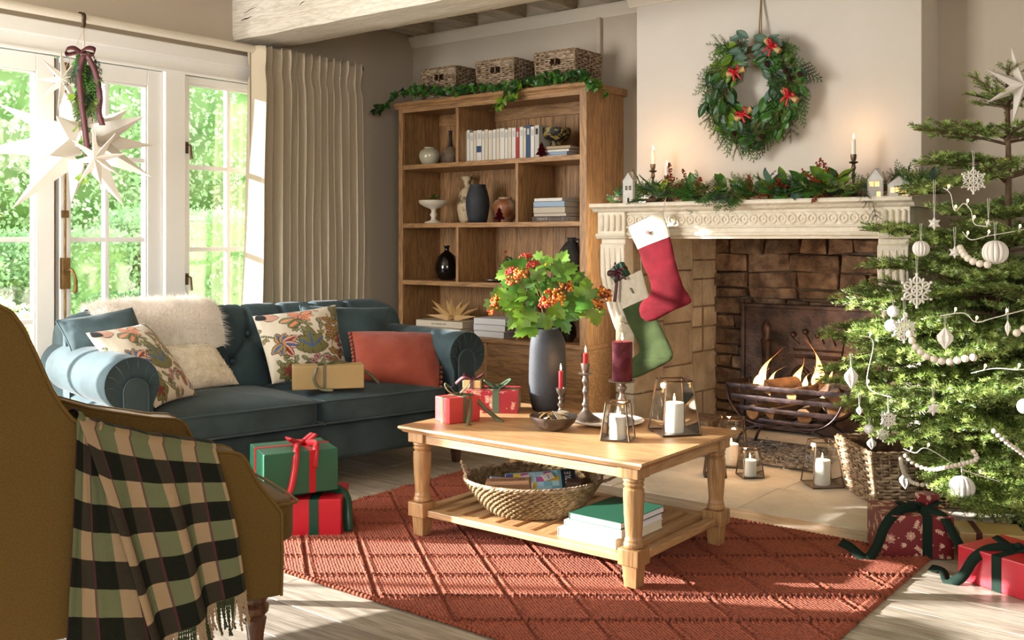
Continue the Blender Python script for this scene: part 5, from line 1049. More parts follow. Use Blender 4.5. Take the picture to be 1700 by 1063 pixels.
q = on(931, 690, TT); stick('candlestick', 'short pewter candlestick with red taper beside the black vase', q, .118, S1, 'pewter'); candle('short red taper in the low pewter candlestick', q + V((0, 0, .112)), .0095, .078, 'wax_red', .25, 'red tapers')
S2 = [(.062, 0), (.062, .02), (.055, .05), (.035, .1), (.020, .16), (.012, .2), (.010, .24), (.015, .27), (.015, .30), (.009, .33), (.008, .45), (.013, .5), (.013, .54), (.009, .57), (.008, .62), (.012, .66), (.016, .70), (.012, .74), (.010, .78), (.027, .81), (.03, .825), (.027, .835), (.012, .85), (.017, .9), (.019, .98), (.019, 1), (.014, 1), (.011, .95)]
q = on(972, 699, TT + .005); stick('candlestick', 'taller pewter candlestick with wide foot on the white plate', q, .237, S2, 'pewter'); candle('stub of red taper in the taller pewter candlestick', q + V((0, 0, .23)), .0105, .048, 'wax_red', .25, 'red tapers')
S3 = [(.05, 0), (.05, .03), (.04, .07), (.02, .12), (.011, .2), (.012, .28), (.02, .4), (.021, .5), (.012, .62), (.010, .72), (.019, .78), (.019, .84), (.011, .88), (.02, .94), (.054, .965), (.056, 1), (.05, 1.0), (.048, .985)]
q = on(1033, 703, TT + .007); q.z = TT + .0165; stick('candle_holder', 'dark metal pillar candle holder at the back of the white plate', q, .165, S3, 'pewter'); candle('thick mottled burgundy pillar candle on the metal holder', q + V((0, 0, .164)), .041, .158, 'wax_burgundy', .3, 'red candles')
# bowl with dried leaves
q = on(919, 714, TT); t = thing('bowl', 'rustic dark glazed bowl holding dried pale leaves', 'bowl', (q.x, q.y, TT))
ob('bowl_body', MB().lathe([(.035, 0), (.04, .002), (.055, .008), (.082, .03), (.094, .052), (.095, .057), (.09, .058), (.078, .036), (.05, .016), (.001, .014)], 40), 'bowl_glaze', t, smooth=60)
for i in range(9):
    m = MB(); a = i * 2.4; m.grid(7, 5, lambda u, v: ((u - .5) * .075, (v - .5) * .034 * math.sin(PI * (.06 + .88 * u)), .012 * math.sin(PI * u) + .006 * abs(v - .5)))
    o = ob('dried_leaf', m, ('page', 'paper_kraft', 'linen_cuff')[i % 3], None, smooth=80, solid=.0008, loc=(q.x + .03 * math.cos(a), q.y + .03 * math.sin(a), TT + .042 + .002 * i), rot=(rnd.uniform(-.4, .4), rnd.uniform(-.4, .4), a), label=['curled pale leaf lowest at the right in the dark bowl', 'tan curled leaf at the far side of the dark bowl', 'cream curled leaf at the left inside the dark bowl', 'pale leaf lying under the two top leaves in the bowl', 'tan leaf poking over the near rim of the bowl', 'cream leaf in the middle layer of the bowl', 'upper pale leaf with raised edge in the bowl', 'tan leaf near the top of the little heap in the bowl', 'cream leaf lying uppermost in the dark bowl'][i], cat='leaf', group='dried leaves in the bowl')
# matt black floor vase
vq = on(909, 681, TT); vase = thing('tall_vase', 'tall matt black tapered vase holding the berry branches', 'vase', (vq.x, vq.y, TT))
ob('vase_body', MB().lathe([(.06, 0), (.066, .004), (.074, .03), (.081, .08), (.083, .14), (.082, .2), (.079, .27), (.074, .315), (.062, .34), (.052, .35), (.05, .358), (.046, .358), (.044, .34), (.05, .3)], 48), 'black_ceramic', vase, smooth=60)
# ---------------------------------------------------------------- wrapped presents
def wavy(p, q, n_=8, a=.003): return [p.lerp(q, i / n_) + V((0, 0, a * math.sin(i * 1.7))) for i in range(n_ + 1)]
def bow(par, z, R0, w, mt_, rot=0, tails=(), nl=2, lift=.6, x=0, y=0):
    c, s_ = math.cos(rot), math.sin(rot); T = Matrix.LocRotScale(V((x, y, z)), Euler((0, 0, rot)), None)
    for k_ in range(nl):
        sg = 1 if k_ % 2 == 0 else -1; fl_ = .25 * (k_ // 2) ; m = MB(); pts = []; ws = []
        for i in range(15):
            q = i / 14; a = q * PI; r_ = math.sin(a) ; pts.append((sg * R0 * (math.sin(PI * q) ** .7) * (1 if q < .5 else 1) , (q - .5) * w * .9 * (1 if k_ < 2 else -1.5) + fl_ * R0 * math.sin(a), R0 * lift * (math.sin(PI * min(1, q * 1.0)) * (1.25 - q) + .03)))
            ws.append(V((.12 * math.sin(a * 2), 1, .35 * math.cos(a))))
        m.strip([T @ V(p) for p in pts], [T.to_3x3() @ q_ for q_ in ws], w); ob('bow_loop', m, mt_, par, smooth=80, solid=.0008)
    m = MB().ball((x, y, z + w * .35), w * .42, 10, 6, (1.1, 1, .8)); ob('bow_knot', m, mt_, par, smooth=60)
    for pts in tails:
        m = MB(); pp = catmull(pts, 6); e_ = pp[-1] - pp[0]; vn = Matrix.Rotation(-par.rotation_euler.z, 3, 'Z') @ V((.55, -.7, .55)); ws = []
        for i in range(len(pp)): d = (pp[min(i + 1, len(pp) - 1)] - pp[max(i - 1, 0)]).normalized(); q_ = d.cross(vn).normalized(); ws.append(q_ if not ws or q_.dot(ws[-1]) > 0 else -q_)
        m.strip(pp, ws, w); ob('ribbon_tail', m, mt_, par, smooth=80, solid=.0008)
def gift(lab, loc, rot, w, d, h, paper, rib, rw_=.02, bx=0, by=0, along='xy', bowR=.06, bowrot=.5, tails=(), nl=2, cv=None, lift=.6, group='wrapped presents', knot=True):
    t = thing('wrapped_present', lab, 'present', loc, rot, group)
    if cv is None: m = MB().box((-w / 2, -d / 2, 0), (w / 2, d / 2, h)); o = ob('wrapped_box', m, paper, t, smooth=0, bev=.004)
    else:
        m = MB(); n_ = 110; cols = []
        faces = [(V((-w / 2, -d / 2, h)), V((w, 0, 0)), V((0, d, 0))), (V((-w / 2, -d / 2, 0)), V((w, 0, 0)), V((0, 0, h))), (V((-w / 2, d / 2, 0)), V((0, -d, 0)), V((0, 0, h))), (V((w / 2, -d / 2, 0)), V((0, d, 0)), V((0, 0, h)))]
        for o_, U, Vv in faces:
            m.grid(n_, n_, lambda u, v: o_ + U * u + Vv * v)
            for j in range(n_):
                for i in range(n_): cols.append(sample(cv, (i / (n_ - 1)) * U.length / .36 % 1, 1 - (j / (n_ - 1)) * Vv.length / .36 % 1))
        nv = len(m.v); m.box((-w / 2 + .001, -d / 2 + .001, 0), (w / 2 - .001, d / 2 + .0, h - .001)); cols += [c4(hexc('7a1a22'))] * (len(m.v) - nv); o = ob('wrapped_box', m, 'gift_print', t, smooth=0); setprint(o.data, cols)
    # folded paper ends
    for s_ in (-1, 1):
        m = MB().prism([(-d / 2 + .004, .004), (0, h * .52), (d / 2 - .004, .004)], s_ * (w / 2 + .0004) - .0006, s_ * (w / 2 + .0004) + .0006, axis=0)
        if cv is None: ob('folded_flap', m, paper, t, smooth=0)
    e = .0012; r_ = rw_ / 2
    def band(a, b): m = MB(); m.box(a, b); return m
    if 'y' in along: ob('ribbon', MB().box((bx - r_, -d / 2 - e, -.0), (bx + r_, d / 2 + e, e)).box((bx - r_, -d / 2 - e, h), (bx + r_, d / 2 + e, h + e)).box((bx - r_, -d / 2 - e, 0), (bx + r_, -d / 2, h + e)).box((bx - r_, d / 2, 0), (bx + r_, d / 2 + e, h + e)), rib, t, smooth=0)
    if 'x' in along: ob('ribbon', MB().box((-w / 2 - e, by - r_, h), (w / 2 + e, by + r_, h + e * 1.2)).box((-w / 2 - e, by - r_, 0), (-w / 2, by + r_, h + e)).box((w / 2, by - r_, 0), (w / 2 + e, by + r_, h + e)), rib, t, smooth=0)
    if knot: bow(t, h + .002, bowR, rw_, rib, bowrot, tails, nl, lift, bx, by)
    return t
def floral(seed, bg='6b131a', fg='d9b9a0'):
    c = canvas(300, hexc(bg)); rr = random.Random(seed); f = hexc(fg)
    for i in range(80):
        x, y, a = rr.random(), rr.random(), rr.uniform(0, 360); k_ = rr.random(); z_ = (0, 0, 0)
        for ox in (-1, 0, 1):
            for oy in (-1, 0, 1):
                X, Y = x + ox, y + oy
                if not (-.2 < X < 1.2 and -.2 < Y < 1.2): continue
                if k_ < .25:
                    for b_ in range(0, 360, 45): petal(c, X, Y, R(b_ + a), .055, .028, f, hexc(bg), .0)
                    disc(c, X, Y, .014, f)
                elif k_ < .65:
                    line(c, [(X, Y), (X + .09 * math.cos(R(a)), Y + .09 * math.sin(R(a)))], .0028, f)
                    for q in range(4):
                        for s_ in (-1, 1): petal(c, X + .022 * (q + .5) * math.cos(R(a)), Y + .022 * (q + .5) * math.sin(R(a)), R(a + s_ * 48), .032, .013, f, None, .0)
                elif k_ < .8:
                    for s_ in (-25, 0, 25): petal(c, X, Y, R(a + s_), .06, .022, f, None, .0)
                else: disc(c, X, Y, .007, f)
    return c
cf1 = floral(3); cf2 = floral(8, 'a02430', 'dcb49a')
gift('plain red present with green satin ribbon on the floor under the green one', (-3.262, 2.752, .0), R(41), .36, .28, .152, 'paper_red', 'ribbon_green', .038, bx=.07, by=0, along='xy', bowR=.075, bowrot=.1, lift=.25, tails=[[(.08, 0, .155), (.14, -.03, .17), (.19, -.06, .14), (.2, -.09, .07), (.205, -.1, .012)], [(.07, 0, .155), (0, -.06, .165), (-.07, -.1, .157)]])
gift('dark green present with bright red ribbon on top of the red one', (-3.275, 2.72, .1725), R(65), .305, .25, .172, 'paper_green', 'ribbon_red', .026, bx=.045, by=.02, bowR=.068, bowrot=.35, nl=4, lift=.55, tails=[[(.045, .02, .175), (.0, -.06, .19), (-.02, -.12, .178), (-.03, -.135, .11), (-.045, -.14, .04), (-.06, -.132, .0)], [(.045, .02, .175), (.07, -.06, .19), (.06, -.12, .18), (.05, -.13, .1)]])
gift('long gold paper present with olive ribbon lying on the sofa seat', SM @ V((.13, .10, .468)), R(52), .345, .12, .115, 'paper_gold', 'ribbon_olive', .016, bx=-.02, by=0, along='y', bowR=.05, bowrot=.2, lift=.35, tails=[[(-.02, 0, .117), (-.05, -.04, .12), (-.06, -.064, .1), (-.07, -.068, .05), (-.04, -.075, .006), (.02, -.1, .002)], [(-.02, 0, .117), (.08, .02, .12), (.2, .06, .06), (.26, .05, .003)]])
gift('small coral red present with olive ribbon at the table corner', (-2.735, 3.135, TT), R(76), .155, .105, .104, 'paper_coral', 'ribbon_olive', .018, bx=-.0, by=.0, bowR=.055, bowrot=-.4, lift=1.1, nl=2, tails=[[(0, 0, .107), (.02, -.05, .1), (.01, -.075, .05), (-.01, -.09, .01), (-.03, -.12, .002)], [(0, 0, .107), (.05, -.04, .1), (.09, -.07, .05), (.12, -.11, .012), (.12, -.15, .002)]])
g2 = gift('floral dark red present with sage ribbon behind the coral one', (-2.79, 3.42, TT), R(33), .25, .17, .095, None, 'ribbon_sage', .03, bx=.03, by=0, bowR=.062, bowrot=.2, lift=.7, nl=4, cv=cf2)
gift('tiny gold present with burgundy bow on the floral present', (-2.86, 3.385, TT + .0975), R(25), .085, .065, .034, 'paper_gold', 'ribbon_burgundy', .016, along='xy', bowR=.045, bowrot=.2, lift=.6, nl=4, tails=[[(0, 0, .036), (-.04, -.01, .045), (-.07, -.0, .025), (-.085, .01, .01)]])
ga = gift('floral dark red present with green velvet ribbon on the rug corner', (-1.175, 3.995, .004), R(32), .262, .22, .158, None, 'velvet_ribbon', .036, bx=.035, by=0, along='y', bowR=.085, bowrot=.15, lift=.35, cv=cf1, tails=[[(.03, -.02, .165), (-.05, -.08, .175), (-.12, -.13, .13), (-.16, -.15, .05), (-.2, -.16, .008), (-.25, -.13, .04), (-.28, -.1, .05)], [(.03, -.02, .165), (.09, -.1, .16), (.12, -.14, .1), (.15, -.17, .04), (.19, -.19, .004), (.24, -.17, .012), (.3, -.16, .004)]])
o = ob('gift_tag', MB().box((-.045, -.022, 0), (.045, .022, .001)), 'paper_kraft', ga, loc=(.09, .04, .1605), rot=R(12))
gift('small floral red box with a tag stacked on the bigger floral present', (-1.13, 4.065, .1635), R(60), .06, .06, .05, None, 'ribbon_red', .008, along='', knot=False, cv=cf1)
gift('plain crimson present with grey-green velvet ribbon at the picture edge', (-.70, 3.80, 0), R(-22), .42, .25, .122, 'paper_red', 'velvet_ribbon', .036, bx=-.06, by=0, along='y', bowR=.085, bowrot=.2, lift=.4, tails=[[(-.06, 0, .127), (-.1, -.08, .13), (-.13, -.14, .1), (-.16, -.17, .03), (-.2, -.19, .004), (-.26, -.14, .016), (-.33, -.12, .004)]])
gq = on(1650, 900)
gift('gold present with dark burgundy ribbons in the shade under the tree', (-.93, 4.17, 0), R(24), .24, .17, .09, 'paper_gold', 'ribbon_burgundy', .022, bx=-.05, along='y', knot=False)
for lab, p, r_, w in (('dark blue glass ornament ball lying under the tree', (-.86, 4.36, .045), 0, .045),): 
    o = thing('glass_ball', lab, 'ornament', p); ob('ball', MB().ball((0, 0, 0), w, 20, 14), 'gloss_black', o, smooth=80); ob('cap', MB().lathe([(.01, .042), (.01, .055), (.001, .056)], 10), 'pewter', o)
# ---------------------------------------------------------------- lower shelf: basket, games, books
sz = TZ + .1075; bq = on(884, 838, sz); bc_ = V((-2.405, 3.215, sz)); bk2 = thing('seagrass_basket', 'round braided seagrass basket with two loop handles on the slatted shelf', 'basket', bc_, R(38))
m = MB(); NR = 13
for j in range(NR):
    q = j / (NR - 1); rr_ = .165 + .095 * q ** .75; z = .01 + .118 * q
    for h_ in (0, PI): m.tube([((rr_ + .0045 * math.cos(a * 26 + h_ + j * 1.3)) * 1.04 * math.cos(a), (rr_ + .0045 * math.cos(a * 26 + h_ + j * 1.3)) * .9 * math.sin(a), z + .0045 * math.sin(a * 26 + h_ + j * 1.3)) for a in [2 * PI * i / 150 for i in range(151)]], .0048, 5, caps=False)
ob('braided_wall', m, 'seagrass', bk2, smooth=80)
ob('inner_lining', MB().lathe([(.001, .004), (.155, .004), (.2, .05), (.245, .12), (.25, .12), (.2, .045), (.158, .0), (.001, .0)], 40, Matrix.Diagonal((1.04, .9, 1, 1)), caps=False), 'seagrass', bk2, smooth=60)
m = MB()
for h_ in (0, 2.1, 4.2): m.tube([((.262 + .004 * math.cos(a * 30 + h_)) * 1.04 * math.cos(a), (.262 + .004 * math.cos(a * 30 + h_)) * .9 * math.sin(a), .134 + .004 * math.sin(a * 30 + h_)) for a in [2 * PI * i / 150 for i in range(151)]], .005, 5, caps=False)
ob('rim', m, 'wicker', bk2, smooth=80)
def loophandle(cx, lean, mt_='wicker'):
    m = MB(); pts = catmull([(cx, -.055, .125), (cx * (1 + lean * .4), -.05, .165), (cx * (1 + lean), 0, .195), (cx * (1 + lean * .4), .05, .165), (cx, .055, .125)], 8)
    for h_ in (0, PI): m.tube([p + V((.003 * math.cos(i * 1.1 + h_), 0, .003 * math.sin(i * 1.1 + h_))) for i, p in enumerate(pts)], .0045, 5)
    return m
ob('handle', loophandle(-.26, .1), 'wicker', bk2, smooth=80)
m = MB(); pts = catmull([(.262, -.055, .125), (.31, -.05, .14), (.355, 0, .16), (.31, .05, .14), (.262, .055, .125)], 8)
for h_ in (0, PI): m.tube([p + V((0, .003 * math.cos(i * 1.1 + h_), .003 * math.sin(i * 1.1 + h_))) for i, p in enumerate(pts)], .0045, 5)
ob('handle', m, 'wicker', bk2, smooth=80)
for n_, c in (('tile_blue', '7fb4c4'), ('tile_sky', 'a8cdd6'), ('tile_yellow', 'd7b93a'), ('tile_pink', 'b65a92'), ('tile_purple', '4f4a86'), ('box_dark', '1f2f38'), ('box_wood', '8a6547')): mat(n_, c, .5)
gb_ = thing('board_game', 'blue board game box with lettered dark edge in the basket', 'game box', bc_ + V((.015, .03, .075)), (R(24), R(-4), R(38)))
ob('box_lid', MB().box((-.14, -.1, -.02), (.145, .1, .02)), 'tile_blue', gb_, smooth=0, bev=.002); ob('dark_strip', MB().box((.088, -.1002, -.0202), (.1455, .1002, .0212)), 'box_dark', gb_, smooth=0)
rr = random.Random(2); tm = {}
for i in range(7):
    for j in range(6):
        o = ob('square', MB().box((-.0145, -.0145, 0), (.0145, .0145, .001)), rr.choice(['tile_sky', 'tile_blue', 'tile_sky', 'bk_white', 'tile_purple', 'tile_pink', 'tile_yellow', 'tile_blue']), gb_, loc=(-.122 + i * .031, -.082 + j * .032, .0202), smooth=0)
for x, y, a, ch_ in ((-.06, .05, .2, 'I'), (-.05, .0, -.1, 'N'), (.035, .055, .35, 'J')):
    o = ob('letter_tile', MB().box((-.022, -.02, 0), (.022, .02, .004)), 'bk_white', gb_, loc=(x, y, .0225), rot=a, smooth=0, bev=.001)
    c = bpy.data.curves.new('lettering', 'FONT'); c.body = ch_; c.size = .028; c.align_x = c.align_y = 'CENTER'; c.materials.append(MT['bk_black']); letters(c, o, (0, 0, .0043), (0, 0, 0))
c = bpy.data.curves.new('lettering', 'FONT'); c.body = 'SCRABBLE'; c.size = .034; c.space_character = 1.1; c.align_x = c.align_y = 'CENTER'; c.extrude = .0003; c.materials.append(MT['bk_white']); letters(c, gb_, (.116, 0, .0216), (0, 0, R(90)))
db = thing('domino_box', 'small wooden domino box leaning at the front of the basket', 'game box', bc_ + V((-.02, -.125, .115)) + V((-.015, .01, 0)), (R(12), R(-3), R(32)))
ob('box_body', MB().box((-.088, -.028, -.024), (.088, .028, .02)), 'box_wood', db, smooth=0, bev=.002); ob('sliding_lid', MB().box((-.085, -.025, .0205), (.085, .025, .0235)), 'box_wood', db, smooth=0, bev=.001)
c = bpy.data.curves.new('lettering', 'FONT'); c.body = 'DOMINOES'; c.size = .024; c.space_character = 1.15; c.align_x = c.align_y = 'CENTER'; c.materials.append(MT['bk_black']); letters(c, db, (0, 0, .024), (0, 0, 0))
t = thing('card_box', 'small pale blue card box tucked at the left inside the basket', 'game box', bc_ + V((-.10, -.09, .105)), (R(-50), R(10), R(60))); ob('box_body', MB().box((-.05, -.035, -.01), (.05, .035, .01)), 'bk_sky', t, smooth=0, bev=.001)
t = thing('card_box', 'small reddish brown box at the right inside the basket', 'game box', bc_ + V((.13, .10, .10)), (R(10), 0, R(30))); ob('box_body', MB().box((-.03, -.02, -.02), (.03, .02, .02)), 'bk_brown', t, smooth=0, bev=.001)
g = 'books on the slatted shelf'; z = sz
for i, (w, d, h, c, lab, a) in enumerate(((.33, .25, .034, 'bk_white', 'bottom thick white book on the slatted shelf', -90), (.31, .24, .028, 'bk_white', 'middle white book on the slatted shelf', -88), (.30, .225, .024, 'bk_green', 'green cloth book on top of the shelf stack', -91))):
    bk(lab, (-2.0 + .012 * i, 3.155 + .003 * i, z), w, d, h, c, R(a), group=g, page='page_white' if i else 'page'); z += h + .0006
# ================================================================ GREENERY BUILDING BLOCKS
rg = random.Random(21)
def rv(s=1.): return V((rg.gauss(0, 1), rg.gauss(0, 1), rg.gauss(0, 1))) * s
def shoot(m, a, b, nl, dens, ks=0, kn=(1, 2), w=.0034, r=.0024, full=False, fresh=.4, bend=0):
    a, b = V(a), V(b); fresh *= rg.choice((.4, 1, 1.9)); L = (b - a).length; d = (b - a).normalized(); up = V((0, 0, 1)); up = (up - d * up.dot(d)); up = up.normalized() if up.length > .1 else d.orthogonal().normalized(); sd = d.cross(up)
    m.k = ks; m.tube([a, (a + b) / 2 + up * bend, b], [r, r * .8, r * .4], 3, caps=False); n = int(L * dens)
    for i in range(n):
        q = (i + rg.random()) / n; th = rg.uniform(0, 2 * PI) if full else (rg.choice((0, PI)) + rg.gauss(0, .5) if rg.random() < .72 else rg.uniform(0, PI)); rad = sd * math.cos(th) + up * math.sin(th)
        p = a + (b - a) * q + up * bend * 4 * q * (1 - q); l_ = nl * rg.uniform(.88, 1.06) * (.65 if q > .93 else 1); e = (rad + d * rg.uniform(.45, .75)).normalized(); t = e.cross(d).normalized() * w / 2
        m.k = kn[1] if rg.random() < fresh * (.4 + q) else kn[0]; m.add([p, p + e * l_ * .35 + t, p + e * l_, p + e * l_ * .35 - t], [(0, 1, 2, 3)])
def fir_branch(L, seed, dens=640):
    global rg
    rg = random.Random(seed); m = MB(); N = max(3, int(L / .095)); bow_ = lambda s: V((s * L, 0, -.10 * L * s * s + .02 * L))
    m.k = 0; m.tube([bow_(i / 8) for i in range(9)], [.008 * (1 - i / 11) for i in range(9)], 5)
    shoot(m, bow_(.45), bow_(1) + V((.01, 0, .01)), .025, dens)
    for i in range(N):
        s = .16 + .80 * (i + .3) / N; l = min(L * .42, (1.02 - s) * L * .62 + .05)
        for sg in (-1, 1):
            ang = R(rg.uniform(40, 58)) * sg; p = bow_(s + rg.uniform(-.015, .015)); dr = V((math.cos(ang), math.sin(ang), rg.uniform(-.12, .16))); e = p + dr * l; shoot(m, p, e, .025, dens, bend=l * .06)
            if l > .13:
                for k in range(int(l / .075)):
                    q = .25 + .7 * k / max(1, int(l / .075)); 
                    for s2 in (-1, 1):
                        a2 = ang + s2 * R(rg.uniform(38, 55)); l2 = min(.11, (1.05 - q) * l * .6 + .04); p2 = p.lerp(e, q); shoot(m, p2, p2 + V((math.cos(a2), math.sin(a2), rg.uniform(-.1, .2))) * l2, .024, dens)
    return mesh('branch_shape', m, ['bark', 'needle_dark', 'needle_fresh'], 0)
def cypress(seed, mt_='leaf_mid'):
    global rg
    rg = random.Random(seed); m = MB(); L = .15
    def sub(p, d, l, lev):
        m.tube([p, p + d * l * .5 + V((0, 0, -.004)), p + d * l], [.0016 if lev else .002, .0016, .0007], 4, caps=False)
        if lev < 2:
            n = int(l / (.011 if lev == 0 else .006))
            for i in range(1, n):
                q = i / n; a = R(42) * (1 if i % 2 else -1); dd = V((d.x * math.cos(a) - d.y * math.sin(a), d.x * math.sin(a) + d.y * math.cos(a), d.z + rg.uniform(-.1, .1))); sub(p + d * l * q, dd, (l * .42 * (1.15 - q)) if lev == 0 else .011, lev + 1)
    sub(V((0, 0, 0)), V((1, 0, 0)), L, 0); return mesh('sprig_shape', m, mt_, 60)
def firsprig(seed, mats=('bark', 'needle_dark', 'needle_fresh'), L=.13, nl=.016, dens=900):
    global rg
    rg = random.Random(seed); m = MB(); shoot(m, (0, 0, 0), (L, 0, 0), nl, dens, w=.002)
    for s_ in (-1, 1):
        for q in (.25, .5): shoot(m, (L * q, 0, 0), (L * q + .045, s_ * .04, .004), nl, dens, w=.002)
    return mesh('sprig_shape', m, list(mats), 0)
def leafmesh(L, W, mt_, curl=.15, n=9, tip=1.):
    m = MB(); m.grid(n, 5, lambda u, v: (u * L, (v - .5) * W * (math.sin(PI * min(1, (.03 + .97 * u)) ** tip) ** .8), -curl * L * u * u + abs(v - .5) * W * .35)); return mesh('leaf_shape', m, mt_, 80)
def lobed(L, mt_, pts, cup=.18):
    c = (.35 * L, 0); P = [(x * L, y * L) for x, y in pts]; P = P + [(x, -y) for x, y in P[::-1] if abs(y) > 1e-6]; n = len(P); m = MB(); z = lambda x, y: cup * abs(y) - .25 * x * x / L + .03 * L * math.sin(y * 60 / L * .05)
    mid = [((x + c[0]) / 2, (y + c[1]) / 2 * .9) for x, y in P]
    m.add([(c[0], 0, z(*c))] + [(x, y, z(x, y)) for x, y in mid] + [(x, y, z(x, y)) for x, y in P], [(0, 1 + i, 1 + (i + 1) % n) for i in range(n)] + [(1 + i, 1 + n + i, 1 + n + (i + 1) % n, 1 + (i + 1) % n) for i in range(n)]); return mesh('leaf_shape', m, mt_, 80)
IVY = [(0, 0), (-.12, .12), (-.08, .42), (.16, .34), (.3, .55), (.5, .28), (.72, .2), (1, 0)]
VIB = [(0, 0), (-.06, .12), (-.1, .3), (.02, .38), (.0, .5), (.16, .5), (.22, .66), (.36, .52), (.48, .6), (.5, .42), (.46, .3), (.62, .3), (.74, .36), (.78, .22), (.92, .2), (.9, .1), (1.06, 0)]
CY = [cypress(1), cypress(2, 'leaf_mid'), cypress(3, 'leaf_dark')]; FS = [firsprig(4), firsprig(5, ('bark', 'needle_blue', 'needle_blue')), firsprig(6)]
LF = {k: [leafmesh(.065, .034, k), leafmesh(.055, .026, k, .3)] for k in ('leaf_dark', 'leaf_mid', 'leaf_lime', 'leaf_grey')}
IV = [lobed(.045, 'leaf_dark', IVY), lobed(.04, 'leaf_mid', IVY), lobed(.045, 'leaf_lime', IVY)]; VL = [lobed(.10, 'vib_leaf', VIB), lobed(.085, 'leaf_mid', VIB), lobed(.09, 'vib_leaf', VIB, .35)]
def put(par, nm, me, p, d, up=(0, 0, 1), s=1., roll=0):
    x = V(d).normalized(); z = V(up); z = z - x * z.dot(x); z = z.normalized() if z.length > .05 else x.orthogonal().normalized(); y = z.cross(x); M_ = Matrix((x, y, z)).transposed() @ Matrix.Rotation(roll, 3, 'X')
    o = link(nm, me, par); o.matrix_local = Matrix.LocRotScale(V(p) - (par.location if par else V()), M_.to_quaternion(), V((s, s, s))); return o
def seeds(n=60, L=.07, mt_='seed_brown', seed=1, r=.0028, spread=.012):
    rr = random.Random(seed); m = MB(); m.tube([(0, 0, 0), (L, 0, .005)], .0012, 4)
    for i in range(n): q = rr.random(); m.ball((q * L, rr.gauss(0, spread * (1.1 - q)), rr.gauss(0, spread * (1.1 - q))), r, 5, 4)
    return mesh('cluster_shape', m, mt_, 0)
SD = [seeds(), seeds(70, .09, seed=2)]
cn = MB()
for j in range(7):
    for i in range(8): q = 2 * PI * (i / 8 + .5 * (j % 2) / 8); r_ = .011 * math.sin(PI * (j + 1) / 8.5); cn.ball((r_ * math.cos(q), r_ * math.sin(q), -.014 + j * .0045), .0045, 5, 4, (1, 1, .6))
CN = mesh('cone_shape', cn, 'cone', 60)
rr = random.Random(77)
def U(a, b): return rr.uniform(a, b)
# ---------------------------------------------------------------- wreath
wc = onY(1254, 151, 5.225); wr = thing('wreath', 'large evergreen and holly wreath hanging above the mantelpiece', 'wreath', wc)
ob('twig_ring', MB().tube([(.225 * math.cos(q), .0, .235 * math.sin(q)) for q in [2 * PI * i / 40 for i in range(41)]], .02, 8, caps=False), 'bark', wr)
def ring(q, r_, y): return wc + V((r_ * math.cos(q), y, r_ * 1.06 * math.sin(q)))
cand = [('fir_sprig', FS, 90, 1.25), ('cypress_sprig', CY, 110, 1.15), ('leaf', None, 230, 1.3)]
for nm, me, n_, s0 in cand:
    for i in range(n_):
        q = 2 * PI * (i + U(-.5, .5)) / n_ + rr.random() * .1; r_ = U(.12, .26); out = V((math.cos(q), 0, math.sin(q))); tan = V((-math.sin(q), 0, math.cos(q))) * (-1 if math.cos(q) > 0 else 1); k_ = U(-.2, 1.1) if nm != 'leaf' else U(-.6, 1)
        d = tan * 1. * (-1 if math.sin(q) > -2 and rr.random() < 2 else 1) * -1 if False else (V((math.cos(q), 0, math.sin(q))) * k_ + (V((-math.sin(q), 0, math.cos(q))) if math.cos(q) < 0 else V((math.sin(q), 0, -math.cos(q)))) * 1.0 + V((0, U(-.45, .1), 0)))
        if nm == 'leaf': sect = (q / (2 * PI) * 7) % 7; ky = ['leaf_mid', 'leaf_grey', 'leaf_lime', 'leaf_dark', 'leaf_lime', 'leaf_dark', 'leaf_mid'][int(sect)] if rr.random() < .65 else rr.choice(['leaf_dark', 'leaf_mid', 'leaf_grey']); mm = rr.choice(LF[ky]); yy = U(-.075, -.035); r_ = U(.105, .29)
        else: mm = rr.choice(me); yy = U(-.05, .0)
        put(wr, nm, mm, ring(q, r_, yy), d, (U(-.4, .4), -1, U(-.4, .4)), s0 * U(.8, 1.15))
for px, py, a in ((1283, 76, -42), (1222, 119, 12), (1311, 158, -38), (1235, 189, 30)):
    p = onY(px, py, 5.145); t = thing('paper_scroll', {1283: 'rolled kraft paper with red bow at the top of the wreath', 1222: 'rolled kraft paper with red bow at the left of the wreath', 1311: 'rolled kraft paper with red bow at the right of the wreath', 1235: 'rolled kraft paper with red bow low at the left of the wreath'}[px], 'paper scroll', p, (0, R(-a), 0), 'paper scrolls tied in the wreath')
    ob('paper_roll', MB().lathe([(.017, -.055), (.017, .055), (.014, .055), (.014, -.055)], 16, Matrix.Rotation(R(90), 4, 'Y'), caps=False), 'paper_kraft', t, smooth=50)
    ob('ribbon', MB().lathe([(.018, -.01), (.018, .01)], 16, Matrix.Rotation(R(90), 4, 'Y'), caps=False), 'ribbon_red', t, smooth=50)
    for s_ in (-1, 1):
        m = MB(); m.strip(catmull([(0, -.018, 0), (s_ * .02, -.032, .02), (s_ * .035, -.03, .012), (s_ * .018, -.026, -.002), (0, -.02, 0)], 5), (.3, .2, 1), .014); ob('bow_loop', m, 'ribbon_red', t, solid=.0008)
        m = MB(); m.strip(catmull([(0, -.02, 0), (s_ * .01 + .005, -.03, -.02), (s_ * .02 + .01, -.028, -.055)], 5), (1, .2, 0), .013); ob('ribbon_tail', m, 'ribbon_red', t, solid=.0008)
for px, py in ((1273, 106), (1304, 118), (1328, 123), (1310, 130), (1264, 227), (1218, 222)): put(wr, 'pine_cone', CN, onY(px, py, 5.13), (1, -1, 0), (0, -.6, 1), 1.05)
tw = [wc + V((.02, 0, .22)), onY(1261, 40, 5.25), onY(1263, 2, 5.28), onY(1264, -20, 5.29)]
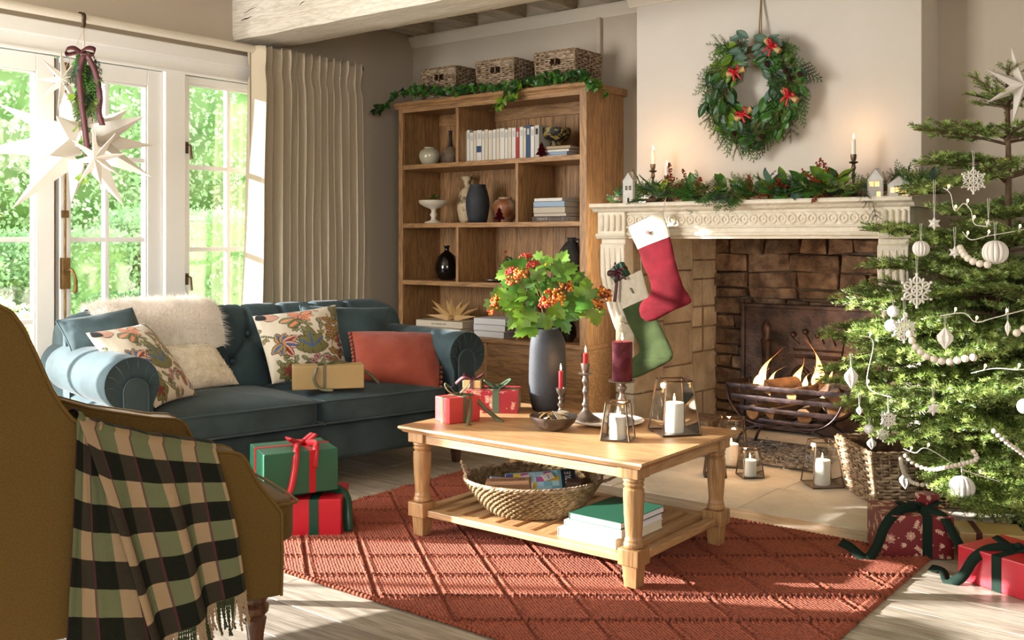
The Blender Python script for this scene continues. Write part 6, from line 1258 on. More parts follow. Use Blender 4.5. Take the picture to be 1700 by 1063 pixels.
ob('hanging_twine', MB().tube([p - wc for p in tw], .0035, 6).tube([p - wc + V((.016 * (1 - i / 3), 0, 0)) for i, p in enumerate(tw)], .0035, 6), 'twine', wr)
# ---------------------------------------------------------------- mantel garland
gc = V((-2.3, 5.08, 1.415)); gl = thing('mantel_garland', 'evergreen garland with leaves and brown seed heads along the mantel shelf', 'garland', gc)
def mx(px, Y=5.05): return X_at(px, Y)
ob('garland_stem', MB().tube([(x - gc.x, .02 * math.sin(x * 9), .025 + .01 * math.sin(x * 7)) for x in [-3.2 + 1.72 * i / 40 for i in range(41)]], .009, 6), 'bark', gl)
for i in range(250):
    x = mx(1005 + 560 * i / 250 + U(-8, 8)); e = 1.; c_ = mx(1150) ; nm = ('cypress_sprig', 'fir_sprig')[i % 2]; mm = rr.choice(CY if i % 2 == 0 else (FS if x > mx(1380) else FS[:2] + CY)); thin = x < mx(1068)
    if thin and rr.random() < .35: continue
    hz = mx(1434) < x < mx(1522) or x < mx(1076)
    d = V((U(-1, 1), U(-1.1, .3), U(-.35, .75))); 
    if mx(1190) < x < mx(1240) and rr.random() < .5: d = V((U(-.5, .5), -1, -.7))
    p = V((x, U(4.97, 5.16), 1.425 + U(0, .055)))
    if d.y < -.3: p.y = U(4.93, 5.0)
    if hz: p.y = U(5.1, 5.2); d.y = abs(d.y) * .3; d.z = abs(d.z)
    put(gl, nm, mm, p, d, (U(-.3, .3), U(-.6, 0), 1), U(.75, 1.0))
for i in range(130):
    px = rr.choice([U(1120, 1170), U(1200, 1260), U(1290, 1350), U(1320, 1370), U(1010, 1560), U(1040, 1080), U(1370, 1400)]); ky = rr.choice(['leaf_lime', 'leaf_mid', 'leaf_mid']) if px < 1180 else rr.choice(['leaf_mid', 'leaf_lime', 'leaf_lime', 'leaf_grey', 'leaf_mid'])
    if 1430 < px < 1525 or px < 1080: continue
    put(gl, 'leaf', rr.choice(LF[ky]), V((mx(px), U(4.94, 5.1), 1.43 + U(0, .075))), (U(-1, 1), U(-1, .2), U(-.6, .9)), (U(-.5, .5), -1, U(-.2, .8)), U(1.2, 1.9))
for px, z, dz in ((1125, .06, .8), (1131, .03, .3), (1150, .05, .5), (1163, .03, .2), (1255, .05, .3), (1262, .02, 0), (1275, .03, .2), (1290, .04, .1), (1352, .06, .9), (1362, .08, 1), (1372, .09, 1), (1385, .10, .8), (1378, .03, -.2), (1382, .05, .3), (1305, .03, .2)):
    put(gl, 'seed_head', rr.choice(SD), V((mx(px), U(4.95, 5.03), 1.43 + z * .6)), (U(-.3, .7), -.3, dz), (0, -1, 0), U(1.5, 2.0))
for k, (px, py) in enumerate(((1460, 360), (1448, 335), (1440, 325))): 
    p = onY(px, py, 4.93); put(gl, 'fir_sprig', FS[1], p + V((-.03, 0, .06)), (.25, -.1, -1), (0, -1, 0), .8)
# ---------------------------------------------------------------- mantel candlesticks and candles
for px, top, ch_, lab, c2 in ((1084, 1.643, .085, 'tallest candlestick at the left end of the mantel', 'white taper in the tallest left mantel candlestick'), (1107, 1.566, .06, 'shorter candlestick beside the tall one on the mantel', 'white taper stub in the shorter left mantel candlestick'), (1417, 1.638, .083, 'single dark candlestick at the right of the mantel', 'white taper in the right mantel candlestick')):
    Y = 5.14 if px != 1107 else 5.06; x = X_at(px, Y); h = top - 1.411; stick('candlestick', lab, (x, Y, 1.411), h, [(r_ * .8, z) for r_, z in S2], 'bronze', 'candlesticks on the mantel'); candle(c2, (x, Y, 1.411 + h - .006), .0115, ch_, 'wax_white', .55, 'white tapers on the mantel')
# ---------------------------------------------------------------- little ceramic houses
def house(lab, px, Y, rot, w, d, h, rh_, wins, lit, chim):
    t = thing('ceramic_house', lab, 'ornament house', (X_at(px, Y), Y, 1.4105), rot, 'white ceramic houses on the mantel')
    # walls with real window openings: front built from strips
    f = MB(); th = .004; xs = sorted({-w / 2, w / 2} | {a for q in wins for a in (q[0], q[1])}); zs = sorted({0, h} | {a for q in wins for a in (q[2], q[3])})
    for x0, x1 in zip(xs[:-1], xs[1:]):
        for z0, z1 in zip(zs[:-1], zs[1:]):
            if any(q[0] <= x0 and x1 <= q[1] and q[2] <= z0 and z1 <= q[3] for q in wins): continue
            f.box((x0, -d / 2, z0), (x1, -d / 2 + th, z1))
    f.prism([(-w / 2, h), (w / 2, h), (0, h + rh_)], -d / 2, -d / 2 + th, axis=1).prism([(-w / 2, h), (w / 2, h), (0, h + rh_)], d / 2 - th, d / 2, axis=1)
    f.box((-w / 2, d / 2 - th, 0), (w / 2, d / 2, h)).box((-w / 2, -d / 2, 0), (-w / 2 + th, d / 2, h)).box((-w / 2, -d / 2, 0), (w / 2, d / 2, .002))
    for (y0, y1, z0, z1) in ((-d / 2, d / 2, 0, h * .45), (-d / 2, d / 2, h * .8, h), (-d / 2, -d * .2, h * .45, h * .8), (-d * .03, d * .1, h * .45, h * .8), (d * .27, d / 2, h * .45, h * .8)): f.box((w / 2 - th, y0, z0), (w / 2, y1, z1))
    ob('walls', f, 'ceramic_house', t, smooth=0)
    rm = MB(); L_ = math.hypot(w / 2, rh_)
    for s_ in (-1, 1): rm.prism([(s_ * (w / 2 + .002), h - .002), (0, h + rh_ - .001), (0, h + rh_ + .004), (s_ * (w / 2 + .005), h)], -d / 2 - .001, d / 2 + .001, axis=1)
    ob('roof', rm, 'ceramic_roof', t, smooth=0); ob('chimney', MB().box((chim - .006, -.006 + d * .1, h + rh_ * .3), (chim + .006, .008 + d * .1, h + rh_ + .006)), 'ceramic_house', t, smooth=0)
    for q in wins:
        if q[3] - q[2] > .014 and q[2] > .02: ob('glazing_bar', MB().box(((q[0] + q[1]) / 2 - .0008, -d / 2, q[2]), ((q[0] + q[1]) / 2 + .0008, -d / 2 + .002, q[3])).box((q[0], -d / 2, (q[2] + q[3]) / 2 - .0008), (q[1], -d / 2 + .002, (q[2] + q[3]) / 2 + .0008)), 'ceramic_house', t, smooth=0)
    ob('interior', MB().box((-w / 2 + .006, -d / 2 + .018, .003), (w / 2 - .006, d / 2 - .006, h * .9)), 'window_glow' if lit else 'bark', t, smooth=0)
house('tall narrow white ceramic house at the left end of the mantel', 1044, 4.995, R(20), .062, .052, .125, .05, [(-.017, -.003, .075, .1), (.004, .018, .075, .1), (-.004, .008, .0, .03)], False, .016)
house('taller white ceramic house with lit windows right of the candlestick', 1453, 5.02, R(20), .075, .05, .085, .055, [(-.028, -.008, .052, .078), (-.002, .018, .052, .078), (.006, .024, .0, .026)], True, .02)
house('low wide white ceramic house with lit windows near the mantel end', 1492, 5.0, R(20), .10, .05, .06, .035, [(-.038, -.02, .018, .042), (-.015, .003, .018, .042), (.01, .022, .004, .034), (.028, .04, .004, .034)], True, .03)
# ---------------------------------------------------------------- stockings
def sock(nm, lab, Y, st, nc, legm, th=.035):
    o0 = onY((st[2][0] + st[2][2]) / 2, (st[2][1] + st[2][3]) / 2, Y); t = thing(nm, lab, 'stocking', o0, 0, 'stockings hung from the mantel')
    Lp = catmull([onY(q[0], q[1], Y) for q in st], 6); Rp = catmull([onY(q[2], q[3], Y) for q in st], 6); n = 20; nn = V((0, -1, 0))
    def loft(i0, i1, g=1.): 
        m = MB(); vs = []; N = i1 - i0
        for i in range(i0, i1):
            a, b_ = Lp[i] - o0, Rp[i] - o0; c = (a + b_) / 2; h_ = (b_ - a) / 2 * g; T_ = th * (.55 + .45 * min(1, (i + 6) / 18)) * (1 if i < len(Lp) - 3 else .6) * g
            for k in range(n): q = 2 * PI * k / n; vs.append(c + h_ * math.cos(q) + nn * math.sin(q) * T_ * .5 * (1 + .15 * fbm(i * .35, k * .9, Y * 9)) + nn * .004 * fbm(i * .5, k * 1.3, 4))
        m.add(vs, [(j * n + k, j * n + (k + 1) % n, (j + 1) * n + (k + 1) % n, (j + 1) * n + k) for j in range(N - 1) for k in range(n)] + [tuple(range((N - 1) * n, N * n))]); return m
    ob('leg_and_foot', loft(nc * 6 - 1, len(Lp), .985), legm, t, smooth=80); ob('cuff', loft(0, nc * 6 + 1), 'linen_cuff', t, smooth=80, solid=.002)
    return t, o0, Lp, Rp
t, o0, Lp, Rp = sock('stocking', 'red velvet stocking with cream cuff and robin hanging at the mantel corner', 4.9, [(1043, 378, 1101, 350), (1050, 395, 1106, 371), (1059, 414, 1113, 393), (1067, 440, 1120, 425), (1077, 462, 1127, 452), (1081, 482, 1136, 478), (1076, 493, 1146, 493), (1066, 500, 1146, 504), (1061, 512, 1118, 516), (1063, 524, 1092, 530), (1070, 532, 1080, 534)], 2, 'felt_red')
ob('hanging_loop', MB().tube(catmull([onY(1101, 352, 4.9) - o0, onY(1104, 335, 4.9) - o0, V((X_at(1108, 4.95), 4.95, 1.45)) - o0, V((X_at(1108, 5.06), 5.06, 1.45)) - o0], 6), .0025, 6), 'linen_cuff', t)
bp_ = onY(1076, 386, 4.872) - o0; m = MB(); m.prism([(bp_.x + a, bp_.z + b_) for a, b_ in ((-.02, -.004), (-.012, .008), (-.004, .014), (.004, .013), (.012, .004), (.01, -.006), (.002, -.014), (-.008, -.01))], bp_.y - .001, bp_.y + .001, axis=1); ob('embroidered_robin', m, 'bk_brown', t, smooth=0)
m = MB(); m.prism([(bp_.x + a, bp_.z + b_) for a, b_ in ((-.0, .006), (.008, .004), (.009, -.004), (.002, -.008), (-.002, 0))], bp_.y - .002, bp_.y - .0005, axis=1); ob('robin_breast', m, 'terracotta', t, smooth=0)
t, o0, Lp, Rp = sock('stocking', 'green velvet stocking with cream cuff hanging below the red one', 4.965, [(1014, 474, 1065, 448), (1023, 494, 1071, 472), (1033, 514, 1078, 494), (1042, 536, 1092, 530), (1053, 558, 1103, 553), (1060, 574, 1114, 576), (1060, 586, 1118, 590), (1050, 594, 1112, 600), (1040, 604, 1090, 612), (1034, 616, 1066, 624), (1038, 626, 1048, 629)], 2, 'felt_green')
ob('hanging_loop', MB().tube(catmull([onY(1065, 450, 4.965) - o0, onY(1064, 430, 4.97) - o0, V((X_at(1066, 4.98), 4.98, 1.2)) - o0], 6), .0022, 6), 'linen_cuff', t)
m = MB(); e_ = onY(1049, 482, 4.945) - o0; m.tube([e_ + V((-.012, 0, .014)), e_, e_ + V((.01, 0, -.016))], .001, 4)
for i in range(7):
    for s_ in (-1, 1): q = e_ + V((-.01 + i * .0032, 0, .012 - i * .0042)); m.tube([q, q + V((s_ * .007 + .002, 0, .0 if s_ > 0 else -.007))], .0012, 4)
ob('embroidered_fern', m, 'felt_green', t)
gp = onY(1028, 452, 4.97); t = thing('wrapped_present', 'small shiny green present with burgundy bow poking out of the stocking', 'present', gp, (0, R(-33), 0), 'wrapped presents')
ob('wrapped_box', MB().box((-.05, -.025, -.045), (.05, .02, .04)), 'paper_green', t, bev=.003, smooth=0); ob('ribbon', MB().box((-.0515, -.0265, -.008), (.0515, .0215, .008)).box((-.008, -.0265, -.0465), (.008, .0215, .0415)), 'ribbon_burgundy', t, smooth=0)
for s_, a in ((-1, 20), (1, -30), (-1, -60), (1, 50)):
    m = MB(); c_, q_ = math.cos(R(a)), math.sin(R(a)); m.strip(catmull([(0, -.03, 0), (s_ * .03 * c_, -.05, .03 * q_ + .012), (s_ * .052 * c_, -.05, .052 * q_), (s_ * .03 * c_, -.04, .03 * q_ - .012), (0, -.03, 0)], 5), (.2, .5, 1), .018); ob('bow_loop', m, 'ribbon_burgundy', t, solid=.0008, smooth=80)
iv_ = Matrix.Rotation(R(33), 3, 'Y')
for dx, dz in ((.0, -.17), (.075, -.04)):
    m = MB(); m.strip(catmull([(0, -.03, 0), iv_ @ V((dx * .5 + .01, -.045, dz * .4)), iv_ @ V((dx, -.05, dz))], 6), iv_ @ V((1, .1, 0)), .02); ob('ribbon_tail', m, 'ribbon_burgundy', t, solid=.0008, smooth=80)
# ---------------------------------------------------------------- ivy on the bookcase
iv = thing('ivy_garland', 'trailing ivy garland along the top front edge of the bookcase', 'ivy', (-4.25, 5.14, 2.175))
Y_ = 5.13; tr = [[(622, 190), (640, 178), (660, 160), (685, 152), (705, 150)], [(690, 158), (720, 152), (760, 150), (800, 148), (840, 145), (880, 140), (920, 137), (960, 134), (975, 130)], [(862, 146), (845, 158), (832, 172), (822, 182)], [(862, 146), (856, 160), (848, 168)], [(970, 130), (985, 137), (998, 147), (1008, 160)], [(975, 130), (980, 150), (986, 152)], [(700, 152), (740, 156), (790, 150)], [(900, 130), (935, 128), (970, 126)]]
for k, pl_ in enumerate(tr):
    pts = []
    for i, (px, py) in enumerate(pl_):
        Yq = 5.09 if k in (0, 2, 3) else (5.14 if k not in (4, 5) else 5.12 + .05 * i * (k == 4)); p = onY(px, py, Yq)
        if k in (1, 6, 7): p.z = max(p.z, 2.182)
        pts.append(p - iv.location)
    pp = catmull(pts, 10); ob('vine', MB().tube(pp, .0022, 5), 'stem_brown', iv)
    for i, p in enumerate(pp):
        for _ in range(2 if k in (1, 7, 0, 6) else 1):
            if rr.random() < .78: q = p + iv.location + V((U(-.02, .02), U(-.02, .01), U(-.005, .03))); put(iv, 'ivy_leaf', rr.choice(IV if k in (2, 4, 3) else IV[:2]), q, (U(-1, 1), U(-1, -.1), U(-.9, .5)), (U(-.5, .5), -1, U(-.3, 1)), U(.75, 1.2))
# ---------------------------------------------------------------- swag at the window
sc0 = at(142, 90, 4.97); sw = thing('greenery_swag', 'hanging conifer and ivy swag tied with a long burgundy ribbon at the doors', 'swag', sc0)
for i in range(60):
    q = i / 60; p = at(141 + 6 * q + U(-17, 17), 88 + 78 * q, 4.95 + U(-.04, .04)); put(sw, 'conifer_sprig', rr.choice(CY + FS[:2]), p, (U(-.7, .7), U(-.5, .3), -1), (U(-.5, .5), -1, 0), U(.8, 1.1))
for pl_ in ([(138, 90), (132, 130), (128, 170), (131, 205), (136, 240), (140, 275), (143, 300)], [(140, 95), (138, 150), (140, 190), (150, 240), (158, 258)]):
    pp = catmull([at(px, py, 4.93) - sc0 for px, py in pl_], 7); ob('ivy_vine', MB().tube(pp, .0015, 4), 'stem_brown', sw)
    for p in pp:
        if rr.random() < .75: put(sw, 'ivy_leaf', rr.choice(IV), p + sc0 + V((U(-.02, .02), U(-.02, .02), 0)), (U(-1, 1), U(-.6, .3), U(-.9, .3)), (.5, -1, .3), U(.7, 1.1))
rt = V((math.cos(R(38)), math.sin(R(38)), 0)); fw = V((-rt.y, rt.x, 0))
for s_ in (-1, 1):
    m = MB(); m.strip(catmull([V((0, 0, .0)), rt * s_ * .035 + V((0, 0, .02)), rt * s_ * .07 + V((0, 0, .012)), rt * s_ * .065 - V((0, 0, .012)), rt * s_ * .03 - V((0, 0, .006)), V()], 5), [V((0, 0, 1)) + fw * .8] * 26, .03); m.v = [tuple(V(p) - fw * .06) for p in m.v]; ob('bow_loop', m, 'ribbon_burgundy', sw, solid=.001, smooth=80)
for pl_ in ([(145, 92), (158, 120), (166, 160), (164, 185), (170, 208)], [(138, 92), (132, 120), (134, 160), (141, 215), (148, 272)]):
    m = MB(); m.strip(catmull([at(px, py, 4.88) - sc0 for px, py in pl_], 8), rt, .03); ob('ribbon_tail', m, 'ribbon_burgundy', sw, solid=.001, smooth=80)
ob('string', MB().tube([(0, 0, 0), tuple(hk - sc0 + V((.02, 0, -.05)))], .0015, 4), 'twine', sw)
# ---------------------------------------------------------------- berry branches in the vase
bq_ = thing('berry_bouquet', 'arching branches of red and orange berries with green lobed leaves', 'flower arrangement', (vq.x, vq.y, TT + .3)); B_ = bq_.location.copy()
def berries(n, r_, seed, mats=('berry_red', 'berry_orange')):
    q_ = random.Random(seed); m = MB()
    for i in range(n):
        z = q_.random() ** .6; a = q_.uniform(0, 6.3); s_ = r_ * math.sqrt(1 - (z * .8) ** 2) * q_.random() ** .4; p = V((s_ * math.cos(a), s_ * math.sin(a), r_ * .55 * z)); m.k = 1 if q_.random() < .62 else 0; m.ball(p, .0052, 6, 5)
        if i % 3 == 0: m.k = 2; m.tube([(0, 0, -r_ * .5), p], .0008, 3, caps=False)
    return mesh('berry_shape', m, list(mats) + ['stem_brown'], 80)
BR = [berries(75, .042, 1), berries(60, .036, 2, ('berry_dark', 'berry_orange')), berries(38, .027, 3, ('berry_red', 'berry_red'))]
mouth = B_ + V((0, 0, .055)); fwd = V((-S38, C38, 0))
cl_ = [(873, 430, 0, 2, 0), (859, 462, -.06, 0, 0), (849, 452, -.03, 2, 1), (886, 442, .0, 2, 0), (917, 443, .06, 1, 0), (918, 497, -.1, 0, 0), (940, 477, -.05, 1, 1), (825, 507, 0, 0, 2), (991, 509, .02, 1, 1), (1002, 490, .04, 1, 2), (905, 505, -.1, 2, 1)]
for i, (px, py, dt, k, s_) in enumerate(cl_):
    p = at(px, py, 4.36 + dt); d = (p - mouth); put(bq_, 'berry_cluster', BR[k], p, V((d.x, d.y, d.z + .05)).cross(V((.3, .8, .2))), V((d.x, d.y, d.z + .12)).normalized() - fwd * .5, 1.25 if s_ != 1 else 1.1)
    mid = mouth.lerp(p, .5) + V((0, 0, .02)); ob('stem', MB().tube([q - B_ for q in catmull([B_ + V((0, 0, -.05)), mouth + V((d.x * .05, d.y * .05, 0)), mid, p - V((0, 0, .01))], 5)], [.0035] * 8 + [.0022] * 8, 5), 'stem_brown', bq_, smooth=60)
lv = [(849, 441, 150, 0), (835, 456, 200, 0), (903, 434, 20, 0), (851, 535, 235, 0), (871, 532, 260, 0), (846, 505, 200, 0), (889, 462, 90, 1), (901, 478, 0, 1), (940, 447, 30, 2), (966, 486, 0, 1), (948, 508, -50, 2), (908, 537, -80, 2), (885, 546, 250, 1), (990, 482, 60, 1), (989, 530, -80, 2), (940, 543, -60, 1), (835, 488, 130, 2), (870, 485, 160, 1), (926, 462, 60, 1), (955, 467, 45, 0), (972, 478, 80, 0), (895, 500, 200, 1), (880, 505, 230, 1), (930, 520, -40, 2), (960, 512, -20, 1), (955, 527, -30, 1), (912, 470, 100, 1), (865, 480, 250, 0), (900, 450, 60, 2), (930, 436, 70, 0), (856, 494, 190, 2), (945, 490, 10, 0), (975, 505, 10, 1), (842, 470, 170, 1)]
for px, py, a, k in lv + [(x + U(-14, 14), y + U(-10, 12), a + U(-60, 60), 1 if k_ == 0 else 0) for x, y, a, k_ in lv[::4]]:
    p = at(px, py, 4.36 + U(-.09, .08)); d = rt * math.cos(R(a)) + V((0, 0, math.sin(R(a)))) - fwd * U(.0, .5); put(bq_, 'leaf', VL[k], p - d * .045, d, -fwd + V((U(-.4, .4), U(-.4, .4), U(.1, .9))), U(.75, 1.0) * (1.05 if k == 0 else .9))
# twig in the bookcase vase, holly on the pedestal dish
tw_ = thing('berry_twig', 'small twig of red berries and dark leaves on the third shelf', 'berry twig', bvase.location + V((0, 0, .03))); p0 = tw_.location.copy()
for dx, dz in ((-.03, .17), (.0, .13), (.05, .12)): ob('stem', MB().tube([(0, 0, -.02), (dx * .6, 0, dz * .5), (dx, -.01, dz)], .0015, 4), 'stem_brown', tw_)
for dx, dz, k in ((-.03, .17, 2), (-.025, .13, 0), (.04, .115, 2), (.0, .1, 1)): put(tw_, 'berry_cluster', BR[k], p0 + V((dx, -.02, dz)), (1, 0, 0), (0, -.5, 1), .5)
for i in range(10): put(tw_, 'leaf', rr.choice(LF['leaf_dark']), p0 + V((U(-.03, .05), U(-.03, 0), U(.05, .13))), (U(-1, 1), -.3, U(-.3, .6)), (0, -1, .3), 1.1)
hs_ = thing('holly_sprig', 'little holly sprig with a red berry lying in the pedestal dish', 'holly', cake.location + V((.02, -.01, .172))); p0 = hs_.location.copy()
for i in range(9): put(hs_, 'leaf', rr.choice(LF['leaf_dark'] + LF['leaf_mid']), p0 + V((U(-.02, .02), U(-.02, .02), U(0, .01))), (U(-.6, 1), U(-.5, .5), U(.0, .5)), (0, -.6, 1), U(.7, 1))
put(hs_, 'fir_sprig', FS[0], p0, (1, -.2, .4), (0, 0, 1), .5)
for i in range(3): ob('berry', MB().ball((-.015 + .006 * i, -.01, .022 + .014 * (i == 1)), .005, 8, 6), 'berry_red', hs_)
# ================================================================ CHRISTMAS TREE
AX = V((-1.02, 4.88, 0)); bcn = V((-1.30, 4.79, 0)); 
tree = thing('christmas_tree', 'large green fir tree with white ornaments standing in a wicker basket', 'christmas tree', (AX.x, AX.y, 0))
ob('trunk', MB().tube(catmull([(bcn.x - AX.x, bcn.y - AX.y, .03), (-.12, -.03, .5), (0, 0, 1.1), (.01, 0, 1.82)], 6), [.032 - .0013 * i for i in range(19)], 10), 'bark', tree)
FB = {.85: [fir_branch(.85, 1), fir_branch(.85, 2)], .62: [fir_branch(.62, 3), fir_branch(.62, 4)], .42: [fir_branch(.42, 5), fir_branch(.42, 6)], .25: [fir_branch(.25, 7), fir_branch(.25, 8)]}
def Rz(z):
    T_ = [(.1, .42), (.3, .62), (.45, .78), (.75, .80), (1.0, .74), (1.12, .66), (1.27, .44), (1.45, .33), (1.64, .24), (1.8, .15), (2.0, .1)]
    for (a, ra), (b_, rb) in zip(T_[:-1], T_[1:]):
        if a <= z <= b_: return ra + (rb - ra) * (z - a) / (b_ - a)
    return .5
def okpt(p): return p.y < 5.53 and not (p.x < -1.36 and p.y > 4.80) and not (p.x < -1.5 and p.y > 5.2) and p.z > .03 and not (p.x < -1.36 and p.y > 4.86 and p.z > 1.3)
rr = random.Random(31); z = .42; lev = 0; nb = 0; cdir = math.atan2(-AX.y, -AX.x)
def branch(z, a, rad, tilt, roll=0):
    global nb
    c = AX + V(((bcn.x - AX.x) * max(0, 1 - z / 1.1), (bcn.y - AX.y) * max(0, 1 - z / 1.1), z)); d = V((math.cos(a), math.sin(a), math.tan(tilt))).normalized(); L = rad - (c - AX).dot(V((math.cos(a), math.sin(a), 0)))
    L = max(.18, L)
    while L > .18 and not okpt(c + d * L): L *= .88
    k = min(FB, key=lambda q: abs(q - L)); o = put(tree, 'branch', rr.choice(FB[k]), c, d, (0, 0, 1), L / k, roll); nb += 1
while z < 1.80:
    n = int(13 - 4 * z) if z < 1.2 else 6; r0 = Rz(z)
    for i in range(n):
        a = 2 * PI * (i + .5 * (lev % 2)) / n + U(-.12, .12); tl = R(-8 + 18 * (z / 1.2) + U(-5, 5)); branch(z + U(-.03, .03), a, r0 * U(.84, 1.04), tl, U(-.3, .3))
    z += .105 if z < 1.15 else .16; lev += 1
for i in range(14): a = cdir + U(.0, 1.5); branch(U(.3, .42), a, .66 * U(.8, 1), R(U(-22, -10)))
for z, da, L, tl in ((1.62, -62, .42, 14), (1.55, -80, .38, 2), (1.48, -50, .5, -6)): branch(z, cdir + R(da), L, R(tl))
for i in range(5): branch(1.76 + .02 * i, 2 * PI * i / 5, .2, R(40))
ob('leader_shoot', (lambda m: (shoot(m, (0, 0, 1.7), (.01, 0, 2.0), .02, 500, full=True), m)[1])(MB()), ['bark', 'needle_dark', 'needle_fresh'], tree, smooth=0)
# basket
wv, st_, rim, fl2 = weave(.60, .42, .25, 17, taper=.86, sp=.04, r=.0062)
tbk = thing('tree_basket', 'big square wicker basket around the foot of the christmas tree', 'basket', (-1.385, 4.83, 0), R(40))
for m_, nm, mt_ in ((wv, 'woven_wall', 'wicker'), (st_, 'stake', 'wicker'), (rim, 'rim', 'wicker_dark'), (fl2, 'inner_wall', 'bark')): ob(nm, m_, mt_, tbk, smooth=60)
# where the front of the tree is, for a given pixel
def tfront(px, py, k=.98):
    t = 4.1
    for _ in range(6):
        z = 1.2 + (398 - py) / F * t; r_ = Rz(max(.12, min(1.9, z))) * k; tc_ = -S38 * AX.x + C38 * AX.y; lc = C38 * AX.x + S38 * AX.y; dx = (px - 850) / F * t - lc; t = tc_ - math.sqrt(max(.0, r_ * r_ - dx * dx))
    return t
def hang_(nm, lab, px, py, cat='ornament', group='white ornaments on the tree', off=.0, string=.07, rot=None, top=0):
    p = at(px, py, tfront(px, py) - off); t = thing(nm, lab, cat, p, R(38) if rot is None else rot, group)
    ob('thread', MB().tube([(-.0015, 0, top), (-.004, 0, top + string)], .0009, 4).tube([(.0015, 0, top), (.004, 0, top + string)], .0009, 4), 'white_thread', t); return t
def snowflake(t, r_):
    for i in range(6):
        a = R(60 * i + 30); c, s_ = math.cos(a), math.sin(a); m = MB(); P = lambda u, v: (u * c - v * s_, 0, u * s_ + v * c)
        m.tube([P(.0, 0), P(r_ * .95, 0)], r_ * .07, 6); m.tube([P(r_ * .62 + r_ * .2 * math.cos(q), r_ * .2 * math.sin(q)) for q in [2 * PI * k / 10 for k in range(11)]], r_ * .065, 6); m.ball(P(r_ * .97, 0), r_ * .1, 8, 6)
        a3 = .4; m.tube([P(r_ * .42, 0), P(r_ * .55, r_ * .36), P(r_ * .72, r_ * .42)], r_ * .06, 6); m.tube([P(r_ * .42, 0), P(r_ * .55, -r_ * .36), P(r_ * .72, -r_ * .42)], r_ * .06, 6)
        ob('crochet_arm', m, 'ornament_white', t, smooth=60)
    ob('crochet_centre', MB().tube([(r_ * .3 * math.cos(q), 0, r_ * .3 * math.sin(q)) for q in [2 * PI * k / 16 for k in range(17)]], r_ * .07, 6), 'ornament_white', t)
def honey(t, r_, fins=13):
    m = MB(); n_ = fins * 8
    m.grid(n_, 22, lambda u, v: (lambda q, s_: (q * math.cos(2 * PI * u) * r_, q * math.sin(2 * PI * u) * r_, -math.cos(PI * v) * r_ * .96))((max(.001, math.sin(PI * v)) ** .9) * (.74 + .26 * abs(math.cos(PI * u * fins)) ** .35), 0), closeu=True)
    ob('folded_paper', m, 'ornament_white', t, smooth=30)
def diamond(t, h, w, n=8):
    m = MB(); vs = [(0, 0, h / 2), (0, 0, -h / 2)]
    for i in range(2 * n): q = PI * i / n; r_ = w / 2 * (1 if i % 2 == 0 else .72); vs += [(r_ * math.cos(q), r_ * math.sin(q), h * .1), (r_ * .9 * math.cos(q), r_ * .9 * math.sin(q), -h * .1)]
    fs = []
    for i in range(2 * n): a, b_ = 2 + 2 * i, 2 + 2 * ((i + 1) % (2 * n)); fs += [(0, a, b_), (a, a + 1, b_ + 1, b_), (1, b_ + 1, a + 1)]
    m.add(vs, fs); ob('folded_paper', m, 'ornament_white', t, smooth=0)
for px, py, r_, lab in ((1616, 300, 23, 'large crocheted snowflake highest on the tree'), (1522, 483, 28, 'big crocheted snowflake on the left side of the tree'), (1501, 547, 22, 'crocheted snowflake just below the big one'), (1475, 697, 15, 'small crocheted snowflake among the low left branches'), (1466, 722, 12, 'smallest crocheted snowflake under its neighbour')): t = hang_('snowflake_ornament', lab, px, py, off=.04, top=r_ * .0024); snowflake(t, r_ * 4 / 1665)
for px, py, r_, n_, lab in ((1551, 371, 12, 6, 'plain white star hanging on long beige strings'), (1585, 419, 11, 6, 'pale star beside the upper bead string'), (1549, 679, 12, 6, 'white folded star in the middle of the tree'), (1641, 370, 7, 5, 'tiny white star near the top lights')): t = hang_('star_ornament', lab, px, py, off=.05, string=.16 if py == 371 else .08, top=.02); ob('star_body', flat_star(n_, r_ * 4 / 1665, r_ * 2.2 / 1665, .006, R(90)), 'ornament_white', t, smooth=0)
for px, py, r_, lab in ((1652, 419, 20, 'pleated white paper ball near the upper right of the tree'), (1597, 810, 21, 'pleated white paper ball hanging lowest on the tree'), (1529, 413, 14, 'smaller cream pleated ball in front of the mantel end'), (1702, 675, 12, 'pleated white ball at the very edge of the picture')): t = hang_('paper_ball', lab, px, py, off=.07, top=r_ * 4 / 1665); honey(t, r_ * 4 / 1665)
for px, py, h, w, lab in ((1569, 562, 37, 27, 'white folded paper diamond in the middle of the tree'), (1413, 627, 38, 24, 'white folded diamond at the left tips facing the fire'), (1503, 798, 33, 23, 'pale folded diamond hanging over the basket'), (1673, 545, 26, 9, 'slim white paper drop at the right'), (1447, 737, 22, 18, 'small white drop low at the left of the tree'), (1427, 682, 16, 12, 'tiny white drop hidden in the left needles')): t = hang_('diamond_ornament', lab, px, py, off=.05, top=h * 2 / 1665, string=.05); diamond(t, h * 4 / 1665, w * 4 / 1665)
for px, py, r_, lab in ((1483, 517, 10, 'upper frosted white ball behind the crocheted snowflakes'), (1480, 541, 11, 'lower frosted white ball behind the crocheted snowflakes'), (1443, 713, 9, 'glossy white ball at the low left of the tree')): t = hang_('ball_ornament', lab, px, py, off=.02, top=.02, string=.03); ob('ball', MB().ball((0, 0, 0), r_ * 4 / 1665, 14, 10), 'glitter_ball', t, smooth=80)
bd_ = mesh('bead_shape', MB().ball((0, 0, 0), .0145, 12, 8), 'bead', 80); bd2 = mesh('bead_shape', MB().ball((0, 0, 0), .0095, 10, 7), 'bead', 80)
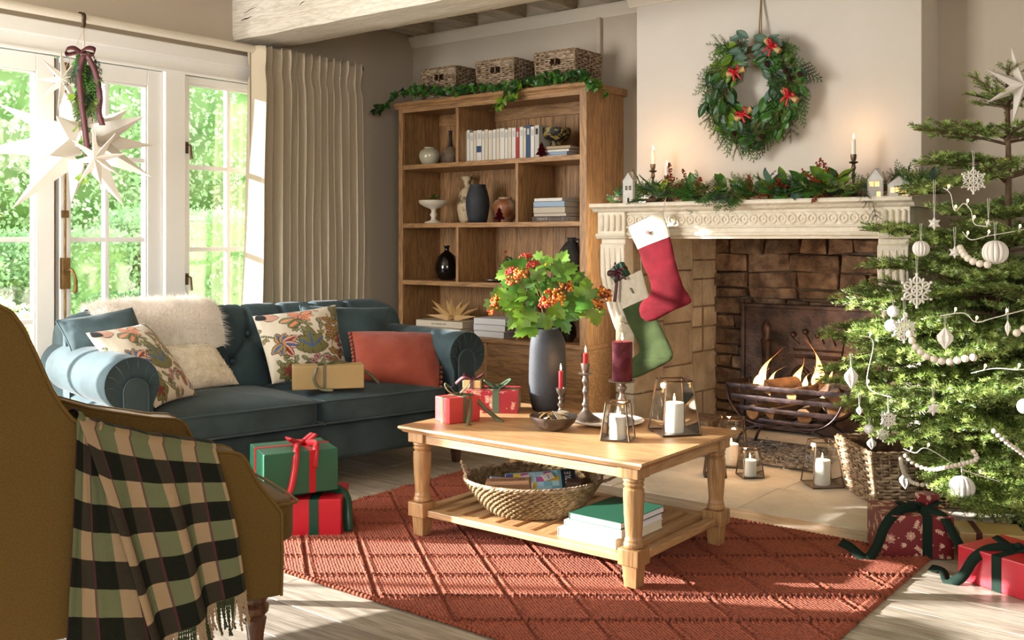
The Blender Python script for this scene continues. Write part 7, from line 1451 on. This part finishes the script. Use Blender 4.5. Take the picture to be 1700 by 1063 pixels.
for k, (pl_, me, st2, lab) in enumerate((([(1510, 555), (1518, 574), (1530, 586), (1548, 596), (1575, 601), (1600, 596), (1628, 592)], bd_, 12.2, 'string of big white beads across the middle of the tree'), ([(1594, 412), (1604, 427), (1622, 437), (1642, 440)], bd_, 11.5, 'short run of big white beads leading to the upper pleated ball'),
    ([(1495, 762), (1498, 778), (1506, 795), (1522, 804), (1545, 806)], bd2, 8.6, 'cream beads dangling over the basket rim'), ([(1503, 757), (1520, 772), (1545, 780), (1572, 776), (1600, 770), (1622, 762), (1612, 745)], bd2, 8.6, 'cream bead string looping low across the tree'), ([(1650, 716), (1668, 732), (1690, 748), (1704, 758)], bd2, 8.6, 'cream bead string at the lower right of the tree'), ([(1688, 553), (1696, 548), (1706, 545)], bd_, 12, 'big white beads at the right picture edge'))):
    P3 = catmull([at(px, py, tfront(px, py) - .055) for px, py in pl_], 12); t = thing('bead_garland', lab, 'bead garland', P3[0], 0, 'bead garlands on the tree'); ob('cord', MB().tube([p - P3[0] for p in P3], .0012, 4), 'twine', t); acc = 0; step = st2 * 4 / 1665; last = P3[0]; link('bead', me, t)
    for p in P3[1:]:
        while (p - last).length >= step: last = last + (p - last).normalized() * step; link('bead', me, t, loc=last - P3[0])
mat('bulb', (1, .62, .22), .4, emit=7)
for k, (pl_, lab) in enumerate((([(1566, 312), (1578, 322), (1585, 350), (1600, 338), (1612, 350), (1618, 372), (1640, 376)], 'white cable of fairy lights near the top of the tree'), ([(1560, 525), (1600, 520), (1620, 535), (1650, 528), (1700, 515)], 'white fairy light cable across the upper middle of the tree'), ([(1612, 620), (1650, 612), (1690, 614), (1710, 612)], 'white fairy light cable at the right of the tree'), ([(1500, 745), (1520, 752), (1540, 745), (1600, 780), (1660, 800)], 'white fairy light cable among the lowest branches'), ([(1598, 385), (1612, 398), (1640, 392), (1680, 385), (1705, 380)], 'fairy light cable below the plain star'), ([(1430, 558), (1450, 570), (1440, 640), (1480, 660)], 'fairy light cable at the left tips of the tree'))):
    P3 = catmull([at(px, py, tfront(px, py) - .045) for px, py in pl_], 8); t = thing('fairy_lights', lab, 'string lights', P3[0], 0, 'fairy lights on the tree'); ob('cable', MB().tube([p - P3[0] for p in P3], .0018, 5), 'plastic_white', t, smooth=60)
    for p in P3[5::11]:
        q = p - P3[0]; ob('socket', MB().tube([q, q + V((.004, -.006, .012))], .003, 6), 'plastic_white', t); ob('bulb', MB().ball(q + V((.006, -.008, .018)), .0045, 8, 6, (1, 1, 1.5)), 'bulb', t)
p = at(1694, 142, 4.36); ts = thing('paper_star', 'large white folded paper star at the top of the tree', 'paper star', p, (0, 0, R(40))); ob('folded_paper', flat_star(7, .172, .048, .035, R(104)), 'star_paper', ts, smooth=0)
ob('wire', MB().tube([(0, .02, 0), (0.0, .06, -.06)], .002, 5), 'twine', ts)
